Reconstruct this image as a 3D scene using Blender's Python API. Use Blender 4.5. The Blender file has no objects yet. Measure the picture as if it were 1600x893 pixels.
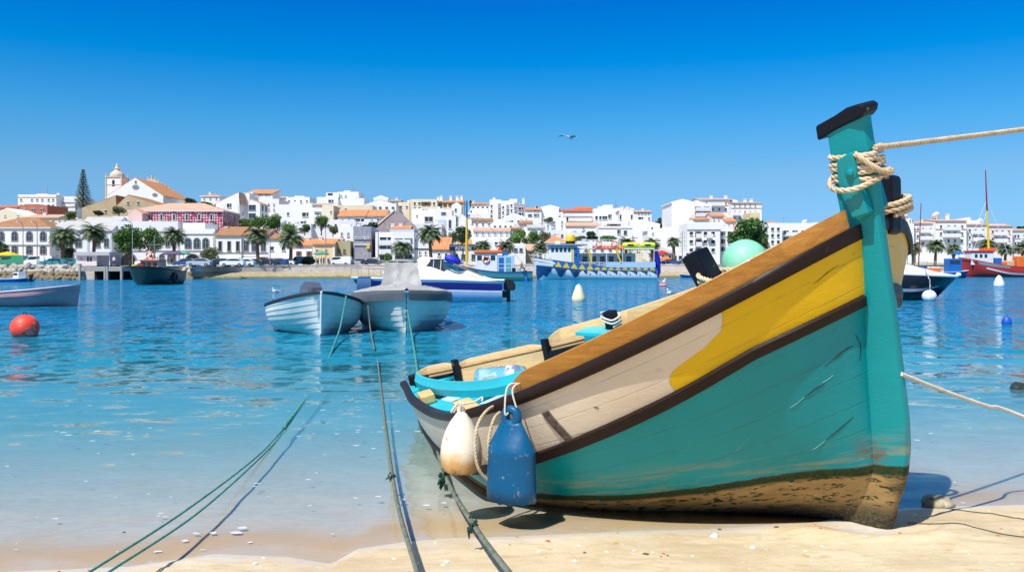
import bpy, bmesh, math, random
import numpy as np
from math import sin, cos, pi, radians, sqrt, atan2, tan, floor, exp
from mathutils import Vector, Matrix, Euler, noise

# ---------------------------------------------------------------- camera, sky, sun, exposure
scn = bpy.context.scene
F, CH, HY = 1400.0, 1.5, 422.0          # focal length in photo pixels, eye height, horizon row
cam_d = bpy.data.cameras.new("camera"); cam = bpy.data.objects.new("camera", cam_d)
scn.collection.objects.link(cam); scn.camera = cam
cam.location = (0, 0, CH); cam.rotation_euler = (pi/2, 0, 0)
cam_d.sensor_width = 36; cam_d.lens = 36*F/1600; cam_d.shift_y = -(446.5-HY)/1600
cam_d.clip_start = .05; cam_d.clip_end = 9000

SUN_EL = radians(56); SUN_DIR = (-.60, -.80)       # horizontal direction towards the sun
world = bpy.data.worlds.new("World"); scn.world = world; world.use_nodes = True
wn, wl = world.node_tree.nodes, world.node_tree.links
wn.clear()
sky = wn.new('ShaderNodeTexSky'); sky.sky_type = 'NISHITA'; sky.sun_disc = False
sky.sun_elevation = SUN_EL; sky.sun_rotation = atan2(SUN_DIR[0], SUN_DIR[1])
sky.altitude = 0; sky.air_density = 1.0; sky.dust_density = .25; sky.ozone_density = 3.0
tc = wn.new('ShaderNodeTexCoord'); sep = wn.new('ShaderNodeSeparateXYZ')
wl.new(tc.outputs['Generated'], sep.inputs[0])
rmp = wn.new('ShaderNodeValToRGB'); wl.new(sep.outputs[2], rmp.inputs[0])
e = rmp.color_ramp.elements
e[0].position = 0.0; e[0].color = (0.203, 0.413, 0.834, 1)
e[1].position = .10; e[1].color = (0.284, 0.490, 0.688, 1)
for p_, c_ in ((.157, (0.146, 0.516, 0.757, 1)), (.224, (.0, 0.458, 0.820, 1)), (.285, (.0, 0.357, 0.834, 1)), (.40, (.35, .62, .85, 1)), (.6, (.95, .95, .95, 1))):
    k = e.new(p_); k.color = c_
mul = wn.new('ShaderNodeMix'); mul.data_type = 'RGBA'; mul.blend_type = 'MULTIPLY'; mul.inputs[0].default_value = 1
wl.new(sky.outputs[0], mul.inputs[6]); wl.new(rmp.outputs[0], mul.inputs[7])
bg = wn.new('ShaderNodeBackground'); bg.inputs[1].default_value = .13
wo = wn.new('ShaderNodeOutputWorld'); wl.new(mul.outputs[2], bg.inputs[0]); wl.new(bg.outputs[0], wo.inputs[0])
sd = bpy.data.lights.new("sun", 'SUN'); sd.energy = 4.4; sd.angle = radians(.5); sd.color = (1, .955, .88)
so = bpy.data.objects.new("sun", sd); scn.collection.objects.link(so)
_sv = Vector((SUN_DIR[0], SUN_DIR[1], 0)).normalized()*cos(SUN_EL) + Vector((0, 0, sin(SUN_EL)))
so.rotation_euler = _sv.to_track_quat('Z', 'Y').to_euler(); so.location = (-40, -40, 80)
scn.view_settings.view_transform = 'Standard'; scn.view_settings.look = 'None'
scn.view_settings.exposure = .42; scn.view_settings.gamma = 1
scn.view_settings.use_curve_mapping = False
scn.cycles.max_bounces = 8; scn.cycles.transparent_max_bounces = 12
scn.cycles.diffuse_bounces = 4; scn.cycles.glossy_bounces = 3
scn.cycles.caustics_reflective = False; scn.cycles.caustics_refractive = False
scn.cycles.use_denoising = True

rnd = random.Random(7)
LINK = scn.collection.objects.link

def P(px, py, Y):
    "the world point seen at photo pixel (px, py) at distance Y"
    return Vector(((px-800)/F*Y, Y, CH-(py-HY)/F*Y))

# ---------------------------------------------------------------- materials
MATS = {}
def mat(name, col, rough=.6, var=.08, scale=4, bump=0, bscale=40, spec=.5, metal=0, col2=None, coat=0, coords='Object', det=4, dirt=None):
    if name in MATS: return MATS[name]
    m = bpy.data.materials.new(name); m.use_nodes = True
    n, l = m.node_tree.nodes, m.node_tree.links
    b = n['Principled BSDF']; b.inputs['Roughness'].default_value = rough
    b.inputs['Specular IOR Level'].default_value = spec; b.inputs['Metallic'].default_value = metal
    b.inputs['Coat Weight'].default_value = coat
    t = n.new('ShaderNodeTexCoord')
    nz = n.new('ShaderNodeTexNoise'); nz.inputs['Scale'].default_value = scale; nz.inputs['Detail'].default_value = det
    l.new(t.outputs[coords], nz.inputs['Vector'])
    cr = n.new('ShaderNodeValToRGB'); cr.color_ramp.elements[0].position = .3; cr.color_ramp.elements[1].position = .7
    c2 = col2 if col2 else tuple(min(1, c*(1+var)) for c in col)
    c1 = col if col2 else tuple(c*(1-var) for c in col)
    cr.color_ramp.elements[0].color = (*c1, 1); cr.color_ramp.elements[1].color = (*c2, 1)
    l.new(nz.outputs[0], cr.inputs[0])
    out = cr.outputs[0]
    if dirt:
        dn = n.new('ShaderNodeTexNoise'); dn.inputs['Scale'].default_value = dirt[1]; dn.inputs['Detail'].default_value = 8; dn.inputs['Roughness'].default_value = .7
        l.new(t.outputs[coords], dn.inputs['Vector'])
        dr = n.new('ShaderNodeMapRange'); dr.inputs[1].default_value = dirt[2]; dr.inputs[2].default_value = dirt[2]+.08
        l.new(dn.outputs[0], dr.inputs[0])
        mx = n.new('ShaderNodeMix'); mx.data_type = 'RGBA'; l.new(dr.outputs[0], mx.inputs[0]); l.new(out, mx.inputs[6])
        mx.inputs[7].default_value = (*dirt[0], 1); out = mx.outputs[2]
    l.new(out, b.inputs['Base Color'])
    if bump:
        n2 = n.new('ShaderNodeTexNoise'); n2.inputs['Scale'].default_value = bscale; n2.inputs['Detail'].default_value = 5
        l.new(t.outputs[coords], n2.inputs['Vector'])
        bp = n.new('ShaderNodeBump'); bp.inputs['Strength'].default_value = bump; bp.inputs['Distance'].default_value = .02
        l.new(n2.outputs[0], bp.inputs['Height']); l.new(bp.outputs[0], b.inputs['Normal'])
    MATS[name] = m
    return m

class NT:
    "small helper to write node trees"
    def __init__(s, m):
        m.use_nodes = True; s.n = m.node_tree.nodes; s.l = m.node_tree.links; s.b = s.n['Principled BSDF']; s.out = s.n['Material Output']
    def new(s, t, **kw):
        x = s.n.new('ShaderNode'+t)
        for k, v in kw.items(): setattr(x, k, v)
        return x
    def put(s, sock, v):
        if isinstance(v, bpy.types.NodeSocket): s.l.new(v, sock)
        elif isinstance(v, (tuple, list)) and len(v) == 3 and sock.type == 'RGBA': sock.default_value = (*v, 1)
        else: sock.default_value = v
    def math(s, op, a, b=0.0, clamp=False):
        x = s.new('Math', operation=op); x.use_clamp = clamp; s.put(x.inputs[0], a); s.put(x.inputs[1], b); return x.outputs[0]
    def rng(s, v, a, b, c=0.0, d=1.0):
        x = s.new('MapRange'); s.put(x.inputs[0], v)
        for i, q in enumerate((a, b, c, d)): s.put(x.inputs[i+1], q)
        return x.outputs[0]
    def mix(s, f, a, b, blend='MIX'):
        x = s.new('Mix', data_type='RGBA', blend_type=blend); s.put(x.inputs[0], f); s.put(x.inputs[6], a); s.put(x.inputs[7], b); return x.outputs[2]
    def attr(s, name): return s.new('Attribute', attribute_name=name).outputs['Fac']
    def noise(s, vec, sc, det=4, rough=.5, dist=0):
        x = s.new('TexNoise'); s.put(x.inputs['Vector'], vec); x.inputs['Scale'].default_value = sc
        x.inputs['Detail'].default_value = det; x.inputs['Roughness'].default_value = rough; x.inputs['Distortion'].default_value = dist
        return x.outputs[0]
    def coords(s, kind='Object', scale=(1, 1, 1), rot=(0, 0, 0)):
        t = s.new('TexCoord'); m = s.new('Mapping'); s.l.new(t.outputs[kind], m.inputs[0])
        m.inputs['Scale'].default_value = scale; m.inputs['Rotation'].default_value = rot; return m.outputs[0]
    def bump(s, h, st, dist=.02, normal=None):
        x = s.new('Bump'); s.put(x.inputs['Strength'], st); x.inputs['Distance'].default_value = dist; s.put(x.inputs['Height'], h)
        if normal: s.l.new(normal, x.inputs['Normal'])
        return x.outputs[0]

# ---------------------------------------------------------------- mesh helpers
class MB:
    def __init__(s): s.v = []; s.f = []; s.mi = []
    def add(s, vs, fs, mi=0):
        o = len(s.v); s.v += [tuple(v) for v in vs]; s.f += [tuple(i+o for i in f) for f in fs]; s.mi += [mi]*len(fs); return s
    def box(s, c, d, mi=0, rz=0, M=None):
        hx, hy, hz = d[0]/2, d[1]/2, d[2]/2; vs = []
        for x in (-hx, hx):
            for y in (-hy, hy):
                for z in (-hz, hz):
                    q = Vector((x, y, z))
                    if M is not None: q = M @ q
                    if rz: q = Vector((q.x*cos(rz)-q.y*sin(rz), q.x*sin(rz)+q.y*cos(rz), q.z))
                    vs.append((q.x+c[0], q.y+c[1], q.z+c[2]))
        return s.add(vs, [(0, 1, 3, 2), (4, 6, 7, 5), (0, 4, 5, 1), (2, 3, 7, 6), (0, 2, 6, 4), (1, 5, 7, 3)], mi)
    def b(s, x0, x1, y0, y1, z0, z1, mi=0):
        return s.box(((x0+x1)/2, (y0+y1)/2, (z0+z1)/2), (abs(x1-x0), abs(y1-y0), abs(z1-z0)), mi)
    def tube(s, pts, r, seg=8, mi=0, cap=True, closed=False):
        pts = [Vector(p) for p in pts]; n = len(pts); base = len(s.v)
        rs = r if isinstance(r, (list, tuple)) else [r]*n
        prev = None
        for i, p in enumerate(pts):
            if closed: t = pts[(i+1) % n]-pts[i-1]
            else: t = pts[min(i+1, n-1)]-pts[max(i-1, 0)]
            if t.length < 1e-9: t = Vector((0, 0, 1))
            t.normalize()
            if prev is None:
                a = Vector((0, 0, 1)) if abs(t.z) < .9 else Vector((1, 0, 0))
                nrm = (a-t*a.dot(t)).normalized()
            else:
                nrm = prev-t*prev.dot(t)
                nrm = nrm.normalized() if nrm.length > 1e-6 else prev
            prev = nrm; bn = t.cross(nrm)
            for k in range(seg):
                a = 2*pi*k/seg; q = p+(nrm*cos(a)+bn*sin(a))*rs[i]; s.v.append(tuple(q))
        m = n if closed else n-1
        for i in range(m):
            j = (i+1) % n
            for k in range(seg):
                k2 = (k+1) % seg
                s.f.append((base+i*seg+k, base+i*seg+k2, base+j*seg+k2, base+j*seg+k)); s.mi.append(mi)
        if cap and not closed:
            s.f.append(tuple(base+k for k in reversed(range(seg)))); s.mi.append(mi)
            s.f.append(tuple(base+(n-1)*seg+k for k in range(seg))); s.mi.append(mi)
        return s
    def lathe(s, prof, c=(0, 0, 0), seg=16, mi=0, M=None, sx=1, sy=1):
        base = len(s.v); n = len(prof)
        for r, z in prof:
            for k in range(seg):
                a = 2*pi*k/seg; q = Vector((r*cos(a)*sx, r*sin(a)*sy, z))
                if M is not None: q = M @ q
                s.v.append((q.x+c[0], q.y+c[1], q.z+c[2]))
        for i in range(n-1):
            for k in range(seg):
                k2 = (k+1) % seg; s.f.append((base+i*seg+k, base+i*seg+k2, base+(i+1)*seg+k2, base+(i+1)*seg+k)); s.mi.append(mi)
        s.f.append(tuple(base+k for k in reversed(range(seg)))); s.mi.append(mi)
        s.f.append(tuple(base+(n-1)*seg+k for k in range(seg))); s.mi.append(mi)
        return s
    def prism(s, poly, axis, a, b, mi=0):
        "extrude a 2-D outline between a and b along axis (x, y or z)"
        n = len(poly)
        def mk(p, t): return {'x': (t, p[0], p[1]), 'y': (p[0], t, p[1]), 'z': (p[0], p[1], t)}[axis]
        vs = [mk(p, a) for p in poly]+[mk(p, b) for p in poly]
        fs = [tuple(range(n)), tuple(range(2*n-1, n-1, -1))]+[(i, (i+1) % n, n+(i+1) % n, n+i) for i in range(n)]
        return s.add(vs, fs, mi)
    def grid(s, rows, mi=0, flip=False, closed=False):
        base = len(s.v); nr = len(rows); nc = len(rows[0])
        for r in rows: s.v += [tuple(p) for p in r]
        for i in range(nr-1):
            for j in range(nc if closed else nc-1):
                j2 = (j+1) % nc
                f = (base+i*nc+j, base+i*nc+j2, base+(i+1)*nc+j2, base+(i+1)*nc+j)
                s.f.append(f[::-1] if flip else f); s.mi.append(mi)
        return s
    def mesh(s, name, mats, smooth=False, fix=True):
        me = bpy.data.meshes.new(name); me.from_pydata(s.v, [], s.f)
        for m in (mats if isinstance(mats, (list, tuple)) else [mats]): me.materials.append(m)
        me.polygons.foreach_set('material_index', s.mi)
        if fix:
            bm = bmesh.new(); bm.from_mesh(me); bmesh.ops.recalc_face_normals(bm, faces=bm.faces); bm.to_mesh(me); bm.free()
        if smooth:
            me.polygons.foreach_set('use_smooth', [True]*len(me.polygons))
            if smooth != 'all': me.set_sharp_from_angle(angle=radians(40))
        me.update(); return me
    def build(s, name, mats, parent=None, smooth=False, bevel=0, fix=True, at=None):
        if at is not None: s.v = [(v[0]-at[0], v[1]-at[1], v[2]-at[2]) for v in s.v]
        o = bpy.data.objects.new(name, s.mesh(name, mats, smooth, fix)); LINK(o)
        if at is not None: o.location = at
        if parent: o.parent = parent
        if bevel:
            md = o.modifiers.new('bevel', 'BEVEL'); md.width = bevel; md.segments = 2; md.limit_method = 'ANGLE'
        return o

def tag(o, label=None, cat=None, group=None, kind=None):
    if label: o['label'] = label
    if cat: o['category'] = cat
    if group: o['group'] = group
    if kind: o['kind'] = kind
    return o
def empty(name, loc=(0, 0, 0), label=None, cat=None, group=None, rot=None):
    o = bpy.data.objects.new(name, None); LINK(o); o.location = loc; o.empty_display_size = .1
    if rot: o.rotation_euler = rot
    return tag(o, label, cat, group)
def inst(me, name, parent=None, loc=(0, 0, 0), rot=(0, 0, 0), sc=(1, 1, 1)):
    o = bpy.data.objects.new(name, me); LINK(o); o.location = loc; o.rotation_euler = rot; o.scale = sc
    if parent: o.parent = parent
    return o
def sm(x, a, b):
    t = min(max((x-a)/(b-a), 0), 1); return t*t*(3-2*t)
def lerp(a, b, t): return a+(b-a)*t
def interp(x, xs, ys): return float(np.interp(x, xs, ys))
def bez(pts, n=24):
    "smooth curve through points (Catmull-Rom)"
    pts = [Vector(p) for p in pts]; out = []
    for i in range(len(pts)-1):
        p0 = pts[max(i-1, 0)]; p1 = pts[i]; p2 = pts[i+1]; p3 = pts[min(i+2, len(pts)-1)]
        for k in range(n):
            t = k/n; out.append(.5*((2*p1)+(-p0+p2)*t+(2*p0-5*p1+4*p2-p3)*t*t+(-p0+3*p1-3*p2+p3)*t**3))
    out.append(pts[-1]); return out
def resample(pts, step):
    out = [pts[0].copy()]; acc = 0
    for i in range(len(pts)-1):
        a, b = pts[i], pts[i+1]; L = (b-a).length
        if L < 1e-9: continue
        t = step-acc
        while t <= L:
            out.append(a+(b-a)*(t/L)); t += step
        acc = (acc+L) % step
    out.append(pts[-1].copy()); return out
def rope(mb, pts, r, pitch=None, mi=0, seg=6, strands=3):
    "three twisted strands along a path"
    pitch = pitch or r*7; path = resample(pts, pitch/9); n = len(path); prev = None; cs = [[] for _ in range(strands)]
    for i, p in enumerate(path):
        t = (path[min(i+1, n-1)]-path[max(i-1, 0)]).normalized()
        if prev is None:
            a = Vector((0, 0, 1)) if abs(t.z) < .9 else Vector((1, 0, 0)); nr = (a-t*a.dot(t)).normalized()
        else: nr = (prev-t*prev.dot(t)).normalized()
        prev = nr; bn = t.cross(nr)
        for k in range(strands):
            a = 2*pi*(i/9+k/strands); cs[k].append(p+(nr*cos(a)+bn*sin(a))*r*.5)
    for c in cs: mb.tube(c, r*.55, seg, mi)
    return mb
def sag(a, b, s, n=30):
    a, b = Vector(a), Vector(b)
    return [a.lerp(b, i/n)-Vector((0, 0, s*4*(i/n)*(1-i/n))) for i in range(n+1)]
# ---------------------------------------------------------------- sand, seabed and water
SHX = [-14, -6, -3, -1.94, -1.58, -1.17, -.92, -.83, -.6, -.36, 0, .55, 1.2, 1.75, 2.1, 2.5, 3.3, 6, 14]
SHY = [3.4, 4.1, 4.40, 4.54, 4.74, 4.69, 4.58, 4.83, 4.95, 5.02, 5.05, 5.14, 5.2, 5.34, 5.5, 5.66, 5.74, 5.9, 6.3]
def shore(x): return interp(x, SHX, SHY)
def ground_z(x, y):
    s = y-shore(x)
    if s < 0:
        z = -s*.055+.012*sm(-s, 0, .12)
        z += .012*noise.noise(Vector((x*1.6, y*2.6, 0)))*sm(-s, .05, .5)+.006*noise.noise(Vector((x*5, y*9, 3)))*sm(-s, .02, .3)
        z += .004*noise.noise(Vector((x*14, y*22, 7)))*sm(-s, .02, .2)
    else:
        z = -interp(s, [0, .5, 1, 2, 4, 6, 9, 14, 25, 60, 120, 400], [0, .02, .04, .075, .14, .20, .29, .42, .70, 1.3, 2, 4])
        z += .010*noise.noise(Vector((x*1.2, y*2.5, 9)))*sm(s, .05, .6)
    # the furrow pushed up beside the grounded bow
    d = sqrt((x-2.1)**2+((y-5.1)*1.6)**2); z += .035*exp(-((d-.42)/.16)**2)*sm(5.35-y, 0, .3) - .03*exp(-(d/.3)**2)
    return z
m = bpy.data.materials.new('sand'); s = NT(m)
co = s.coords('Object')
n1 = s.noise(co, 1.6, 5, .6); n2 = s.noise(co, 26, 6, .7); n3 = s.noise(s.coords('Object', (1, 2.2, 1)), 9, 5, .65); n4 = s.noise(co, 160, 3, .6)
col = s.mix(s.rng(n1, .35, .65), (.56, .43, .255), (.66, .54, .35))
col = s.mix(s.rng(n3, .52, .72), col, (.50, .36, .19))
col = s.mix(s.math('MULTIPLY', s.rng(s.noise(s.coords('Object', (.7, 5, 1)), 1.3, 6, .7), .48, .66), .5), col, (.42, .31, .17))
col = s.mix(s.rng(n2, .62, .70), col, (.83, .74, .58))
col = s.mix(s.rng(n4, .68, .74), col, (.26, .17, .09))
wet = s.attr('wet')
col = s.mix(wet, col, s.mix(s.rng(n3, .35, .65), (.54, .49, .42), (.64, .59, .52)))
col = s.mix(s.attr('edge'), col, (.60, .40, .17))
s.put(s.b.inputs['Base Color'], col); s.put(s.b.inputs['Roughness'], s.rng(wet, 0, 1, .9, .45))
h = s.math('ADD', s.math('MULTIPLY', n2, .6), s.math('MULTIPLY', n4, .35))
s.put(s.b.inputs['Normal'], s.bump(h, s.rng(wet, 0, 1, .8, .15), .012))
SAND = m
def ax(a, b, n, p=1): return [a+(b-a)*(i/n)**p for i in range(n+1)]
xs = ax(-400, -12, 10, .5)[:-1]+ax(-12, -3.4, 20)[:-1]+ax(-3.4, 4.6, 330)[:-1]+ax(4.6, 12, 20)[:-1]+ax(12, 400, 10, 2)
ys = ax(-30, 3.9, 20)[:-1]+ax(3.9, 7, 150)[:-1]+ax(7, 14, 80)[:-1]+ax(14, 130, 40, 2)
mb = MB(); mb.grid([[(x, y, ground_z(x, y)) for x in xs] for y in ys])
o = mb.build('sandy_beach', SAND, smooth='all', fix=False); tag(o, kind='structure')
at = o.data.attributes.new('wet', 'FLOAT', 'POINT')
at.data.foreach_set('value', [sm(.028-v[2]+.008*noise.noise(Vector((v[0]*3, v[1]*5, 2))), 0, .022) for v in mb.v])
at = o.data.attributes.new('edge', 'FLOAT', 'POINT')
at.data.foreach_set('value', [.8*exp(-((v[2]+.012+.008*noise.noise(Vector((v[0]*2.5, v[1]*4, 6))))/.012)**2) for v in mb.v])
# water sheet: its depth over the seabed is stored on the mesh
m = bpy.data.materials.new('sea_water'); s = NT(m)
gp_ = s.new('NewGeometry').outputs['Position']; sx = s.new('SeparateXYZ'); s.l.new(gp_, sx.inputs[0])
sho = s.math('SUBTRACT', sx.outputs[1], s.math('ADD', 5.0, s.math('MULTIPLY', s.rng(sx.outputs[0], -8, 8, -8, 8), .17)))
fc = s.new('FloatCurve'); cu = fc.mapping.curves[0]
for i_, (a_, b_) in enumerate(((0, 0), (.05, .0225), (.1, .055), (.15, .105), (.225, .225), (.35, .45), (.625, .8), (1, .95))):
    if i_ == 0: cu.points[0].location = (a_, b_)
    elif i_ == 7: cu.points[-1].location = (a_, b_)
    else: cu.points.new(a_, b_)
fc.mapping.update(); s.l.new(s.math('DIVIDE', sho, 40.0, True), fc.inputs['Value']); dep = s.math('MULTIPLY', fc.outputs[0], 4.0)
def rip(sc, rz, det=3, w=0):
    x = s.new('TexNoise'); s.l.new(s.coords('Object', sc, (0, 0, rz)), x.inputs['Vector']); x.inputs['Scale'].default_value = 1; x.inputs['Detail'].default_value = det; x.inputs['Distortion'].default_value = w
    v = s.new('VectorMath', operation='SUBTRACT'); s.l.new(x.outputs['Color'], v.inputs[0]); v.inputs[1].default_value = (.5, .5, .5); return v.outputs[0]
def vsc(v, f):
    x = s.new('VectorMath', operation='SCALE'); s.l.new(v, x.inputs[0]); s.put(x.inputs['Scale'], f); return x.outputs[0]
def vad(a, b):
    x = s.new('VectorMath', operation='ADD'); s.l.new(a, x.inputs[0]); s.l.new(b, x.inputs[1]); return x.outputs[0]
big = s.rng(s.noise(s.coords('Object', (.05, .12, 1)), 1, 3), .3, .7, .75, 1.2)
v = vad(vsc(rip((1.5, 3.0, 1), .10, 2, .4), s.rng(dep, .02, 1.2, .20, .60)), vsc(rip((5.5, 8.5, 1), -.15, 3, .3), s.rng(dep, .02, 1.5, .07, .45)))
v = vad(v, vsc(rip((.22, .9, 1), .05, 2), s.rng(dep, .05, 1.2, .05, .30)))
v = vad(v, vsc(rip((3.4, 1.1, 1), .0, 3), s.rng(dep, .3, 2.4, .0, .85)))
v = vad(v, vsc(rip((1.1, .22, 1), .0, 3), s.rng(sx.outputs[1], 15, 70, .0, 1.1)))
v = vsc(v, big)
fl = s.new('VectorMath', operation='MULTIPLY'); s.l.new(v, fl.inputs[0]); fl.inputs[1].default_value = (.7, 1.0, 0)
geo = s.new('NewGeometry').outputs['Normal']
nn = s.new('VectorMath', operation='NORMALIZE'); s.l.new(vad(geo, fl.outputs[0]), nn.inputs[0]); nor = nn.outputs[0]
fr = s.new('Fresnel'); s.put(fr.inputs[0], s.rng(dep, 0, 1.0, 1.55, 1.33)); s.l.new(nor, fr.inputs['Normal'])
frm = s.math('MULTIPLY', fr.outputs[0], s.rng(dep, 0.1, 1.5, 1.0, .72), True)
gl = s.new('BsdfGlossy'); gl.inputs['Roughness'].default_value = .05; s.l.new(nor, gl.inputs['Normal'])
body = s.new('BsdfDiffuse')
bc = s.mix(s.rng(dep, .25, 1.1), (.16, .46, .54), (.022, .28, .38)); bc = s.mix(s.rng(dep, .9, 3.0), bc, (.005, .17, .33))
patch = s.rng(s.noise(s.coords('Object', (.5, 1.6, 1)), .12, 4, .6), .35, .65, .86, 1.12)
bc = s.mix(1.0, bc, patch, 'MULTIPLY')
s.put(body.inputs[0], bc)
tr = s.new('BsdfTransparent'); s.put(tr.inputs[0], s.mix(s.rng(dep, 0, .45), (1, 1, 1), (.35, .80, .88)))
k = s.math('SUBTRACT', 1.0, s.math('POWER', 2.718, s.math('MULTIPLY', dep, -1.7)), True)
x1 = s.new('MixShader'); s.put(x1.inputs[0], k); s.l.new(tr.outputs[0], x1.inputs[1]); s.l.new(body.outputs[0], x1.inputs[2])
# drifting foam flecks near the beach
vo = s.new('TexVoronoi'); s.l.new(s.coords('Object', (5.5, 7.5, 1)), vo.inputs['Vector']); vo.inputs['Scale'].default_value = 1; vo.inputs['Randomness'].default_value = 1
fz = s.noise(s.coords('Object', (.9, 1.6, 1)), 1.0, 4, .6); fk = s.noise(s.coords('Object', (30, 30, 1)), 1.0, 2)
fm = s.math('MULTIPLY', s.math('LESS_THAN', s.math('ADD', vo.outputs['Distance'], s.math('MULTIPLY', fk, .22)), s.rng(fz, .46, .66, .12, .30)), s.math('MULTIPLY', s.rng(dep, .6, .25), .8))
fo = s.new('BsdfDiffuse'); fo.inputs[0].default_value = (.75, .78, .78, 1)
x0 = s.new('MixShader'); s.put(x0.inputs[0], fm); s.l.new(x1.outputs[0], x0.inputs[1]); s.l.new(fo.outputs[0], x0.inputs[2]); x1 = x0
x2 = s.new('MixShader'); s.put(x2.inputs[0], frm); s.l.new(x1.outputs[0], x2.inputs[1]); s.l.new(gl.outputs[0], x2.inputs[2])
s.l.new(x2.outputs[0], s.out.inputs[0])
WATER = m
xs = ax(-400, -12, 12, .5)[:-1]+ax(-12, 12, 160)[:-1]+ax(12, 420, 12, 2)
ys = [4.2*(100**(i/220)) for i in range(221)]
mb = MB(); mb.grid([[(x, y, 0) for x in xs] for y in ys])
o = mb.build('sea_water', WATER, smooth='all', fix=False); tag(o, kind='structure')
# ---------------------------------------------------------------- the grounded fishing boat
BYAW, BPIT, BHEEL = -.877, .02, .25
BO = Vector((2.168, 5.2007, -.03))
BR = Matrix.Rotation(BYAW, 3, 'Z') @ Matrix.Rotation(-BPIT, 3, 'Y') @ Matrix.Rotation(BHEEL, 3, 'X')
def BW(p): return BR @ Vector(p) + BO
BL, BB, UM = 4.964, 1.323, .417
def b_half(u):
    a = min(max(u/UM, 0), 1); c = min(max((u-UM)/(1-UM), 0), 1)
    return BB*((1-(1-a)**2.338)**(1/1.657) if u < UM else 1-(1-.021)*c**1.071)
def b_sheer(u): return .71+(1.838-.71)*(1-u)**2.391-.142*u**3
def stem_in(z): return interp(z, [-.1, 0, .05, .12, .2, .43, .94, 1.26, 1.49, 1.85, 2.3], [-.4, -.22, -.16, -.1, -.05, .03, .07, .10, .134, .17, .17])
def hp(u, t, side=-1, off=0.0):
    "point of the hull: u from bow to stern, t from rail to keel, side -1 is the one towards the camera"
    k = sm(u, 0, .38)*(1-sm(u, .62, 1)); a = lerp(1.25, 2.9, k); c = lerp(.92, .67, k)
    h = b_sheer(u); keel = -.12*sm(u, 0, .15)
    z = h+(keel-h)*t
    bb = b_half(u)
    if side > 0: bb += .36*exp(-((u-.055)/.055)**2)*min(1, u/.02)*(1-t)**.6; z -= .20*sm(u, 0, .05)*(1-sm(u, .12, .4))*(1-t)
    y = bb*(1-t**a)**c+.04*max(0, 1-t)**.3
    x = -BL*u+stem_in(z)*(1-sm(u, 0, .5))
    if u > .7: x += .35*sm(u, .7, 1)*t**1.5
    if u > .75: x += .13*sm(u, .75, 1)
    return Vector((x, side*(y+off), z))
def hn(u, t, side):
    e_ = .004; p = hp(u, t, side)
    a = hp(min(u+e_, 1), t, side)-hp(max(u-e_, 0), t, side); b_ = hp(u, min(t+e_, 1), side)-hp(u, max(t-e_, 0), side)
    n_ = a.cross(b_); n_.normalize()
    if n_.y*side < 0: n_ = -n_
    return n_
def ho(u, t, side, off): return hp(u, t, side)+hn(max(u, .004), min(max(t, .003), .98), side)*off

def wood(name, c1, c2, rough=.5, stretch=(.7, 7, 20), coat=0, dark=None):
    m = bpy.data.materials.new(name); s = NT(m)
    co = s.coords('Object', stretch); n1 = s.noise(co, 1.8, 6, .6, .15); n2 = s.noise(co, 9, 4, .6); n3 = s.noise(s.coords('Object'), 3.5, 4)
    c = s.mix(s.rng(n1, .3, .7), c1, c2); c = s.mix(s.rng(n2, .45, .75, 0, .45), c, tuple(v*.55 for v in c1))
    c = s.mix(s.rng(n3, .5, .8, 0, .5), c, dark or tuple(v*.7 for v in c2))
    s.put(s.b.inputs['Base Color'], c); s.put(s.b.inputs['Roughness'], s.rng(n2, .3, .7, rough-.1, rough+.15)); s.b.inputs['Coat Weight'].default_value = coat
    s.put(s.b.inputs['Normal'], s.bump(n1, .35, .01)); MATS[name] = m; return m
W_VARN = wood('varnished_wood', (.40, .155, .016), (.54, .25, .04), .42, coat=.12)
W_PALE = wood('pale_planking', (.66, .38, .15), (.80, .53, .26), .5)
W_BLOCK = wood('pale_block', (.72, .38, .12), (.80, .50, .22), .6)
def worn_paint(name, col, under, rough=.35, amt=.66, scale=9, coat=.1, bumps=.25, spec=.4):
    m = bpy.data.materials.new(name); s = NT(m)
    co = s.coords('Object'); n1 = s.noise(co, 1.3, 5, .6); n2 = s.noise(s.coords('Object', (1, 1, 1)), scale, 9, .72); n3 = s.noise(co, 60, 4, .6)
    s.b.inputs['Specular IOR Level'].default_value = spec
    c = s.mix(s.rng(n1, .3, .7), tuple(v*.9 for v in col), tuple(min(1, v*1.1) for v in col))
    k = s.rng(n2, amt, amt+.035); c = s.mix(k, c, under)
    s.put(s.b.inputs['Base Color'], c); s.put(s.b.inputs['Roughness'], s.math('ADD', s.math('MULTIPLY', k, .4), s.rng(n1, .3, .7, rough-.06, rough+.1)))
    s.b.inputs['Coat Weight'].default_value = coat; s.b.inputs['Coat Roughness'].default_value = .12
    h = s.math('SUBTRACT', s.math('ADD', s.math('MULTIPLY', n3, .25), n1), s.math('MULTIPLY', k, .3))
    s.put(s.b.inputs['Normal'], s.bump(h, bumps, .008)); MATS[name] = m; return m
TEAL = worn_paint('teal_gloss_paint', (.0, .25, .265), (.35, .33, .25), .3, .70, coat=.12)
CYAN = worn_paint('cyan_deck_paint', (.02, .47, .55), (.45, .5, .45), .4, .68)
PALEC = worn_paint('pale_blue_deck', (.48, .74, .80), (.3, .4, .4), .5, .64)
RAILP = worn_paint('dark_brown_rail_paint', (.019, .0095, .0075), (.55, .5, .45), .42, .69, 14, 0, .25, .2)
BLACKP = worn_paint('black_post_paint', (.006, .008, .015), (.42, .28, .2), .4, .66, 11, 0, .25, .2)
ROPEM = mat('natural_rope', (.55, .40, .22), .85, col2=(.74, .62, .44), scale=14, bump=.5, bscale=220)
ROPEW = mat('white_rope', (.68, .62, .52), .85, col2=(.82, .78, .70), scale=12, bump=.5, bscale=220)
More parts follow.
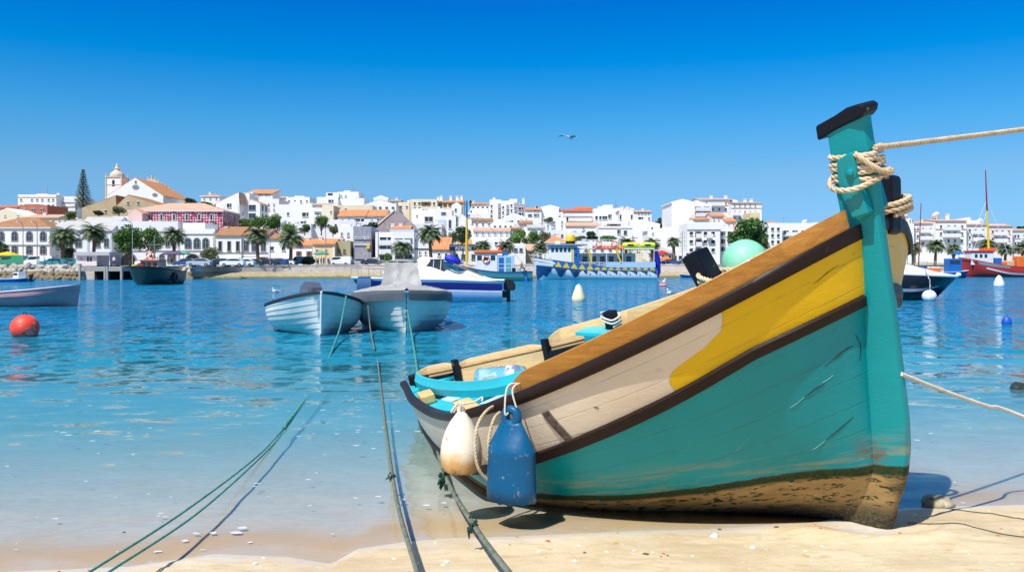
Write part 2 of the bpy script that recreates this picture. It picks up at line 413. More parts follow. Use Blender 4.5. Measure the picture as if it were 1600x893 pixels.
BOLT = mat('galvanised_bolt', (.5, .5, .5), .35, metal=.7)
# hull paint: vertex attributes say how far a point lies from each painted edge
m = bpy.data.materials.new('hull_paint'); s = NT(m)
co = s.coords('Object'); nA = s.noise(co, 1.2, 5, .6); nB = s.noise(s.coords('Object', (1, 1, 2.4)), 3.5, 9, .72); nC = s.noise(co, 55, 4, .6)
nD = s.noise(s.coords('Object', (3, 3, 1)), 7, 8, .7); nE = s.noise(s.coords('Object', (.6, .6, 6)), 2.6, 7, .7)
wl_ = s.attr('waterline'); ye = s.attr('yellow_edge'); st = s.attr('strake_edge')
teal = s.mix(s.rng(nA, .3, .7), (.0, .25, .285), (.0, .31, .34))
teal = s.mix(s.math('MULTIPLY', s.rng(nE, .50, .66), s.rng(wl_, .0, .26, .95, .0)), teal, (.36, .27, .14))
teal = s.mix(s.math('MULTIPLY', s.rng(nB, .55, .8), .3), teal, (.0, .36, .385))
teal = s.mix(s.rng(nD, .72, .74), teal, (.20, .13, .07))
cream = s.mix(s.rng(nA, .3, .7), (.68, .55, .41), (.76, .64, .49)); cream = s.mix(s.math('MULTIPLY', s.rng(nB, .58, .66), .5), cream, (.50, .33, .17))
yel = s.mix(s.rng(nA, .3, .7), (.72, .43, .001), (.80, .50, .003)); yel = s.mix(s.rng(nD, .73, .76), yel, (.35, .2, .05))
upper = s.mix(s.rng(ye, -.002, .002), cream, yel)
gt = s.attr('girth'); seam = s.math('PINGPONG', s.math('ADD', gt, s.math('MULTIPLY', nA, .004)), .045); sml = s.rng(seam, .0, .0032, 1, 0); brk = s.math('MULTIPLY', sml, s.rng(nB, .40, .60))
nF = s.noise(s.coords('Object', (2.2, 2.2, 9)), 13, 6, .75); nG = s.noise(co, 24, 6, .8)
chip = s.math('MULTIPLY', s.rng(nG, .70, .715), s.rng(nB, .45, .55))
edge = s.math('MULTIPLY', s.rng(s.math('ABSOLUTE', ye), .0, .012, .55, 0), 1.0); upper = s.mix(edge, upper, (.45, .30, .03))
c = s.mix(s.rng(st, -.001, .001), upper, teal); c = s.mix(s.math('MULTIPLY', brk, .45), c, (.03, .05, .05)); c = s.mix(s.math('MULTIPLY', s.rng(nF, .60, .78), .12), c, (.10, .13, .10)); c = s.mix(chip, c, (.26, .19, .12))
wj = s.math('ADD', wl_, s.math('MULTIPLY', s.math('SUBTRACT', nB, .5), .05))
green = s.mix(s.rng(nC, .4, .6), (.012, .030, .010), (.035, .055, .018))
tan_ = s.mix(s.rng(nB, .35, .65), (.46, .30, .12), (.32, .20, .075))
tan_ = s.mix(s.math('MULTIPLY', s.rng(nC, .62, .68), s.rng(nA, .45, .6)), tan_, (.62, .55, .42)); tan_ = s.mix(s.rng(s.noise(s.coords('Object', (1.2, 1.2, 3.5), (0, .5, 0)), 9, 6, .7), .535, .585), tan_, (.03, .04, .012))
tan_ = s.mix(s.math('MULTIPLY', s.math('MULTIPLY', s.rng(s.math('ADD', wj, s.math('MULTIPLY', nE, .2)), -.24, -.12, 1, 0), s.rng(nC, .3, .5, .6, 1)), .9), tan_, (.05, .038, .028))
xyz = s.new('SeparateXYZ'); s.l.new(co, xyz.inputs[0])
foot = s.math('MAXIMUM', s.rng(s.math('ADD', xyz.outputs[0], s.math('MULTIPLY', nB, .30)), .22, .34), s.rng(s.math('ADD', xyz.outputs[2], s.math('MULTIPLY', nB, .22)), .34, .20))
tan_ = s.mix(s.math('MULTIPLY', foot, s.rng(nC, .38, .55, .7, 1)), tan_, s.mix(s.rng(nC, .45, .6), (.018, .022, .012), (.12, .10, .055)))
wedge = s.math('MULTIPLY', s.rng(s.math('ADD', wl_, s.math('MULTIPLY', nE, .28)), .36, .18), s.math('MULTIPLY', s.rng(xyz.outputs[0], -.05, .02), s.rng(nB, .47, .56)))
c = s.mix(s.math('MULTIPLY', wedge, .9), c, (.17, .07, .03))
c = s.mix(s.rng(wj, .004, -.004), c, green); c = s.mix(s.rng(wj, -.05, -.075), c, tan_)
s.put(s.b.inputs['Base Color'], c)
s.put(s.b.inputs['Roughness'], s.math('ADD', s.rng(wj, 0, -.02, 0, .5), s.rng(nB, .3, .7, .24, .40)))
s.b.inputs['Coat Weight'].default_value = .03; s.b.inputs['Coat Roughness'].default_value = .1; s.b.inputs['Specular IOR Level'].default_value = .3
s.put(s.b.inputs['Normal'], s.bump(s.math('SUBTRACT', s.math('ADD', s.math('ADD', s.math('MULTIPLY', nC, .18), s.math('MULTIPLY', nF, .35)), s.math('ADD', nA, s.math('MULTIPLY', nB, .5))), s.math('ADD', s.math('MULTIPLY', sml, .22), s.math('MULTIPLY', chip, .4))), .45, .012))
HULLP = m

boat = empty('fishing_boat', BO, 'grounded wooden fishing boat painted teal, yellow and cream, its bow resting on the sand', 'boat')
boat.rotation_euler = BR.to_euler()
T2U = [0, .065, .12, .186, .294, .5, 1]; T2T = [.205, .20, .225, .252, .298, .36, .40]
T2B = [.243, .243, .272, .305, .352, .405, .44]
def zwl(u): return interp(u, [0, .05, .10, .15, .2, .25, .33, .5, 1], [.455, .47, .465, .445, .435, .445, .46, .46, .44])
YT = [0, .03, .06, .10, .13, .14, .16, .19, .23, .27]; YU = [.078, .080, .080, .083, .098, .11, .127, .131, .129, .12]
mb = MB(); NU, NTT = 230, 70; us = [(i/NU)**1.9 for i in range(NU+1)]; tt = [j/NTT for j in range(NTT+1)]
wlv, yev, stv, gtv = [], [], [], []
for side in (-1, 1):
    mb.grid([[hp(u, t, side) for t in tt] for u in us], flip=(side < 0))
    for u in us:
        for t in tt:
            wlv.append(hp(u, t, side).z-zwl(u)); yev.append((interp(t, YT, YU)-u)*BL*1.6 if side < 0 else 1); gtv.append(t); stv.append((t-interp(u, T2U, T2T)-.015)*1.5)
hull = mb.build('hull', HULLP, boat, smooth='all', fix=False)
for nm, vals in (('waterline', wlv), ('yellow_edge', yev), ('strake_edge', stv), ('girth', gtv)):
    a_ = hull.data.attributes.new(nm, 'FLOAT', 'POINT'); a_.data.foreach_set('value', vals)
# inside planking
for side in (-1, 1):
    mb = MB(); uu = [.035+.95*i/120 for i in range(121)]; ti = [j/24*.62 for j in range(25)]
    rows = [[hp(u, t, side)-Vector((0, side*min(.045, b_half(u)*.5), 0))*sm(u, .12, .3)+hn(u, t, side)*-.045*(1-sm(u, .12, .3)) for t in ti] for u in uu]
    mb.grid(rows)
    mb.build('inner_planking', W_PALE, boat, smooth='all')
def strip(u0, u1, prof, side, n=120, pw=1):
    "sweep a section along the sheer; prof lists (outward, up) offsets in the section plane at each u"
    rows = []
    for i in range(n+1):
        u = lerp(u0, u1, (i/n)**pw); rows.append([hp(u, 0, side)+Vector((0, side*o_, z_)) for o_, z_ in prof(u)])
    return rows
def swept(name, rows, material, **kw):
    mb = MB(); mb.grid(rows, closed=True); k = len(rows[0])
    mb.f.append(tuple(range(k))); mb.mi.append(0); o_ = len(rows)*k-k; mb.f.append(tuple(reversed(range(o_, o_+k)))); mb.mi.append(0)
    return mb.build(name, material, boat, smooth=True, **kw)
for side in (-1, 1):
    # rub rail: rounded beading just under the sheer, and the flat rail on top
    swept('rub_rail', strip(0.0, .995, lambda u: [(a_*(q_ if a_ > 0 else 1), b_*(q_ if b_ < 0 else 1)) for q_ in (lerp(1, .58, sm(u, .27, .45)),) for a_, b_ in ((-.05, .006), (.012, .010), (.034, -.006), (.042, -.030), (.038, -.055), (.020, -.072), (-.004, -.072))], side, 200, 1.8), RAILP)
    rows = []
    for i in range(161):
        u = lerp(.0005, .97, (i/160)**1.8); a, b_ = interp(u, T2U, T2T), interp(u, T2U, T2B)
        rows.append([ho(u, a, side, .0), ho(u, a+.004, side, .022), ho(u, b_-.006, side, .024), ho(u, b_, side, .0), ho(u, (a+b_)/2, side, -.012)])
    swept('rubbing_strake', rows, RAILP)
def board(u0, u1, z0, z1, side, material, name='washboard', th=.026, lean=.10, n=90, ro=.03):
    def prof(u):
        e0 = (1 if u0 < .02 else sm(u, u0, u0+ro))*(1-sm(u, u1-ro, u1)); zt = lerp(z0+(z1-z0)*.45, z1, sqrt(max(e0, 0)))
        if callable(z1): zt = z1(u)
        l_ = lean*(zt-z0)
        return [(-.005-.0, z0), (-.005+l_, zt-.005), (-.010+l_, zt), (-th+l_, zt), (-th-.006+l_, zt-.006), (-th-.005, z0)]
    return swept(name, strip(u0, u1, prof, side, n), material)
board(.004, .305, .010, .118, -1, W_VARN)
W_OLD = wood('weathered_planking', (.26, .17, .13), (.38, .27, .22), .6)
board(.002, .14, .010, .075, 1, W_OLD, lean=.0)
board(.12, .705, .008, .155, 1, W_PALE)
board(.715, .895, .006, .075, 1, W_PALE)
board(.90, .985, .006, .085, 1, W_PALE)
# decks and the inside
def span(name, uf, zf, material, y0=-1, y1=1, inset=.05, th=.03, n=50, bev=0):
    mb = MB(); top, bot = [], []
    for i in range(n+1):
        u = lerp(*uf, i/n); h = b_sheer(u); z = h+zf(u); t = min(.9, max(0, -zf(u)/(h+.1)))
        wl0 = abs(hp(u, t, -1).y)-inset; wr0 = abs(hp(u, t, 1).y)-inset
        if wl0 < .01: wl0 = wr0 = .01
        L_ = [Vector((hp(u, t, 1).x, lerp(-wl0, wr0, (lerp(y0, y1, j/10)+1)/2), z+.03*(1-(lerp(y0, y1, j/10))**2)*(1 if th == .031 else 0))) for j in range(11)]
        top.append(L_); bot.append([p-Vector((0, 0, th)) for p in reversed(L_)])
    mb.grid([a+b_ for a, b_ in zip(top, bot)], closed=True); k = 22
    mb.f.append(tuple(range(k))); mb.mi.append(0); o_ = n*k; mb.f.append(tuple(reversed(range(o_, o_+k)))); mb.mi.append(0)
    return mb.build(name, material, boat, smooth=True)
span('foredeck', (.03, .27), lambda u: -.14, TEAL, th=.031)
span('deck', (.27, .93), lambda u: -.22, PALEC)
span('side_deck', (.305, .955), lambda u: -.065, CYAN, -1, -.70)
span('stern_deck', (.90, .985), lambda u: -.05, CYAN)
# coaming board inside the near side deck
mb = MB(); rows = []
for i in range(61):
    u = lerp(.30, .90, i/60); p = hp(u, 0, -1); y = -max(.06, (b_half(u)-.34*sm(u, 1.0, .35)-.07)); z = b_sheer(u)
    rows.append([Vector((p.x, y-.012, z-.015)), Vector((p.x, y-.020, z+.045)), Vector((p.x, y-.016, z+.05)), Vector((p.x, y+.006, z+.105)), Vector((p.x, y+.028, z+.105)), Vector((p.x, y+.028, z-.015))])
swept('coaming_board', rows, CYAN)
# bulkhead under the foredeck, thwarts
mb = MB(); pts = [hp(.27, t, 1) for t in (.05, .2, .4, .6, .8, .95)]; mb.prism([(p.y-.05, p.z) for p in pts]+[(-p.y+.05, p.z) for p in reversed(pts)], 'x', pts[0].x-.02, pts[0].x+.02)
mb.build('bulkhead', TEAL, boat)
for u in (.50, .66):
    mb = MB(); p = hp(u, .12, 1); q = hp(u, .12, -1)
    mb.b(p.x-.11, p.x+.11, q.y+.07, p.y-.06, p.z-.03, p.z+.01); mb.build('thwart', CYAN, boat, bevel=.006)
mb = MB(); p = hp(.585, 0, 1); mb.b(p.x-.22, p.x+.22, p.y-.26, p.y+.005, p.z+.03, p.z+.065); mb.b(p.x-.16, p.x+.18, p.y-.22, p.y-.17, p.z-.2, p.z+.03)
mb.build('cleat_shelf', CYAN, boat, bevel=.006)
# black beam under the far rail and black frames on the far planking
for u0, u1 in ((.58, .70), (.90, .965)):
    rows = [[hp(u, 0, 1)+Vector((0, -.052-a_, -.02-b_)) for a_, b_ in ((0, 0), (.05, 0), (.055, .07), (0, .075))] for u in [lerp(u0, u1, i/12) for i in range(13)]]
    swept('black_stringer', rows, BLACKP)
for u in (.70, .888):
    mb = MB(); rows = []
    for i in range(9):
        z = lerp(.10, -.26, i/8); p = hp(u, max(0, -z/(b_sheer(u)+.1)), 1); p = Vector((p.x, p.y-.05, b_sheer(u)+z))
        rows.append([p+Vector((-.035, 0, 0)), p+Vector((.035, 0, 0)), p+Vector((.03, -.045, 0)), p+Vector((-.03, -.045, 0))])
    swept('frame_post', rows, BLACKP)
for u, dz in ((.80, -.06), (.93, -.10), (.615, -.09), (.5, -.06)):
    p = hp(u, -dz/(b_sheer(u)+.1), 1); mb = MB(); mb.lathe([(.001, .016), (.010, .014), (.014, .008), (.015, 0)], (p.x, p.y-.045, b_sheer(u)+dz), 10, M=Matrix.Rotation(pi/2, 3, 'X'))
    mb.build('bolt_head', BOLT, boat, smooth=True)
# stem
SZ = [-.02, .06, .14, .22, .31, .407, .55, .738, .978, 1.286, 1.557, 1.822, 2.049, 2.24, 2.40]
SXO = [-.02, .055, .085, .11, .155, .188, .222, .240, .246, .256, .256, .260, .266, .262, .27]
mb = MB(); rows = []
for i in range(60):
    z = lerp(-.04, 2.36, i/59); xo = interp(z, SZ, SXO); xi = interp(z, [-.04, .1, .43, .94, 1.49, 1.84, 1.95, 2.02, 2.36], [-.32, -.22, -.03, .01, .04, .06, .06, .055, .06])
    wf = interp(z, [0, .5, 1.8, 2.4], [.030, .034, .040, .052]); wb = interp(z, [0, 1.8, 2.0, 2.4], [.052, .060, .064, .066])
    xm = xo-interp(z, [0, .4, 1.5, 2.1, 2.4], [.07, .10, .10, .10, .06])
    rows.append([Vector(q) for q in ((xo, -wf*.55, z), (xo-.010, -wf, z), (xm, -wb, z), (xi, -wb, z), (xi, wb, z), (xm, wb, z), (xo-.010, wf, z), (xo, wf*.55, z))])
for r_ in rows[-12:]:
    for q in r_: q.z = lerp(q.z, interp(q.x, [.0, .1, .2, .30], [2.345, 2.385, 2.42, 2.43]), (q.z-2.0)/.36) if q.z > 2.0 else q.z
mb.grid(rows, closed=True); mb.f.append(tuple(range(8))); mb.mi.append(0); mb.f.append(tuple(reversed(range(59*8, 60*8)))); mb.mi.append(0)
stem = mb.build('stem', HULLP, boat, smooth=True, bevel=.006)
for nm, fn in (('waterline', lambda v: v[2]-.46), ('yellow_edge', lambda v: -1.0), ('strake_edge', lambda v: 1.0), ('girth', lambda v: .02)):
    a_ = stem.data.attributes.new(nm, 'FLOAT', 'POINT'); a_.data.foreach_set('value', [fn(v.co) for v in stem.data.vertices])
mb = MB(); rows = [[Vector((x, y, z)) for y, z in ((-.05, interp(x, KX, KZ)-.09), (.05, interp(x, KX, KZ)-.09), (.05, interp(x, KX, KZ)+.03), (-.05, interp(x, KX, KZ)+.03))]
    for KX, KZ in [([-4.9, -4.6, -1.2, -.5, -.2], [-.05, -.11, -.11, -.06, .0])] for x in [lerp(-4.75, -.2, i/30) for i in range(31)]]
swept('keel', rows, HULLP)
# the slanted head block
cx = [(.0, 2.315), (.0, 2.395), (.12, 2.435), (.19, 2.465), (.27, 2.475), (.295, 2.455), (.285, 2.425), (.26, 2.40), (.20, 2.385), (.10, 2.355)]
mb = MB(); mb.prism(cx, 'y', -.078, .074); mb.build('stem_head', BLACKP, boat, bevel=.012)
# cheeks either side of the stem
chk = [(.114, 2.203), (.196, 2.237), (.212, 2.225), (.219, 2.16), (.217, 2.103), (.228, 2.034), (.247, 1.907), (.176, 1.864), (.16, 1.899), (.124, 1.971), (.105, 2.032), (.103, 2.115)]
for side in (-1, 1):
    mb = MB(); n_ = len(chk); inn = [Vector((x, side*.05, z)) for x, z in chk]
    out_ = [Vector((x, side*interp(z, [1.84, 1.9, 2.0, 2.25], [.09, .115, .118, .112]), z)) for x, z in chk]
    mb.add(inn+out_, [tuple(range(n_)), tuple(range(2*n_-1, n_-1, -1))]+[(i, (i+1) % n_, n_+(i+1) % n_, n_+i) for i in range(n_)])
    ck = mb.build('bow_cheek', TEAL, boat, bevel=.014)
    mb = MB(); mb.lathe([(.034, 0), (.034, .006), (.022, .008), (.020, .018), (.010, .024), (.001, .025)], (0, 0, 0), 16, M=Matrix.Rotation(side*-pi/2, 3, 'X'))
    mb.build('bolt', TEAL, ck, smooth=True, at=None).location = (.185, side*.114, 2.13)
# sternpost and bitts
mb = MB(); mb.box((-4.69, 0, .33), (.09, .085, .60)); mb.build('sternpost', RAILP, boat, bevel=.008)
mb = MB(); mb.box((-4.52, -.03, .53), (.11, .12, .20)); mb.build('stern_bitt', BLACKP, boat, bevel=.012)
mb = MB(); mb.box((-.92, 0, 1.49), (.125, .15, .50), M=Matrix.Rotation(-.42, 3, 'Y')); bitt = mb.build('bow_bitt', BLACKP, boat, bevel=.014)
mb = MB(); mb.box((.06, .40, 1.86), (.17, .15, .34), M=Matrix.Rotation(-.25, 3, 'X')); mb.build('side_bitt', BLACKP, boat, bevel=.03)
p = hp(.585, 0, 1); mb = MB(); mb.box((p.x+.10, p.y-.10, p.z+.05), (.10, .09, .34)); mb.build('aft_bitt', BLACKP, boat, bevel=.012)
# wooden blocks on the side deck, metal strap on the side
for u, w in ((.74, .20), (.43, .30)):
    p = hp(u, 0, -1); q = hp(u+.03, 0, -1); a_ = atan2(q.y-p.y, q.x-p.x)
    mb = MB(); mb.box((p.x, p.y+.13, p.z-.01), (w, .12, .075), rz=a_); mb.build('wooden_block', W_BLOCK, boat, bevel=.010)
rows = []
for i in range(9):
    u = lerp(.262, .242, i/8); t = lerp(.125, .285, i/8); w = .0045
    rows.append([ho(u-w, t, -1, -.004), ho(u-w, t, -1, .012), ho(u+w, t, -1, .012), ho(u+w, t, -1, -.004)])
swept('iron_strap', rows, mat('rusty_iron', (.05, .035, .028), .7, col2=(.14, .10, .075), scale=30, bump=.4))
# seams that have opened between planks
CRK = mat('open_seam', (.012, .012, .012), .9)
LSC = mat('bare_scratch', (.22, .42, .41), .6)
for m_, path in ((CRK, ((.0035, .315), (.002, .36), (.003, .40))), (CRK, ((.005, .345), (.012, .352), (.022, .37))), (CRK, ((.0245, .425), (.031, .428), (.040, .44))), (LSC, ((.040, .44), (.047, .45), (.052, .455))), (LSC, ((.018, .41), (.026, .418))),
             (CRK, ((.010, .57), (.020, .59), (.034, .615))), (LSC, ((.034, .615), (.040, .625), (.046, .63))), (CRK, ((.002, .07), (.012, .085), (.022, .10))), (LSC, ((.09, .5), (.105, .53), (.12, .55))), (CRK, ((.205, .175), (.2, .185)))):
    pts = bez([ho(u, t, -1, .001) for u, t in path], 10)
    pts = [p_+Vector((0, 0, .004*noise.noise(p_*30))) for p_ in pts]
    mb = MB(); n_ = len(pts); mb.tube(pts, [.0008+(.0028 if m_ is CRK and path[0][1] > .1 else .001)*sin(pi*i/(n_-1))*(.6+.8*abs(noise.noise(Vector((i*1.3, path[0][0]*99, 0))))) for i in range(n_)], 5); mb.build('open_seam' if m_ is CRK else 'scratch', m_, boat)

# ---- ropes and loose things on the boat
mb = MB()
def ring(z0, z1, lx0, lx1, w, n=28, tilt=0):
    pts = []
    for i in range(n):
        a = 2*pi*i/n; ca, sa = cos(a), sin(a); sx = (abs(ca)**.5)*(1 if ca > 0 else -1); sy = (abs(sa)**.5)*(1 if sa > 0 else -1)
        x = (lx0+lx1)/2+sx*(lx1-lx0)/2; pts.append(Vector((x, sy*w, lerp(z0, z1, i/n)+tilt*sx)))
    return pts
wrap = []
for k in range(5): wrap += ring(2.235-k*.031, 2.235-(k+1)*.031, .045, .285, .088, tilt=.010*(k % 2))
rope(mb, [BW(p) for p in bez(wrap, 3)], .0155)
wr = [(.215, -.10, 2.225), (.25, -.10, 2.195), (.30, -.08, 2.14), (.325, -.03, 2.105), (.32, .03, 2.09), (.30, .08, 2.10), (.20, .10, 2.12), (.08, .10, 2.13), (.035, .05, 2.12), (.035, -.05, 2.10), (.06, -.115, 2.075), (.105, -.15, 2.055), (.17, -.152, 2.045), (.225, -.135, 2.05), (.27, -.09, 2.065), (.31, -.04, 2.085), (.32, .02, 2.11)]
rope(mb, [BW(p) for p in bez(wr, 10)], .0155)
a0 = BW((.29, -.03, 2.235)); a1 = P(1660, 186, 6.3); rope(mb, sag(a0, a0+(a1-a0)*4.2, .05), .0165)
o = mb.build('bow_rope', ROPEM, smooth='all', at=a0); tag(o, 'thick pale rope wound round the teal stem head and leading off to the right', 'rope')
mb = MB(); b0 = Vector((-.83, -.02, 1.46))
pts = []
for k in range(4): pts += [b0+Vector((sx_*.10, sy_*.09, k*.036+.006*j)) for j, (sx_, sy_) in enumerate(((1, -1), (1, 1), (-1, 1), (-1, -1)))]
pts.append(b0+Vector((.25, -.25, .10))); pts.append(b0+Vector((.5, -.35, .05)))
rope(mb, [BW(p) for p in bez(pts, 8)], .0165)
o = mb.build('bitt_rope', ROPEM, smooth='all', at=BW(b0)); tag(o, 'golden rope coiled around the black bow post beside the green float', 'rope')
mb = MB(); b0 = Vector((.06, .415, 1.83)); pts = []
for k in range(3): pts += [b0+Vector((sx_*.105, sy_*.098, -.02+k*.032+.006*j)) for j, (sx_, sy_) in enumerate(((1, -1), (1, 1), (-1, 1), (-1, -1)))]
rope(mb, [BW(p) for p in bez(pts, 8)], .016)
o = mb.build('bitt_rope', ROPEM, smooth='all', at=BW(b0)); tag(o, 'rope wound on the black post just right of the teal stem', 'rope')
p = hp(.585, 0, 1); b0 = p+Vector((.10, -.10, .10)); mb = MB(); pts = []
for k in range(3): pts += [b0+Vector((sx_*.06, sy_*.055, k*.03-.01+.022*j)) for j, (sx_, sy_) in enumerate(((1, -1), (1, 1), (-1, 1), (-1, -1)))]
rope(mb, [BW(q) for q in bez(pts, 8)], .009)
o = mb.build('lashing_rope', ROPEW, smooth='all', at=BW(b0)); tag(o, 'thin white rope lashed to the black aft post by the cyan shelf', 'rope')
# rope lying along the deck
mb = MB(); pts = [(-1.9, .45, 0), (-2.1, .2, 0), (-2.4, .0, .01), (-2.2, -.2, 0), (-2.0, -.45, .02), (-1.75, -.6, .10), (-1.6, -.5, .2), (-1.55, -.3, .12), (-1.6, 0, 0)]
def on_deck(x, y, dz=0): u = min(.95, max(.05, -x/BL)); return Vector((x, y, b_sheer(u)-.19+dz+.018))
rope(mb, [BW(on_deck(*q)) for q in bez(pts, 10)], .013); rope(mb, [BW(on_deck(q[0]-.1, q[1]+.08, q[2])) for q in bez(pts, 10)], .013)
o = mb.build('deck_rope', ROPEW, smooth='all', at=BW(on_deck(-2, 0))); tag(o, 'loose white rope lying on the pale blue deck of the grounded boat', 'rope')
# green float
FLM = mat('pale_green_float', (.18, .58, .36), .5, col2=(.30, .68, .46), scale=3, dirt=((.5, .66, .5), 8, .6), bump=.15)
fc = Vector((-.83, .25, 1.585)); mb = MB(); mb.lathe([(.148*sin(pi*i/20), -.148*cos(pi*i/20)) for i in range(1, 20)], (0, 0, 0), 28)
o = mb.build('float_ball', FLM, smooth=True); o.location = BW(fc); tag(o, 'round pale green float lying behind the black bow post', 'float')
# plastic water jug
JUG = bpy.data.materials.new('clear_blue_plastic'); s = NT(JUG); s.put(s.b.inputs['Base Color'], (.55, .75, .95)); s.b.inputs['Transmission Weight'].default_value = .8; s.b.inputs['Roughness'].default_value = .18; s.b.inputs['IOR'].default_value = 1.15
s.put(s.b.inputs['Normal'], s.bump(s.noise(s.coords(), 14, 4), .8, .03))
jp = on_deck(-2.95, -.22, .155); jug = empty('water_jug', BW(jp), 'clear blue plastic water jug lying on the deck of the grounded boat', 'bottle'); jug.rotation_euler = (BR @ Matrix.Rotation(.62, 3, 'Z') @ Matrix.Rotation(pi/2+.06, 3, 'Y')).to_euler()
mb = MB(); mb.lathe([(.02, -.26), (.095, -.25), (.105, -.22), (.10, -.15), (.106, -.12), (.10, -.06), (.106, -.03), (.102, .05), (.106, .09), (.09, .15), (.05, .20), (.035, .225), (.035, .26)], seg=24); mb.build('jug_body', JUG, jug, smooth=True)
mb = MB(); mb.lathe([(.1075, .01), (.1085, .012), (.1085, .088), (.1075, .09)], seg=24); mb.build('paper_label', mat('blue_label', (.01, .05, .42), .4, col2=(.75, .8, .85), scale=22, det=0), jug, smooth=True)
mb = MB(); mb.lathe([(.001, .285), (.034, .284), (.038, .28), (.038, .25), (.036, .25)], seg=18); mb.build('screw_cap', mat('blue_cap', (.01, .06, .5), .35), jug, smooth=True)

# ---- fenders
BLUEF = worn_paint('blue_fender_plastic', (.001, .085, .20), (.16, .20, .24), .36, .60, 11, .0, .4, .3)
fp = BW(hp(.292, 0, -1)); outw = (BR @ Vector((0, -1, 0))); outw.z = 0; outw.normalize()
fb = empty('fender', fp+outw*.13+Vector((.05, .02, -.64)), 'torn blue plastic fender hanging by white cord from the boat rail', 'fender', 'fenders hanging on the grounded boat')
ra = atan2(outw.y, outw.x)+pi/2
Mf = Matrix.Rotation(ra+.35, 3, 'Z')
mb = MB(); prof = [(.156, .03), (.158, .10), (.155, .20), (.152, .285), (.156, .305), (.151, .313), (.140, .345), (.112, .40), (.082, .455), (.056, .49)]
rows = []
for j, (r_, z_) in enumerate(prof):
    rw = []
    for k in range(36):
        a = 2*pi*k/36; zz = z_+(.030*noise.noise(Vector((k*.55, 3, 0)))+.016*noise.noise(Vector((k*2.3, 9, 0)))-.012 if j == 0 else 0)
        rw.append(Mf @ Vector((r_*cos(a), r_*.62*sin(a)*(1 if j < 7 else .62), zz)))
    rows.append(rw)
mb.grid(rows, closed=True); o_ = 9*36; mb.f.append(tuple(o_+k for k in range(36))); mb.mi.append(0)
bd = mb.build('fender_body', BLUEF, fb, smooth='all'); sol = bd.modifiers.new('shell', 'SOLIDIFY'); sol.thickness = .006
mb = MB(); rg = [Mf @ Vector((.042*cos(2*pi*i/24), 0, 0.507+.042*sin(2*pi*i/24))) for i in range(24)]; mb.tube(rg, .027, 10, closed=True); mb.build('fender_eye', BLUEF, fb, smooth='all')
ft = fb.location+Vector((0, 0, 0.522)); mb = MB(); rp = fp+Vector((0, 0, .03))
for dx in (-.018, .02):
    rope(mb, bez([ft+Vector((dx*.3, 0, .03)), ft+Vector((dx*2, -.02, .0)), (ft+rp)/2+outw*.05+Vector((dx, 0, .05)), rp+outw*.05+Vector((dx, 0, .02)), rp-outw*.04+Vector((dx, 0, .02))], 8), .006)
mb.v = [tuple(Vector(v)-fb.location) for v in mb.v]; mb.build('cord', ROPEW, fb, smooth='all')
fq = BW(hp(.405, 0, -1)); fw0 = fq+outw*.12+Vector((.10, .05, -.375)); fw0 = Vector((fw0.x*.945, fw0.y*.945, CH+(fw0.z-CH)*.945)); fw = empty('fender', fw0, 'stained white teardrop fender hanging left of the blue fender', 'fender', 'fenders hanging on the grounded boat')
WF = bpy.data.materials.new('stained_white_vinyl'); s = NT(WF); co = s.coords(); n1 = s.noise(co, 9, 8, .7); z_ = s.new('SeparateXYZ'); s.l.new(co, z_.inputs[0])
zz = s.math('ADD', z_.outputs[2], s.math('MULTIPLY', n1, .22)); c = s.mix(s.rng(zz, .26, .18), (.80, .72, .55), (.62, .36, .12)); c = s.mix(s.rng(zz, .15, .10), c, (.20, .10, .035)); c = s.mix(s.rng(n1, .60, .68), c, (.25, .17, .10))
s.put(s.b.inputs['Base Color'], c); s.b.inputs['Roughness'].default_value = .45
mb = MB(); mb.lathe([(.080, .0), (.108, .015), (.122, .055), (.127, .10), (.124, .15), (.112, .205), (.090, .265), (.062, .315), (.042, .34), (.032, .355), (.020, .365)], seg=28); mb.build('fender_body', WF, fw, smooth=True)
mb = MB(); mb.tube([Vector((.016*cos(2*pi*i/16), 0, .372+.018*sin(2*pi*i/16))) for i in range(16)], .010, 8, closed=True); mb.build('fender_eye', WF, fw, smooth='all')
ft = fw.location+Vector((0, 0, .38)); mb = MB(); rp = fq+Vector((0, 0, .03))
for dx in (-.008, .008): rope(mb, bez([ft+Vector((dx, 0, -.02)), ft+Vector((dx, 0, .04)), rp+outw*.06+Vector((dx, 0, -.02)), rp+outw*.02+Vector((dx, 0, .02)), rp-outw*.08+Vector((.02, 0, .03)), rp-outw*.10+Vector((.06, 0, .06)), rp-outw*.05+Vector((.10, 0, .04))], 8), .006)
mb.v = [tuple(Vector(v)-fw.location) for v in mb.v]; mb.build('cord', ROPEW, fw, smooth='all')
mb = MB(); Yr = BW(hp(.36, 0, -1)).y-.20
for lst in (((803, 630, .35), (785, 630, .22), (762, 640, -.02), (746, 664, -.10), (742, 700, -.14), (748, 732, -.14), (764, 750, -.10), (785, 752, -.05)), ((800, 636, .30), (787, 640, .12), (772, 654, -.06), (764, 684, -.10), (763, 715, -.10), (768, 742, -.08), (780, 752, -.04))):
    rope(mb, bez([P(x, y, Yr+d_) for x, y, d_ in lst], 10), .0095)
q0 = P(800, 636, Yr)
o = mb.build('hanging_rope', ROPEM, smooth='all', at=q0); tag(o, 'two loops of beige rope hanging over the rail between the fenders', 'rope')
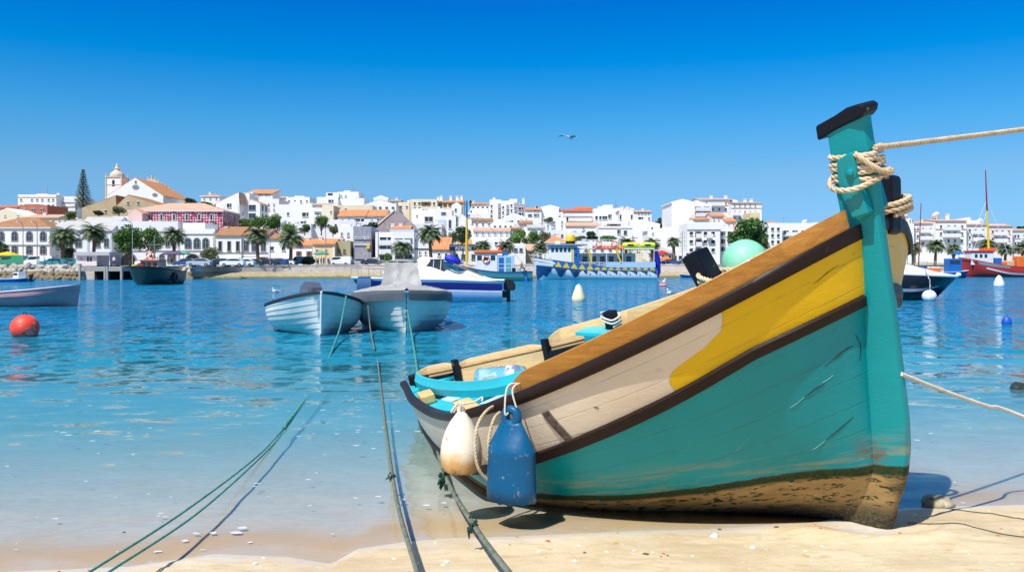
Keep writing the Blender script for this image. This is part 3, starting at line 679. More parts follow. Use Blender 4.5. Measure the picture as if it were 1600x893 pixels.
# ---------------------------------------------------------------- paints for the other boats
def M_(name, col, rough=.45, **k): return mat(name, col, rough, **k)
WHITE = M_('white_gelcoat', (.78, .79, .78), .3, var=.04, dirt=((.45, .42, .36), 6, .66)); WHITE2 = M_('white_paint', (.74, .76, .76), .5, var=.06, dirt=((.40, .36, .30), 3, .64))
GREYHULL = M_('pale_grey_hull', (.68, .69, .64), .4, var=.08, dirt=((.30, .32, .30), 5, .62)); LILAC = M_('lilac_hull', (.46, .29, .30), .45, dirt=((.25, .22, .25), 4, .62))
DKRAIL = M_('dark_rubber', (.02, .02, .025), .6); NAVY = M_('navy_paint', (.008, .012, .16), .3); PALEB = M_('pale_blue_paint', (.38, .55, .72), .35); AQUA = M_('aqua_paint', (.10, .36, .42), .4)
BLKH = M_('black_gelcoat', (.006, .008, .016), .2, var=.2); GREYST = M_('grey_stripe', (.38, .42, .46), .4); TEALB = M_('sea_teal_paint', (.03, .22, .32), .45, dirt=((.15, .18, .16), 4, .64))
GREENH = M_('dark_green_hull', (.004, .03, .03), .4, dirt=((.05, .05, .04), 5, .62)); REDH = M_('red_hull_paint', (.52, .035, .02), .4, dirt=((.25, .05, .03), 3, .64)); REDD = M_('dark_red_paint', (.25, .015, .02), .45)
YEL = M_('yellow_paint', (.75, .50, .01), .45); ORG = M_('orange_paint', (.72, .17, .03), .5); BLU = M_('strong_blue_paint', (.01, .13, .42), .45); DBLU = M_('deep_blue_paint', (.008, .07, .20), .45)
LIME = M_('lime_plastic', (.58, .66, .04), .4); GLS = M_('dark_glass', (.02, .03, .04), .08, spec=.8); TARP = M_('grey_tarpaulin', (.36, .355, .34), .7, var=.14, scale=2.5, bump=1.0, bscale=4, dirt=((.24, .24, .22), 3, .58)); TARPD = M_('shaded_tarpaulin', (.07, .085, .10), .7, bump=.5, bscale=7)
CREAMC = M_('cream_canvas', (.80, .76, .62), .75, bump=.3, bscale=5); BLUEC = M_('blue_canvas', (.005, .02, .45), .6, bump=.5, bscale=4); GREY = M_('grey_metal', (.30, .31, .32), .4, metal=.3); STEEL = M_('stainless', (.6, .6, .6), .25, metal=.9)
MOTOR = M_('outboard_grey', (.09, .11, .15), .35); SKIN = M_('skin', (.45, .24, .15), .6); PINK = M_('pink_plastic', (.75, .25, .22), .45); WOODB = M_('boat_wood', (.35, .18, .07), .6); BLKP = M_('black_plastic', (.01, .01, .012), .5)

class Hull:
    "a boat hull: x forward from the transom (0) to the bow (L), z from the waterline"
    def __init__(s, L, B, hb, hm, hs, draft=.25, um=.45, n=2.2, m=1.5, tw=.75, rake=.35, a=2.8, c=.6, a0=1.1, c0=1.0, hpw=2.2):
        s.__dict__.update(L=L, B=B, hb=hb, hm=hm, hs=hs, draft=draft, um=um, n=n, m=m, tw=tw, rake=rake, a=a, c=c, a0=a0, c0=c0, hpw=hpw)
    def half(s, u):
        a = min(max(u/s.um, 0), 1); c = min(max((u-s.um)/(1-s.um), 0), 1)
        return s.B*((1-(1-a)**s.n)**(1/s.m) if u < s.um else 1-(1-s.tw)*c**2)
    def sheer(s, u): return s.hm+(s.hb-s.hm)*max(0, 1-u/.75)**s.hpw+(s.hs-s.hm)*sm(u, .6, 1)
    def p(s, u, t, side, off=0.0):
        h = s.sheer(u); z = h-(h+s.draft)*t; k = sm(u, 0, .42); a = lerp(s.a0, s.a, k); c = lerp(s.c0, s.c, k)
        y = s.half(u)*max(0, 1-t**a)**c+off; x = s.L*(1-u)-s.rake*(1-min(1, max(0, z+s.draft)/(s.hb+s.draft)))*(1-sm(u, 0, .35))
        return Vector((x, side*y, z))
    def outer(s, parent, mats, bands=((1, 0),), laps=0, name='hull', nu=48, ripple=.014):
        mb = MB(); ts = []
        if laps:
            for k in range(laps): ts += [(k/laps*.82, 0.0), ((k+1)/laps*.82-.004, ripple)]
            ts += [(.9, 0), (1, 0)]
        else: ts = [(j/22, 0.0) for j in range(23)]
        bt = sorted(b_[0] for b_ in bands[:-1])
        if not laps: ts = sorted(set([t for t, _ in ts] + bt)); ts = [(t, 0.0) for t in ts]
        for side in (-1, 1):
            base = len(mb.f)
            mb.grid([[s.p(u, t, side, o) for t, o in ts] for u in [(i/nu)**1.5 for i in range(nu+1)]])
            nc = len(ts)-1
            for fi in range(base, len(mb.f)):
                tm = (ts[(fi-base) % nc][0]+ts[(fi-base) % nc+1][0])/2
                for b_ in bands:
                    if tm < b_[0]: mb.mi[fi] = b_[1]; break
                else: mb.mi[fi] = bands[-1][1]
        tr = [s.p(1, t, -1) for t, _ in ts]+[s.p(1, t, 1) for t, _ in reversed(ts)]
        mb.add(tr, [tuple(range(len(tr)))], bands[0][1])
        return mb.build(name, mats, parent, smooth=True)
    def inner(s, parent, material, depth=.35, wall=.05, name='inside'):
        mb = MB()
        for side in (-1, 1):
            mb.grid([[s.p(u, t, side)-Vector((0, side*min(wall, s.half(u)*.6), 0)) for t in (0, .1, .2, .3, depth)] for u in [.02+.97*i/30 for i in range(31)]])
        mb.grid([[Vector((s.p(u, depth, 1).x, y*(abs(s.p(u, depth, 1).y)-wall*.8), s.p(u, depth, 1).z)) for y in (-1, -.5, 0, .5, 1)] for u in [.03+.96*i/30 for i in range(31)]])
        return mb.build(name, material, parent, smooth=True)
    def deck(s, parent, material, u0=.01, u1=.99, dz=-.03, name='deck', inset=.01, crown=.04):
        mb = MB(); mb.grid([[Vector((s.p(u, 0, 1).x, y*max(.003, s.half(u)-inset), s.sheer(u)+dz+crown*(1-y*y))) for y in (-1, -.7, -.35, 0, .35, .7, 1)] for u in [lerp(u0, u1, i/24) for i in range(25)]])
        return mb.build(name, material, parent, smooth=True)
    def rail(s, parent, material, w=.05, hgt=.06, name='rub_rail', dz=0, u1=1):
        mb = MB()
        for side in (-1, 1):
            rows = [[s.p(u, 0, side)+Vector((0, side*a_, b_+dz)) for a_, b_ in ((-w*.6, .01), (w*.5, .01), (w*.7, -hgt*.4), (w*.4, -hgt), (-w*.3, -hgt))] for u in [(i/50)**1.4*u1 for i in range(51)]]
            mb.grid(rows, closed=True)
            if u1 == 1: o_ = len(mb.v)-5; mb.f.append(tuple(range(o_, o_+5))); mb.mi.append(0)
        if u1 == 1:
            a, b_ = s.p(1, 0, -1), s.p(1, 0, 1); mb.b(-.03, .02, a.y, b_.y, a.z-hgt, a.z+.01)
        return mb.build(name, material, parent, smooth=True)
    def stripe(s, parent, material, t0, t1, u0=0.0, u1=1, off=.012, name='stripe', side=None, n=40, tf=None):
        mb = MB()
        for sd_ in ((-1, 1) if side is None else (side,)):
            us_ = [lerp(u0, u1, (i/n)**1.3) for i in range(n+1)]
            g = [[s.p(u, (tf(u)[0] if tf else t0), sd_, -.004), s.p(u, (tf(u)[0] if tf else t0), sd_, off), s.p(u, (tf(u)[1] if tf else t1), sd_, off), s.p(u, (tf(u)[1] if tf else t1), sd_, -.004)] for u in us_]
            mb.grid(g)
        return mb.build(name, material, parent)
def lifebuoy(parent, c, r, face='y', name='lifebuoy', mats=None):
    mb = MB(); n_ = 24
    pts = [Vector((c[0]+(r*cos(2*pi*i/n_) if face != 'x' else 0), c[1]+(r*cos(2*pi*i/n_) if face == 'x' else 0), c[2]+r*sin(2*pi*i/n_))) for i in range(n_)]
    mb.tube(pts, r*.24, 8, closed=True)
    for i in range(len(mb.f)): mb.mi[i] = 1 if (i//8) % 6 < 2 else 0
    return mb.build(name, mats or [ORG, WHITE], parent, smooth='all')
def railing(parent, pts, hgt, r=.018, posts=6, bars=2, material=None, name='railing'):
    mb = MB(); pts = [Vector(p) for p in pts]
    for k in range(bars): mb.tube([p+Vector((0, 0, hgt*(k+1)/bars)) for p in pts], r, 5)
    tot = sum((pts[i+1]-pts[i]).length for i in range(len(pts)-1)); st_ = tot/max(posts-1, 1)
    for q in resample(pts, st_)[:posts+1]: mb.tube([q, q+Vector((0, 0, hgt))], r, 5)
    return mb.build(name, material or WHITE, parent)
def motor_part(parent, loc, tilt=0.0, sc=1.0, material=None, rz=0):
    "outboard motor as one part: cowl, leg, cavitation plate, skeg and propeller"
    M2 = Matrix.Rotation(rz, 3, 'Z') @ Matrix.Rotation(tilt, 3, 'Y'); mb = MB()
    cw = MB(); cw.prism([(-.26, .24), (.16, .24), (.20, .34), (.19, .52), (.12, .66), (-.02, .72), (-.20, .66), (-.30, .50), (-.31, .34)], 'y', -.15, .15); cw.prism([(-.20, .26), (.12, .26), (.13, .5), (.06, .62), (-.04, .66), (-.18, .6), (-.25, .45)], 'y', -.18, .18)
    cw.b(-.09, .07, -.055, .055, -.35, .30); cw.b(-.22, .08, -.09, .09, -.20, -.185); cw.prism([(-.08, -.35), (.06, -.35), (.02, -.62), (-.08, -.58)], 'y', -.02, .02)
    cw.lathe([(.05, 0), (.06, .12), (.03, .22)], (-.10, 0, -.42), 10, M=Matrix.Rotation(-pi/2, 3, 'Y')); cw.b(.05, .24, -.10, .10, -.06, .22)
    for k in range(3): cw.box((-.31, .07*cos(k*2.1), -.42+.07*sin(k*2.1)), (.02, .09, .12))
    mb.add([M2 @ (Vector(v)*sc)+Vector(loc) for v in cw.v], cw.f)
    return mb.build('outboard_motor', material or MOTOR, parent, smooth=True)
def place(name, px, py, Y, heading, label, cat='boat', group=None, z=None):
    q = P(px, py, Y); return empty(name, (q.x, Y, 0 if z is None else z), label, cat, group, rot=(0, 0, heading))
def box_part(name, parent, material, *dims, bevel=0):
    mb = MB()
    for d in dims: mb.b(*d[:6], mi=d[6] if len(d) > 6 else 0)
    return mb.build(name, material, parent, bevel=bevel)

# ---- white skiff with the grey outboard
hd = atan2(-3.9, 1.15); bow = Vector((-4.34, 20.4, 0)); L_ = 4.8
r = empty('skiff', bow-Vector((cos(hd), sin(hd), 0))*L_, 'open white lapstrake skiff with a grey outboard motor, moored beside the covered boat', 'boat', rot=(0, 0, hd))
H = Hull(L_, 1.18, 1.02, .62, .62, .2, rake=.25, tw=.82, um=.5, c=.5); H.outer(r, [GREYHULL], laps=7); H.rail(r, DKRAIL, .06, .06); H.inner(r, WHITE, .5, .07)
for u in (.3, .55, .82):
    q = H.p(u, .18, 1); box_part('thwart', r, WHITE, (q.x-.13, q.x+.13, -q.y+.06, q.y-.06, q.z-.02, q.z+.02))
H.deck(r, WHITE, .02, .2, .0, 'foredeck'); motor_part(r, (-.12, 0, .40), .45, 1.15, rz=.5)
box_part('stern_seat', r, WHITE, (.02, .42, -.86, -.3, .60, .72), bevel=.04); box_part('stern_seat', r, WHITE, (.02, .42, .3, .86, .60, .72), bevel=.04)
mb = MB(); mb.tube([H.p(0, t, 1)+Vector((.02, 0, 0)) for t in (0, .2, .4, .6, .8)], .03, 6); mb.build('stem', WHITE, r)
# ---- covered boat
hd = atan2(-.985, .17); bow = Vector((-2.52, 21.4, 0)); L_ = 5.0
r = empty('covered_boat', bow-Vector((cos(hd), sin(hd), 0))*L_, 'lapstrake boat under a grey tarpaulin with a square tent over its cabin', 'boat', rot=(0, 0, hd))
H = Hull(L_, 1.28, .98, .84, .84, .22, rake=.2, tw=.85, um=.5, c=.5, m=1.9); H.outer(r, [GREYHULL, DKRAIL], laps=7)
mb = MB(); rows = []
for i in range(41):
    u = lerp(0, 1.0, i/40); row = []
    for j in range(33):
        v = lerp(-1.12, 1.12, j/32); av = abs(v); sgn = 1 if v > 0 else -1; q = H.p(max(u, .0), 0, sgn)
        hc = interp(u, [0, .15, .4, .6, .8, 1], [.04, .12, .24, .26, .16, .05])
        if av <= 1: z = q.z+.05+hc*(1-av)**.8*1.25; y = sgn*(abs(q.y)+.05)*av
        else: z = q.z+.05-(av-1)/.12*.24; y = sgn*(abs(q.y)+.055)
        w_ = .022*noise.noise(Vector((u*9, v*5, 1)))+.012*noise.noise(Vector((u*26, v*14, 4)))
        row.append(Vector((q.x+(.06 if u == 0 else 0)-(0.06 if u == 1 else 0), y, z+w_)))
    rows.append(row)
mb.grid(rows)
for i, f in enumerate(mb.f): mb.mi[i] = 1 if (i % 32 in (0, 1, 30, 31)) else 0  # hanging skirt gets a darker copy of the cloth, painted for its shade
mb.build('tarpaulin', [TARP, TARPD], r, smooth='all', fix=False)
mb = MB(); rows = []
for k in range(13):
    f_ = k/12; z = lerp(.98, 1.74, f_); hw = lerp(.50, .39, f_); x0_, x1_ = lerp(1.3, 1.65, f_), lerp(3.45, 3.0, f_); row = []
    for (ax0, ay0, ax1, ay1) in ((1, -1, 1, 1), (1, 1, -1, 1), (-1, 1, -1, -1), (-1, -1, 1, -1)):
        for j in range(12):
            q = j/12; a_, b_ = lerp(ax0, ax1, q), lerp(ay0, ay1, q); w_ = (.07*noise.noise(Vector((a_*2.2, b_*2.6, z*2.4)))+.06*noise.noise(Vector((a_*4+z*3, b_*5-z*5, 5))))*(1-.3*f_)-.05*sin(pi*q)*sin(pi*f_)
            row.append(Vector(((x0_+x1_)/2+a_*(x1_-x0_)/2+(a_*w_ if abs(a_) > .99 else 0), b_*hw+(b_*w_ if abs(b_) > .99 else 0), z+(.03*noise.noise(Vector((a_*2, b_*2, 3))) if k == 12 else 0))))
    rows.append(row)
mb.grid(rows, closed=True); tp = rows[-1]; mb.grid([[tp[12+12-j].lerp(tp[(36+j) % 48], t_/6)+Vector((0, 0, .05*sin(pi*j/12)*sin(pi*t_/6))) for j in range(13)] for t_ in range(7)])
mb.build('cabin_tent', TARP, r, smooth=True)
motor_part(r, (-.2, -.95, .42), -.1, 1.25, DBLU); 
q = H.p(0, .5, 1); mb = MB(); mb.tube([Vector((q.x+.05*cos(a), .05*sin(a), q.z)) for a in [2*pi*k/10 for k in range(10)]], .012, 5, closed=True); mb.build('mooring_eye', STEEL, r)
# ---- white cabin cruiser with the navy stripe
r = place('cabin_cruiser', 785, 470, 43.5, pi, 'white motor cruiser with a navy stripe and cream cockpit cover, behind the tarpaulined boat')
H = Hull(7.35, 1.25, 1.2, 1.08, 1.0, .3, rake=1.0, tw=.9, c=.45, a=3.2); H.outer(r, [WHITE, NAVY, PALEB, WHITE], ((.10, 0), (.36, 1), (.40, 3), (1, 2)))
H.rail(r, WHITE, .08, .07); H.deck(r, WHITE, .01, .99)
mb = MB(); rows = []
for i in range(31):
    x = lerp(-.1, 4.1, i/30); zt = interp(x, [-.1, .8, 1.6, 2.2, 2.7, 3.3, 3.9, 4.1], [1.05, 1.22, 1.42, 1.40, 1.75, 2.05, 2.12, 2.02])-.06*sin(x*3)
    rows.append([Vector((x, y*1.22, 1.02+(zt-1.02)*(1-abs(y)**2.4)+.015*noise.noise(Vector((x*4, y*5, 0))))) for y in [j/8-1 for j in range(17)]])
mb.grid(rows); mb.build('cockpit_cover', CREAMC, r, smooth='all', fix=False)
box_part('cabin', r, WHITE, (3.7, 5.7, -.85, .85, 1.05, 1.42), bevel=.06)
for k in range(3): box_part('side_window', r, GLS, (3.85+k*.62, 4.3+k*.62, .84, .862, 1.18, 1.36), bevel=.01)
mb = MB(); mb.prism([(2.75, 1.42), (3.85, 1.42), (3.4, 1.98), (2.8, 1.98)], 'y', .80, .84); mb.b(2.7, 3.45, -.8, .86, 1.97, 2.03); mb.build('windscreen', [GLS], r)
for x in (2.95, 3.3): mb = MB(); mb.tube([Vector((x, .86, 1.42)), Vector((x-.05, .86, 1.98))], .02, 5); mb.build('windscreen_frame', WHITE, r)
mb = MB(); mb.lathe([(.04, -.4), (.16, -.3), (.2, 0), (.17, .3), (.05, .42)], (2.35, .75, 1.98), 12, M=Matrix.Rotation(1.2, 3, 'Y')); mb.build('rolled_blue_cover', BLUEC, r, smooth='all')
mb = MB(); mb.tube([Vector((2.3, .9, 1.8)), Vector((.9, 1.15, 1.22))], .03, 6); mb.build('boat_hook', WOODB, r)
railing(r, bez([H.p(u, 0, 1)+Vector((0, -.05, 0)) for u in (.30, .15, .05)]+[Vector((7.35, 0, 1.2))]+[H.p(u, 0, -1)+Vector((0, .05, 0)) for u in (.05, .15, .3)], 6), .42, .014, 9, 1, STEEL)
motor_part(r, (-.28, 0, .25), 0, 1.15, BLKP)
# ---- teal fishing boat with yellow and blue mast
r = place('fishing_boat', 832, 437, 128, pi, 'teal fishing boat with a tall yellow and blue mast and orange cabin roof', group='fishing boats moored off the town')
H = Hull(13.4, 2.1, 3.0, 1.25, 1.35, .5, rake=1.4, tw=.7, c=.5, um=.5, hpw=1.8); H.outer(r, [TEALB, AQUA, YEL, DBLU], ((.30, 0), (.62, 1), (1, 1))); H.stripe(r, YEL, .50, .57, .02, .97, .03, 'yellow_stripe', tf=lambda u: (lerp(.30, .50, sm(u, 0, .4)), lerp(.36, .56, sm(u, 0, .4))))
H.stripe(r, M_('green_paint', (.05, .25, .12), .5), .44, .50, .02, .97, .03, 'green_stripe', tf=lambda u: (lerp(.25, .43, sm(u, 0, .4)), lerp(.30, .50, sm(u, 0, .4))))
H.stripe(r, DBLU, .12, .26, .20, .42, .03, 'name_panel'); H.rail(r, DBLU, .1, .12); H.deck(r, WOODB, .01, .99, -.4)
mb = MB(); mb.b(5.0, 8.1, -1.1, 1.1, .9, 3.9); mb.build('wheelhouse', WHITE2, r, bevel=.05)
for k in range(3): box_part('window', r, [GLS, WHITE2], (5.3+k*.95, 5.95+k*.95, 1.09, 1.125, 2.9, 3.6, 0), (5.24+k*.95, 6.01+k*.95, 1.09, 1.11, 2.84, 3.66, 1))
mb = MB(); mb.prism([(4.2, 3.9), (8.4, 3.9), (8.2, 4.35), (4.4, 4.35)], 'y', -1.3, 1.3); mb.build('cabin_roof', ORG, r, bevel=.08)
box_part('blue_cabin', r, [PALEB, WHITE2], (2.6, 4.98, -1.05, 1.05, .9, 3.6), bevel=.04)
for x in (4.1, 3.1): box_part('door', r, BLU if x > 4 else AQUA, (x, x+.7, 1.05, 1.09, 1.1, 3.3))
lifebuoy(r, (6.6, 1.2, 3.0), .42); mb = MB(); mb.tube([Vector((9.4, 0, 1.0)), Vector((9.4, 0, 9.0))], [.20, .15], 10); mb.tube([Vector((9.4, 0, 9.0)), Vector((9.4, 0, 11.4))], [.15, .10], 10, mi=1); mb.build('mast', [YEL, BLU], r, smooth=True)
for a_, b_ in (((9.4, 0, 11.2), (13.3, 0, 3.0)), ((9.4, 0, 11.2), (.3, 0, 1.4)), ((9.4, 0, 9), (8.9, 1.7, 1.3))):
    mb = MB(); mb.tube([Vector(a_), Vector(b_)], .022, 4); mb.build('stay', GREY, r)
railing(r, [(.2, 1.4, 1.35), (4.8, 1.9, 1.25)], 1.1, .03, 6, 2); railing(r, [(8.2, 1.9, 1.35), (11.2, 1.5, 2.0)], 1.0, .03, 4, 2)
for k in range(3): box_part('fish_crate', r, [BLKP, PALEB][k % 2], (.8+k*.8, 1.4+k*.8, .5, 1.2, .9, 1.5+.2*k))
mb = MB(); mb.lathe([(.05, 0), (.22, .1), (.26, .4), (.2, .7), (.05, .8)], (.9, 2.0, -.1), 12); mb.build('hull_fender', BLU, r, smooth=True)
mb = MB(); mb.lathe([(.05, 0), (.2, .1), (.22, .7), (.05, .8)], (4.6, .3, 4.35), 10, M=Matrix.Rotation(0, 3, 'Z')); mb.b(3.6, 4.3, -.5, .5, 3.6, 4.2, 1); mb.build('roof_gear', [REDH, BLU], r, smooth=True)

# ---- excursion ship painted with waves and triangles
r = place('excursion_ship', 1023, 436, 148, pi, 'large excursion ship painted with blue waves and a row of yellow triangles', 'ship')
L_ = 20.2; H = Hull(L_, 2.9, 3.7, 1.75, 1.55, .6, rake=.9, tw=.9, um=.35, c=.35, a=3.6, n=2.4, m=1.8, a0=1.5, c0=.8, hpw=1.5)
H.outer(r, [WHITE, PALEB, DKRAIL], ((.86, 0), (1, 2)), nu=70); H.deck(r, GREY, .01, .99, -.5); H.rail(r, DBLU, .08, .09)
def side_pt(x, z, off=.03):
    "point on the port side at length x and height z"
    u = 1-x/L_
    for _ in range(6):
        h = H.sheer(u); t = min(.97, max(0, (h-z)/(h+H.draft))); q = H.p(u, t, 1); u = min(1, max(0, u+(q.x-x)/L_))
    return Vector((q.x, q.y+off, z))
def zb(x): return interp(x, [0, 12, 19.5], [1.38, 1.55, 2.35])       # belt between the waves and triangles
mb = MB(); rows = []
N_ = 260
for i in range(N_+1):
    x = lerp(.05, 19.6, i/N_); pl = 1.62 if x < 12 else 2.35; ph = ((x if x < 12 else x-12) % pl)/pl
    amp = interp(x, [0, 12, 13, 19.6], [.85, .9, 1.5, 2.1]); cut = (1-ph)**2.2 if x < 12 else .5+.5*cos(2*pi*(ph-.05))
    zl = zb(x)-amp*(.10+.80*(cut if x < 12 else 1-cut)); 
    if x > 18.2: zl = min(zl, zb(x)-lerp(1.4, 2.4, sm(x, 18.2, 19.4)))
    rows.append([side_pt(x, lerp(max(zl, -.1), zb(x), j/6), .025) for j in range(7)])
mb.grid(rows); mb.build('painted_waves', DBLU, r)
for k in range(11):
    if k < 7: cx_, cz_, rr = .95+k*1.62+.35, zb(k*1.62)-.42, .26
    else: cx_, cz_, rr = 13.1+(k-7)*2.2, zb(13.1+(k-7)*2.2)-.75, .42
    if cx_ > 19: continue
    mb = MB(); pts = [side_pt(cx_+rr*(1-a/8)*cos(a+.5), cz_+rr*(1-a/8)*sin(a+.5), .05) for a in [i*.35 for i in range(21)]]; mb.tube(pts, .045, 5); mb.build('painted_curl', WHITE if k < 7 else BLKP, r)
mb = MB(); rows = []
for i in range(80): x = lerp(.1, 16.9, i/79); rows.append([side_pt(x, zb(x)+.03, .03), side_pt(x, zb(x)+interp(x, [0, 9, 10, 17], [.50, .50, .9, 1.15]), .03)])
mb.grid(rows); mb.build('painted_belt', BLU, r)
for k in range(15):
    w_ = 1.15 if k < 9 else 1.25; x0_ = .3+k*1.12 if k < 9 else 10.4+(k-9)*1.28; x1_ = x0_+w_*.86
    if x1_ > 17.2: continue
    hh = .42 if k < 9 else .95; mb = MB(); a, b_ = side_pt(x0_, zb(x0_)+.05, .045), side_pt(x1_, zb(x1_)+.05, .045)
    c1_ = side_pt((x0_+x1_)/2+(.18 if k < 9 else .02), zb(x0_)+.05+hh, .045); c2_ = side_pt((x0_+x1_)/2-(.18 if k < 9 else .02), zb(x0_)+.05+hh, .045)
    mb.add([a, b_, c1_, c2_], [(0, 1, 2, 3)]); mb.build('painted_triangle', YEL, r)
mb = MB(); mb.b(12.9, 17.6, -1.9, 1.9, 1.6, 5.5); mb.build('wheelhouse', WHITE, r, bevel=.12)
for k in range(5): box_part('window', r, GLS, (14.0+k*.68, 14.45+k*.68, 1.88, 1.92, 4.45, 5.2), bevel=.02)
box_part('side_door', r, BLU, (12.95, 13.5, 1.89, 1.93, 1.9, 5.2)); box_part('yellow_pillar', r, YEL, (13.62, 13.9, 1.89, 1.94, 1.9, 5.4))
mb = MB(); mb.prism([(11.2, 5.5), (18.2, 5.5), (17.6, 5.75), (11.4, 5.8)], 'y', -2.3, 2.3); mb.build('wheelhouse_roof', GREY, r, bevel=.05)
mb = MB(); mb.lathe([(.8, 5.8), (.8, 6.3)], (13.9, 0, 0), 20, mi=1); mb.lathe([(.82, 6.3), (.82, 7.0), (.6, 7.35), (.1, 7.4)], (13.9, 0, 0), 20); mb.build('funnel', [YEL, BLKP], r, smooth=True)
for x in (15.6, 12.0): box_part('roof_box', r, WHITE, (x, x+.9, -.5, .5, 5.78, 6.3), bevel=.05)
mb = MB(); pts = [Vector((13.0+.35*(1-a/9)*cos(a), 1.96, 3.9+.35*(1-a/9)*sin(a))) for a in [i*.4 for i in range(18)]]; mb.tube(pts, .05, 5); pts = [Vector((11.6+.4*(1-a/9)*cos(a), 2.0, 4.2+.4*(1-a/9)*sin(a))) for a in [i*.4 for i in range(18)]]; mb.tube(pts, .05, 5); mb.build('painted_scroll', BLKP, r)
railing(r, [(6.0, 2.3, 5.15), (12.2, 2.3, 5.15)], 1.3, .04, 12, 4, WHITE, 'upper_rail'); box_part('upper_deck', r, WHITE, (.4, 12.4, -2.3, 2.3, 4.97, 5.1))
lifebuoy(r, (9.5, 2.45, 5.85), .42); lifebuoy(r, (7.0, 2.45, 5.85), .42)
for k, x in enumerate((11.2, 6.6)): 
    mb = MB(); mb.tube([Vector((x, 2.5, 5.0)), Vector((x-.35, 2.55, 3.6)), Vector((x-.75, 2.6, 1.9 if k == 0 else 2.7))], .16, 6); mb.build('yellow_strut', YEL, r)
mb = MB(); mb.tube([Vector((12.9, 2.3, 5.2)), Vector((12.5, 2.4, 1.7))], .16, 6); mb.build('blue_strut', BLU, r)
mb = MB(); rows = [[Vector((x, y, 5.05+.6*(1-(y/2.5)**2)-.25*sm(x, 9, 5)*0)) for y in (-2.5, -1.6, -.8, 0, .8, 1.6, 2.5)] for x in (5.4, 6.5, 8.0, 9.2, 10.2)]; mb.grid(rows); rows = [[v-Vector((0, 0, .12)) for v in rw] for rw in rows]; mb.grid(rows); mb.build('orange_awning', ORG, r)
for x0_, x1_ in ((3.0, 5.6), (.2, 2.8)):
    mb = MB(); M2 = Matrix.Rotation(pi/2, 3, 'Y'); mb.lathe([(.2, 0), (.5, .1), (.58, .5), (.58, x1_-x0_-.5), (.45, x1_-x0_-.1), (.2, x1_-x0_)], (x0_, 1.8, 5.55), 14, M=M2, sx=.85); mb.build('lime_slide', LIME, r, smooth=True)
    mb = MB(); mb.b((x0_+x1_)/2-.5, (x0_+x1_)/2+.5, 2.2, 2.42, 5.42, 5.75); mb.build('slide_window', GLS, r, bevel=.06)
for x in (.5, 3.0, 5.6, 8.2, 10.6): mb = MB(); mb.tube([Vector((x, 2.45, 1.5)), Vector((x, 2.45, 5.0))], .05, 6); mb.build('canopy_post', WHITE, r)
box_part('side_screen', r, PALEB, (.3, 8.4, 2.58, 2.64, 1.95, 2.85)); railing(r, [(8.6, 2.7, 1.6), (12.6, 2.7, 1.6)], 1.15, .04, 6, 3); railing(r, [(17.2, 2.4, 3.1), (19.2, 1.5, 3.4), (19.8, .3, 3.6)], .9, .035, 5, 2)
mb = MB(); rows = []
for i in range(11):
    z = lerp(.3, 4.7, i/10); w_ = interp(z, [.3, 1.2, 3.4, 4.7], [.35, .75, .7, .15]); rows.append([Vector((-.25-w_*(.6+.25*cos(6*a)*.3)*max(0, cos(a))-.1, 2.2*sin(a)*.9, z)) if False else Vector((-.15-w_*abs(cos(a))*(1+.12*cos(9*a)), 2.0*sin(a), z)) for a in [-pi/2+pi*j/16 for j in range(17)]])
mb.grid(rows); mb.build('blue_curtain', BLUEC, r, smooth='all'); 
for k, (x, z) in enumerate(((9.8, 2.0), (8.9, 1.9), (7.2, 2.6), (5.0, 2.6), (3.4, 2.6), (2.0, 2.6))): box_part('bench', r, [WOODB, DBLU, WHITE][k % 3], (x, x+.7, .6, 2.0, 1.2, z), bevel=.04)
box_part('saloon', r, WHITE, (3.2, 12.8, -1.9, .2, 1.3, 4.3)); mb = MB(); mb.tube([Vector((2.2, 1.0, 5.0)), Vector((2.2, 1.0, 8.2))], .05, 6); mb.build('flag_pole', WHITE, r)
for k in range(6): box_part('cabin_window', r, GLS, (3.9+k*1.45, 4.7+k*1.45, .19, .24, 2.9, 3.8), bevel=.03)
mb = MB(); mb.b(.4, 5.5, -2.4, 2.4, 4.9, 4.96); mb.build('yellow_canopy', LIME, r)

# ---- lilac rowing boat at the left
r = place('rowing_boat', 126, 478, 37.5, 0, 'lilac grey open rowing boat cut by the left edge of the photo'); r.location.x -= 5.4
H = Hull(5.4, .95, .92, .58, .62, .18, rake=.15, tw=.7, c=.5, m=1.6, hpw=1.6); H.outer(r, [LILAC, DKRAIL], ((.86, 0), (1, 1)), laps=0); H.stripe(r, LILAC, .22, .30, .01, .99, .05, 'rubbing_strake'); H.rail(r, M_('pale_lilac', (.70, .58, .60), .5), .06, .05); H.inner(r, WHITE2, .4)
for u in (.35, .62, .85): q = H.p(u, .2, 1); box_part('thwart', r, WHITE2, (q.x-.12, q.x+.12, -q.y+.05, q.y-.05, q.z-.02, q.z+.02))
for x in (3.0, 2.55): mb = MB(); mb.tube([Vector((x, -.85, .6)), Vector((x, -.85, .86))], .02, 5); mb.build('rowlock', GREY, r)
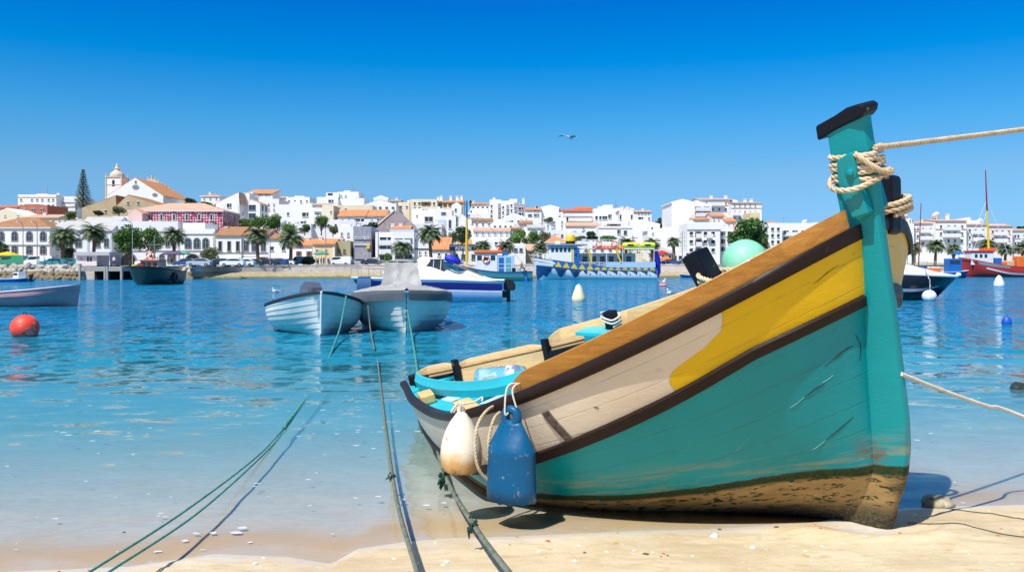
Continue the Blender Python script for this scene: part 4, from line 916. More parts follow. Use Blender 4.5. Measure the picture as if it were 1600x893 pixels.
# ---- green work boat seen bow on
hd = -pi/2; r = empty('work_boat', (P(218, 445, 91).x, 91+9, 0), 'dark green workboat seen bow on with a lifebuoy above its small wheelhouse', 'boat', rot=(0, 0, hd))
H = Hull(9, 1.85, 1.95, 1.45, 1.45, .4, rake=.5, tw=.8, um=.4, m=2.2, c=.4, n=2.6, hpw=1.6, a0=2.0, c0=.6); H.outer(r, [GREENH]); H.rail(r, BLKP, .12, .14); H.deck(r, WOODB, .02, .98, -.2)
box_part('wheelhouse', r, M_('buff_paint', (.55, .42, .32), .6), (4.4, 6.6, -.95, .95, 1.2, 2.5), bevel=.05)
for y in (-.6, 0, .6): box_part('window', r, GLS, (6.59, 6.63, y-.22, y+.22, 1.95, 2.35))
box_part('cabin_roof', r, M_('salmon_paint', (.62, .27, .18), .6), (4.2, 6.9, -1.15, 1.15, 2.5, 2.62), bevel=.04); lifebuoy(r, (6.4, 0, 3.05), .36, 'x')
box_part('red_number_plate', r, REDH, (8.62, 8.72, -.2, .25, 1.72, 2.1)); 
for y in (-.75, .9): mb = MB(); mb.lathe([(.07, 0), (.07, .05)], (8.0, y, 1.0), 10, M=Matrix.Rotation(pi/2, 3, 'Y')); mb.build('fairlead', WHITE, r)
mb = MB(); mb.tube([Vector((5.2, 0, 2.6)), Vector((5.2, 0, 5.2))], .05, 6); mb.tube([Vector((5.2, -.8, 4.2)), Vector((5.2, .8, 4.2))], .03, 6); mb.build('mast', GREY, r)
mb = MB(); mb.lathe([(.3, 0), (.34, .3), (.3, .6)], (7.2, -1.2, 1.5), 10); mb.build('net_heap', YEL, r, smooth=True)
for y in (-1.95, 1.95): mb = MB(); mb.tube([Vector((4.5+.45*cos(a), y, .75+.45*sin(a))) for a in [2*pi*k/14 for k in range(14)]], .13, 7, closed=True); mb.build('tyre_fender', BLKP, r, smooth='all')
# ---- small craft
def dinghy(px, py, Y, hd, L, col, inside, label, group, motor=True, cab=False):
    r = place('dinghy', px, py, Y, hd, label, group=group); r.location.x -= cos(hd)*L/2; r.location.y -= sin(hd)*L/2
    H = Hull(L, L*.19, L*.15, L*.11, L*.11, .15, rake=.3, tw=.8); H.outer(r, [col], nu=24); H.rail(r, WHITE, .05, .06); H.inner(r, inside, .4)
    if motor: motor_part(r, (-.18, 0, .25), .2, 1, BLKP)
    if cab: box_part('cuddy', r, WHITE, (L*.45, L*.75, -L*.12, L*.12, L*.08, L*.3), bevel=.04); box_part('window', r, GLS, (L*.49, L*.72, -L*.125, L*.125, L*.2, L*.27))
    for u in (.4, .7): q = H.p(u, .2, 1); box_part('thwart', r, inside, (q.x-.1, q.x+.1, -q.y+.05, q.y-.05, q.z-.02, q.z+.02))
    return r
g = 'small boats moored in front of the rocks'
dinghy(6, 438, 118, .5, 4.2, WHITE, BLU, 'small white dinghy nearest the left edge below the boulder bank', g)
dinghy(20, 438, 116, .2, 3.6, BLU, WHITE, 'small blue dinghy moored between two others below the boulder bank', g)
dinghy(33, 438, 118, 2.6, 4.2, M_('turquoise_paint', (.05, .35, .5), .4), WHITE, 'small turquoise dinghy furthest right of the three by the boulders', g, cab=True)
dinghy(1081, 430, 182, pi, 5.0, BLU, WHITE, 'small open blue boat beside the wooden jetty post', None, False)
# ---- black and white motor yacht
r = place('motor_yacht', 1497, 468, 45.5, 0, 'black hulled white decked motor yacht lying right of the teal stem'); r.location.x -= 7.4
H = Hull(7.4, 1.3, 1.20, 1.42, 1.42, .3, rake=1.5, tw=.9, um=.5, hpw=1.2, c=.45, a=3, n=2.0, m=1.4); H.outer(r, [WHITE, BLKH], ((.05, 0), (1, 1))); H.rail(r, WHITE, .06, .08)
H.stripe(r, GREYST, .46, .52, .12, .99, .012, 'grey_stripe', tf=lambda u: (lerp(.30, .46, sm(u, 0, .4)), lerp(.32, .55, sm(u, 0, .4))))
mb = MB(); rows = []
for i in range(31):
    u = lerp(.0, .97, i/30); q = H.p(u, 0, 1); hh = interp(u, [0, .15, .4, .6, .97], [.04, .16, .55, .95, 1.05]); rows.append([Vector((q.x, v*q.y*.98, q.z+hh*(1-abs(v)**2.2))) for v in [j/8-1 for j in range(17)]])
mb.grid(rows); mb.build('cabin_top', WHITE, r, smooth='all', fix=False)
mb = MB(); mb.lathe([(.09, 0), (.11, .1), (.08, .2)], (7.32, 0, 1.27), 10, M=Matrix.Rotation(pi/2, 3, 'Y')); mb.build('bow_roller', WHITE, r, smooth=True)
fl_ = empty('fender', P(1452, 463, 43.8), 'round white fender hanging on a chain beside the black motor yacht', 'fender'); mb = MB(); mb.lathe([(.34*sin(pi*i/12), -.34*cos(pi*i/12)*.95) for i in range(1, 12)], (0, 0, 0), 18); mb.build('fender_ball', WHITE2, fl_, smooth=True)
mb = MB(); rope(mb, [Vector((.04, 0, .3)), Vector((.12, .2, .8)), Vector((.06, .6, 1.3))], .03, .3); mb.build('chain', GREY, fl_)
# ---- red fishing boat
r = place('fishing_boat', 1498, 432, 196, pi, 'red fishing boat with a white wheelhouse and tall yellow mast at the right', group='fishing boats moored off the town'); r.location.x += 19
H = Hull(19, 2.6, 4.4, 2.2, 2.0, .6, rake=1.5, tw=.8, um=.4, hpw=1.7, c=.45); H.outer(r, [REDH, REDD], ((.75, 0), (1, 1))); H.rail(r, REDH, .12, .16); H.deck(r, GREY, .02, .98, -.5)
H.stripe(r, GREY, .04, .2, .16, .52, .04, 'grey_band', side=1); H.stripe(r, WHITE, .46, .56, .25, .98, .06, 'white_band', tf=lambda u: (lerp(.30, .5, sm(u, .2, .6)), lerp(.38, .62, sm(u, .2, .6)))); H.stripe(r, WHITE, 0, .05, .0, .14, .05, 'white_gunwale')
box_part('wheelhouse', r, WHITE2, (12.2, 17.0, -1.6, 1.6, 2.6, 5.4), bevel=.15); box_part('wheelhouse_roof', r, REDH, (12.0, 17.2, -1.8, 1.8, 5.4, 5.8), bevel=.1); box_part('upper_roof', r, ORG, (11.2, 14.0, -1.2, 1.2, 5.8, 6.3), bevel=.06)
for k in range(3): box_part('window', r, GLS, (13.6+k*1.05, 14.2+k*1.05, 1.58, 1.63, 4.2, 5.0), bevel=.05)
mb = MB(); mb.tube([Vector((12.3, 0, 3)), Vector((12.8, 0, 14.5))], [.28, .2], 8); mb.build('mast', YEL, r, smooth=True); mb = MB(); mb.tube([Vector((12.8, 0, 14.5)), Vector((13.15, 0, 23.4))], [.2, .10], 8); mb.build('mast_top', REDD, r, smooth=True)
for a_, b_ in (((12.8, 0, 17), (17.3, 0, 6)), ((12.8, 0, 17), (8, 1, 3)), ((12.8, 0, 14.4), (15.8, 0, 5.8))): mb = MB(); mb.tube([Vector(a_), Vector(b_)], .04, 4); mb.build('stay', WHITE, r)
for k, (x, c_, z) in enumerate(((9.8, ORG, 3.4), (8.2, M_('buff_canvas', (.6, .4, .25), .8), 3.6), (6.0, ORG, 4.6), (10.9, BLU, 4.2), (4.4, ORG, 3.6), (2.6, AQUA, 3.2))): box_part('deck_gear', r, c_, (x-.8, x+.8, -1.0, 1.2, 1.8, z), bevel=.2)
mb = MB(); mb.tube([Vector((3.5, 0, 2)), Vector((3.5, 0, 8.5))], .1, 6); mb.tube([Vector((3.5, 0, 8.4)), Vector((6.0, 0, 8.4))], .07, 6); mb.build('gallows', GREY, r)
# ---- boats of the marina behind the yacht
def marina_boat(px, py, Y, L, hd, col, label, kind):
    r = place('moored_boat', px, py, Y, hd, label, group='boats in the marina at the right'); r.location.x -= cos(hd)*L/2
    H = Hull(L, L*.16, L*.17, L*.12, L*.12, .3, rake=.8, tw=.8); H.outer(r, [col], nu=24); H.rail(r, WHITE, .08, .08); H.deck(r, WHITE)
    if kind == 'cabin':
        box_part('cabin', r, WHITE, (L*.25, L*.7, -L*.1, L*.1, L*.1, L*.28), bevel=.08)
        box_part('window', r, GLS, (L*.3, L*.66, -L*.103, L*.103, L*.19, L*.25)); railing(r, [H.p(.3, 0, -1), H.p(.1, 0, -1), H.p(.02, 0, -1)], .7, .03, 4, 1, STEEL)
    if kind == 'open': railing(r, [(L*.1, -L*.14, L*.12), (L*.5, -L*.15, L*.12)], 2.2, .05, 3, 1, WHITE, 'bimini_frame'); box_part('bimini', r, WHITE, (L*.08, L*.52, -L*.15, L*.15, L*.12+2.2, L*.12+2.26), bevel=.02); box_part('console', r, BLU, (L*.4, L*.55, -.5, .5, L*.1, L*.26))
    if kind == 'work': box_part('wheelhouse', r, BLU, (L*.5, L*.8, -L*.1, L*.1, L*.1, L*.42), bevel=.06); box_part('window', r, GLS, (L*.54, L*.76, -L*.103, L*.103, L*.3, L*.38)); box_part('deck_gear', r, ORG, (L*.1, L*.35, -.9, .9, L*.1, L*.22), bevel=.2)
    return r
marina_boat(1478, 431, 175, 9, 0, DBLU, 'dark blue work boat with orange gear, bow towards the red boat', 'work')
marina_boat(1412, 428, 185, 9, 0, WHITE, 'white cabin boat in the marina nearest the teal stem', 'cabin')
r = marina_boat(1440, 428, 188, 9, pi, WHITE, 'white open boat with a flat white awning and a dark thin mast', 'open')
mb = MB(); mb.tube([Vector((5.2, 0, 1)), Vector((4.6, 0, 15.6))], [.14, .09], 6); mb.build('mast', REDD, r)
marina_boat(1455, 427, 196, 8, 0, WHITE, 'white cabin boat half hidden behind the blue work boat', 'cabin')
marina_boat(1492, 426, 205, 8, pi, WHITE, 'white cabin boat in the marina just left of the red bow', 'cabin')
marina_boat(1085, 427, 200, 6, pi, WHITE, 'white cabin boat at the quay behind the small blue boat', 'cabin')

# ---- buoys
def buoy(px, py, Y, prof, mats, label, name='buoy', seg=24, lines=None):
    q = P(px, py, Y); r = empty(name, (q.x, Y, 0), label, 'buoy'); mb = MB(); mb.lathe(prof, seg=seg); mb.build('float_body', mats[0], r, smooth=True)
    mb = MB(); z = prof[-1][1]; mb.tube([Vector((.035*cos(a), 0, z+.02+.035*sin(a))) for a in [2*pi*k/10 for k in range(10)]], .012, 5, closed=True); mb.build('lifting_eye', mats[-1], r); return r
RB = M_('red_buoy_plastic', (.88, .065, .03), .5, var=.1, scale=5, dirt=((.78, .33, .28), 3, .56), bump=.15)
r_ = .305; buoy(39, 525, 20.4, [(r_*sin(a), .19-r_*cos(a)) for a in [pi*(.18+.80*i/18) for i in range(19)]], [RB, DKRAIL], 'large round red mooring buoy at the left', seg=32)
YB = M_('pale_yellow_plastic', (.78, .72, .42), .5, dirt=((.5, .5, .3), 4, .6))
buoy(904, 469, 44, [(.28, -.1), (.34, .04), (.33, .18), (.22, .5), (.14, .72), (.10, .78)], [YB, WHITE], 'pale yellow conical buoy left of the tilted boat')
buoy(1561, 446, 87, [(.46, -.1), (.50, .1), (.46, .3), (.28, .75), (.15, .95), (.05, 1.0)], [WHITE2, YB], 'white conical buoy in front of the red fishing boat')
buoy(1573, 507, 25, [(.10, -.05), (.13, .02), (.12, .12), (.06, .2)], [M_('blue_buoy', (.01, .08, .5), .5), BLU], 'small blue buoy near the right edge')
buoy(1036, 446, 87, [(.34, -.05), (.44, .04), (.40, .16), (.16, .24)], [PINK, PINK], 'small pink buoy with a gull sitting on it')
# ---------------------------------------------------------------- the far shore: quay, hill and town
CX = [-420, -57, -54, -44, -30, 10, 40, 60, 170, 420]; CY = [145, 145, 163, 172, 178, 186, 190, 200, 212, 216]
def coast(x): return interp(x, CX, CY)
def hill_h(px): return interp(px, [-400, 0, 100, 300, 900, 1080, 1180, 1300, 1500, 2000], [14, 15, 19, 18, 17, 15, 8, 4, 3, 3])
def land_z(x, y):
    px = 800+F*x/max(y, 1); return 2.05+.5*sm(y, 150, 200)+hill_h(px)*sm(y, 212, 345)+.8*noise.noise(Vector((x*.03, y*.04, 0)))*sm(y, 212, 240)
m = bpy.data.materials.new('town_ground'); s = NT(m); co = s.coords('Object')
c = s.mix(s.rng(s.noise(co, .08, 5), .4, .6), (.40, .36, .29), (.16, .17, .07)); c = s.mix(s.rng(s.noise(co, .6, 4), .5, .7, 0, .7), c, (.52, .47, .38)); s.put(s.b.inputs['Base Color'], c); s.b.inputs['Roughness'].default_value = .9
xs = [-400+800*i/160 for i in range(161)]; ds = [0.02, 3, 8, 14, 20, 26, 34, 42, 52, 62, 74, 88, 102, 118, 135, 155, 180, 260, 500]
mb = MB(); mb.grid([[(x, coast(x)+d, land_z(x, coast(x)+d)) for x in xs] for d in ds]); tag(mb.build('hillside_ground', m, smooth='all', fix=False), kind='structure')
# road and promenade behind the quay edge
ROAD = mat('quay_asphalt', (.10, .10, .105), .85, col2=(.15, .15, .15), scale=.8); PAV = mat('pale_promenade', (.52, .48, .42), .8, var=.08, scale=.5)
xs2 = [-150+330*i/110 for i in range(111)]
mb = MB(); mb.grid([[(x, coast(x)+d, land_z(x, coast(x)+d)+.12) for x in xs2] for d in (.05, 4)]); mb.grid([[(x, coast(x)+4, land_z(x, coast(x)+4)+.12-q) for x in xs2] for q in (0, .12)]); tag(mb.build('promenade_pavement', PAV, fix=False), kind='structure')
mb = MB(); mb.grid([[(x, coast(x)+d, land_z(x, coast(x)+d)+.01) for x in xs2] for d in (4, 11)]); tag(mb.build('quay_road', ROAD, fix=False), kind='structure')
# bank below the promenade
m = bpy.data.materials.new('bank_stone'); s = NT(m); co = s.coords('Object'); n1 = s.noise(co, 1.2, 8, .75); gz = s.new('SeparateXYZ'); s.l.new(co, gz.inputs[0])
c = s.mix(s.rng(n1, .3, .7), (.30, .24, .13), (.50, .42, .28)); c = s.mix(s.rng(s.math('ADD', gz.outputs[2], s.math('MULTIPLY', n1, .8)), .9, .6), c, (.13, .14, .05)); s.put(s.b.inputs['Base Color'], c); s.b.inputs['Roughness'].default_value = .9; s.put(s.b.inputs['Normal'], s.bump(n1, 1, .3)); BANK = m
xs3 = [-56+116*i/200 for i in range(201)]
mb = MB(); mb.grid([[(x, coast(x)-w+.5*noise.noise(Vector((x*.4, w, 0))), z+.15*noise.noise(Vector((x*1.1, z*3, 4)))) for x in xs3] for w, z in ((7.5, -.6), (5.5, -.1), (4, .3), (2.4, .75), (1.2, 1.0), (.2, 1.25))]); tag(mb.build('stony_bank', BANK, smooth='all', fix=False), kind='structure')
WALLM = mat('sea_wall_masonry', (.58, .47, .40), .85, col2=(.68, .60, .53), scale=.9, dirt=((.30, .26, .2), 1.5, .60), bump=.4, bscale=3)
mb = MB(); k_ = [(x, coast(x)) for x in xs3]; mb.grid([[(x, y+a_, z_ if z_ < 1.9 else land_z(x, y)+z_-1.9) for x, y in k_] for a_, z_ in ((-.3, .9), (-.12, 1.9+.02), (-.18, 1.9+.03), (-.18, 1.9+.28), (.3, 1.9+.28), (.3, 1.9+.0))])
tag(mb.build('sea_wall', WALLM, fix=False, at=(0, 180, 1)), 'long pale pinkish masonry sea wall above the stony bank', 'wall')
mb = MB(); mb.grid([[(x, coast(x)-.02, z) for x in [-400+344*i/50 for i in range(51)]] for z in (-1, 2.05)]); mb.grid([[(x, coast(x)-.02, z) for x in [60+340*i/50 for i in range(51)]] for z in (-1, 2.4)]); tag(mb.build('quay_wall', WALLM, fix=False), 'long quay wall behind the boulders', 'wall')
# boulders
BM1 = mat('pale_boulder', (.42, .38, .32), .9, var=.16, scale=1.2, bump=.6, bscale=6); BM2 = mat('brown_boulder', (.20, .155, .09), .9, var=.25, scale=1.0, bump=.6, bscale=6)
rocks = []
for k in range(5):
    for mm in (BM1, BM2):
        bm = bmesh.new(); bmesh.ops.create_icosphere(bm, subdivisions=2, radius=.5)
        for v in bm.verts: v.co *= 1+.5*noise.noise(v.co*1.7+Vector((k*9, 0, 0)))+.18*noise.noise(v.co*4+Vector((0, k*7, 0))); v.co.z *= .75
        me = bpy.data.meshes.new('boulder'); bm.to_mesh(me); bm.free(); me.materials.append(mm); rocks.append(me)
def boulder_run(px0, px1, n, rows, Yb):
    for i in range(n):
        for j in range(rows):
            px = lerp(px0, px1, (i+.5+rnd.uniform(-.3, .3))/n); Y = Yb+j*1.35+rnd.uniform(-.3, .3); z = -.05+j*.62; up = j >= rows/2
            o = inst(rocks[2*rnd.randrange(5)+(0 if up else 1)], 'boulder', None, ((px-800)/F*Y, Y, z+.1), (rnd.uniform(0, 6), rnd.uniform(-.4, .4), rnd.uniform(0, 6)), (rnd.uniform(1.0, 1.6),)*3)
            tag(o, ('pale sunlit boulder in the upper rows of the bank below the quay' if up else 'brown wet boulder in the bottom rows of the bank at the waterline'), 'boulder', 'boulders piled along the quay')
boulder_run(-30, 127, 22, 4, 140.5); boulder_run(247, 300, 8, 4, 149); boulder_run(1036, 1110, 9, 4, 190)
# concrete landing stage at the left
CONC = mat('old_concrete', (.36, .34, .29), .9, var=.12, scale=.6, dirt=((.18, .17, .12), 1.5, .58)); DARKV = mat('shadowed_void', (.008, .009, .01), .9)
st_ = empty('landing_stage', P(157, 437, 139), 'concrete landing stage with dark openings below the small kiosk', 'pier'); st_.location.z = 0
x0_, x1_ = (124-157)/F*139, (192-157)/F*139
box_part('deck', st_, CONC, (x0_, x1_, -.2, 9, 1.35, 1.95)); box_part('back_wall', st_, DARKV, (x0_, x1_, 5, 5.3, -.5, 1.34))  # near-black sheet under the deck paints the shade behind the openings
for x in (x0_, x0_+3.9, x0_+4.15+.1, x1_-.3): box_part('pier_post', st_, CONC, (x, x+.28, -.3, .2, -.5, 2.1 if x != x0_ else 2.5))
st_ = empty('landing_stage', P(1050, 429, 196), 'low wooden jetty with a dark post, left of the small blue boat', 'pier'); st_.location.z = 0
box_part('deck', st_, mat('dark_jetty_wood', (.07, .055, .04), .9), (-2.6, 3, -3, 3, .35, .6)); 
for x in (-2.2, 2.6): box_part('pier_post', st_, MATS['dark_jetty_wood'], (x, x+.3, -3, -2.7, -.5, 1.0))
box_part('tall_post', st_, MATS['dark_jetty_wood'], (3.0, 3.6, -1, -.4, -.5, 5.2))

# ---- building materials
WM = {'w': mat('white_render', (.80, .79, .77), .8, var=.03, scale=.25, dirt=((.60, .57, .52), .7, .64)), 'w2': mat('white_limewash', (.72, .72, .74), .85, var=.05, scale=.2, dirt=((.5, .48, .45), .6, .62)),
      'g': mat('grey_render', (.42, .42, .45), .85, var=.08, scale=.3), 'p': mat('pink_render', (.70, .50, .44), .85, var=.05, scale=.3), 'pp': mat('pale_pink_render', (.76, .66, .63), .85, var=.04, scale=.3), 'c': mat('cream_render', (.74, .64, .48), .85, var=.06, scale=.3),
      'y': mat('yellow_render', (.74, .58, .32), .85, var=.05, scale=.3), 'o': mat('ochre_stone', (.42, .32, .19), .9, col2=(.52, .42, .27), scale=.3, dirt=((.28, .22, .14), .8, .6), bump=.4, bscale=2), 'r': mat('terracotta_wall', (.48, .16, .10), .85, var=.12, scale=.3),
      'b': mat('blue_grey_render', (.42, .47, .55), .85, var=.05, scale=.3), 'l': mat('lilac_grey_wall', (.36, .34, .38), .85, var=.08, scale=.3), 'ol': mat('shaded_yellow_render', (.42, .37, .22), .85, var=.06, scale=.3)}
def tile(name, a, b_):
    m = bpy.data.materials.new(name); s = NT(m); co = s.coords('Object'); n1 = s.noise(co, .7, 6, .7); n2 = s.noise(co, 5, 3)
    wv = s.new('TexWave', bands_direction='X'); s.l.new(co, wv.inputs[0]); wv.inputs['Scale'].default_value = 1.4; wv.inputs['Distortion'].default_value = .4
    c = s.mix(s.rng(n1, .3, .7), a, b_); c = s.mix(s.rng(n2, .55, .7, 0, .5), c, (.20, .10, .05)); c = s.mix(s.math('MULTIPLY', wv.outputs[0], .25), c, tuple(v*.5 for v in a)); s.put(s.b.inputs['Base Color'], c); s.b.inputs['Roughness'].default_value = .85; s.put(s.b.inputs['Normal'], s.bump(wv.outputs[0], .6, .1)); return m
RM = {'t': tile('orange_roof_tiles', (.58, .23, .085), (.70, .33, .14)), 'b': tile('brown_roof_tiles', (.34, .15, .07), (.46, .25, .12)), 'k': tile('pink_roof_tiles', (.60, .36, .24), (.70, .46, .33)), 'g': mat('grey_roof', (.42, .42, .40), .8, var=.1, scale=.4), 'w': WM['w'], 'r': mat('red_roof_paint', (.50, .13, .07), .8, var=.1, scale=.3)}
PANE = mat('window_pane', (.03, .04, .05), .12, spec=.8, var=.3, scale=.2); FRAMEW = mat('window_frame_white', (.74, .74, .72), .6); FRAMED = mat('window_frame_grey', (.22, .22, .24), .6); SHUT = mat('brown_shutter', (.20, .12, .07), .7); SHUTG = mat('green_grey_shutter', (.12, .17, .16), .7)
WC = {}
def window_mesh(w, h, st):
    key = (round(w, 1), round(h, 1), st)
    if key in WC: return WC[key]
    w, h = key[0], key[1]; mb = MB(); f_ = .12; fr = {'w': FRAMEW, 'a': FRAMED, 'd': FRAMED, 's': SHUT, 'n': FRAMEW, 'g': SHUTG, 'v': DARKV}.get(st, FRAMEW)
    if st == 'a':
        def arc(ww, hh, o_): return [(-ww/2, -hh/2-o_)]+[(ww/2, -hh/2-o_)]+[(ww/2*cos(a), hh/2-ww/2*.9+ww/2*sin(a)) for a in [pi*i/8 for i in range(9)]]
        mb.prism(arc(w+.4, h+.4, 0), 'y', -.10, .0, 1); mb.prism(arc(w, h, .0), 'y', -.115, -.02, 0); mb.b(-.05, .05, -.14, -.1, -h/2, h/2-.1, 1); mb.b(-w/2, w/2, -.14, -.1, -.05+h*.1, .05+h*.1, 1)
    elif st == 'v':
        mb.b(-w/2, w/2, -.05, .0, -h/2, h/2, 0); mb.b(-w/2-.06, w/2+.06, -.22, 0, -h/2-.12, -h/2, 1); mb.b(-w/2-.05, w/2+.05, -.16, 0, h/2, h/2+.12, 1)
        if w > .8: mb.b(w*.12, w*.2, -.09, -.04, -h/2, h/2, 1)
    else:
        mb.b(-w/2, w/2, -.04, .02, -h/2, h/2, 0)
        for a in (-1, 1): mb.b(a*w/2-(f_ if a > 0 else 0), a*w/2+(f_ if a < 0 else 0), -.12, -.0, -h/2, h/2, 1)
        mb.b(-w/2, w/2, -.12, 0, h/2-f_, h/2, 1); mb.b(-w/2-.08, w/2+.08, -.20, 0, -h/2-.1, -h/2+.04, 1)
        if w > .9: mb.b(-.04, .04, -.08, 0, -h/2, h/2, 1)
        if st == 's' or st == 'g':
            for a in (-1, 1): mb.b(a*(w/2+.05), a*(w/2+.05+w*.42), -.08, 0, -h/2, h/2, 1)
    WC[key] = mb.mesh('window', [PANE, FRAMEW if st == 'v' else fr]); return WC[key]
BALC = {}
def balcony_mesh(w):
    w = round(w*2)/2
    if w not in BALC:
        mb = MB(); mb.b(-w/2, w/2, -1.1, 0, -.15, 0); mb.b(-w/2, w/2, -1.12, -1.02, 0, .95, 1); BALC[w] = mb.mesh('balcony', [WM['w'], WM['w2']])
    return BALC[w]
def dish_mesh():
    mb = MB(); M2 = Matrix.Rotation(-1.0, 3, 'X'); mb.lathe([(.05, 0), (.5, .1), (.85, .3), (.9, .38), (.82, .34), (.4, .16), (.02, .08)], (0, 0, 1.1), 14, M=M2); mb.tube([(0, .1, 0), (0, 0, 1.1)], .06, 5); return mb.mesh('satellite_dish', WM['w'], smooth=True)
DISH = dish_mesh()
def pxz(py, Y): return CH-(py-HY)/F*Y
def house(x0, x1, yt, Y, label, wall='w', roof='flat', rp=0, rt='t', win=None, d=9, cat='house', name='house', side=None, ybase=None, extra=(), rz=0, grp=None, par=.5, mats=None):
    """a building from its photo span: x0..x1 and eave row yt at distance Y. win = list of (cols, rows, first row centre, pitch, width px, height px, style[, x list])"""
    cx = (x0+x1)/2; X0, X1 = (x0-cx)/F*Y, (x1-cx)/F*Y; X = (cx-800)/F*Y; zt = pxz(yt, Y)
    zb_ = min(land_z(X, Y+d), land_z(X, Y))-.6 if ybase is None else pxz(ybase, Y)
    r = empty(name, (X, Y, zb_), label, cat, grp, rot=(0, 0, rz)); H_ = zt-zb_; wm = mats or WM[wall]
    mb = MB(); mb.b(X0, X1, 0, d, 0, H_)
    if roof == 'gablef': g = rp/F*Y; ax_ = lerp(X0, X1, .5 if side is None else side); mb.prism([(X0, H_-.01), (X1, H_-.01), (ax_, H_+g)], 'y', 0, d)
    if roof == 'gables': g = rp/F*Y; mb.prism([(0, H_-.01), (d, H_-.01), (d/2, H_+g)], 'x', X0, X1)
    if roof == 'flat':
        for a in ((X0, X1, .0, .25), (X0, X1, d-.25, d), (X0, X0+.25, .25, d-.25), (X1-.25, X1, .25, d-.25)): mb.b(*a, H_, H_+par)
    mb.build('wall', wm, r)
    rm = RM[rt]; ov = .35
    if roof == 'hip':
        g = rp/F*Y; i_ = min((X1-X0)/2*.98, d/2); mb = MB()
        v = [(X0-ov, -ov, 0), (X1+ov, -ov, 0), (X1+ov, d+ov, 0), (X0-ov, d+ov, 0), (X0+i_, d/2, g), (X1-i_, d/2, g)]; v = [(a, b_, c_+H_+.02) for a, b_, c_ in v]
        mb.add(v, [(0, 1, 5, 4), (1, 2, 5), (2, 3, 4, 5), (3, 0, 4), (3, 2, 1, 0)]); mb.b(X0-ov, X1+ov, -ov, d+ov, H_-.22, H_+.0, 1); mb.build('roof', [rm, WM['w2']], r)
    elif roof == 'gables':
        g = rp/F*Y; mb = MB(); mb.prism([(-ov, H_-.1), (d/2, H_+g+.05), (d+ov, H_-.1), (d+ov, H_+.12), (d/2, H_+g+.28), (-ov, H_+.12)], 'x', X0-.15, X1+.15); mb.build('roof', rm, r)
    elif roof == 'gablef':
        g = rp/F*Y; mb = MB(); mb.prism([(X0-ov, H_-.15), (ax_, H_+g), (X1+ov, H_-.15), (X1+ov, H_+.08), (ax_, H_+g+.25), (X0-ov, H_+.08)], 'y', .25, d+.2); mb.build('roof', rm, r)
    elif roof == 'shed':
        g = rp/F*Y; mb = MB(); mb.prism([(-ov, H_), (d, H_+g), (d, H_+g+.25), (-ov, H_+.25)], 'x', X0-.2, X1+.2); mb.prism([(0, H_), (d-.05, H_), (d-.05, H_+g)], 'x', X0, X1, 1); mb.build('roof', [rm, wm], r)
    if win is None and (x1-x0) > 12:
        n_ = max(1, int((x1-x0)/rnd.uniform(8, 13))); win = [(n_, 2, yt+6, 10, 3.4, 4.6, rnd.choice('wwdv'))]
    for wdef in (win or []):
        c_, r_, y0_, pt, w_, h_, st = wdef[:7]; xl = wdef[7] if len(wdef) > 7 else [lerp(x0, x1, (k+.5)/c_) for k in range(c_)]
        for j in range(r_):
            for xx in xl:
                me = window_mesh(w_/F*Y, h_/F*Y, st); z = pxz(y0_+j*pt, Y)-zb_
                if z-h_/F*Y/2 < .1: continue
                inst(me, 'door' if st == 'D' else 'window', r, ((xx-cx)/F*Y, -.01, z))
    if roof == 'flat' and d > 8 and (x1-x0) > 12 and cat == 'house':
        q_ = rnd.random(); xr = rnd.uniform(x0+3, x1-3); extra = list(extra)
        if q_ < .35: extra.append(('chim', [xr], rnd.uniform(.8, 1.6)))
        elif q_ < .6: extra.append(('mast', [(xr, rnd.uniform(1.6, 3.0))]))
        elif q_ < .75: extra.append(('dish', [xr], .5))
        if rnd.random() < .4: extra.append(('tank', rnd.uniform(x0+2.5, x1-2.5)))
    if roof in ('gables', 'hip') and (x1-x0) > 14 and rnd.random() < .6: extra = list(extra)+[('chim', [rnd.uniform(x0+2, x1-2)], .9+rp/F*Y*.6)]
    # windows on the side walls too
    if win and d > 5 and Y < 400:
        st = win[0][6]; st = 'w' if st in 'v' else st
        for sx_ in (-1, 1):
            for j in range(min(2, win[0][1])):
                for yy in (d*.3, d*.7):
                    z = pxz(win[0][2]+j*win[0][3], Y)-zb_
                    if 1 < z < H_-1: inst(window_mesh(min(1.1, win[0][4]/F*Y), win[0][5]/F*Y, st), 'window', r, (X0-.01 if sx_ < 0 else X1+.01, yy, z), (0, 0, -pi/2 if sx_ < 0 else pi/2))
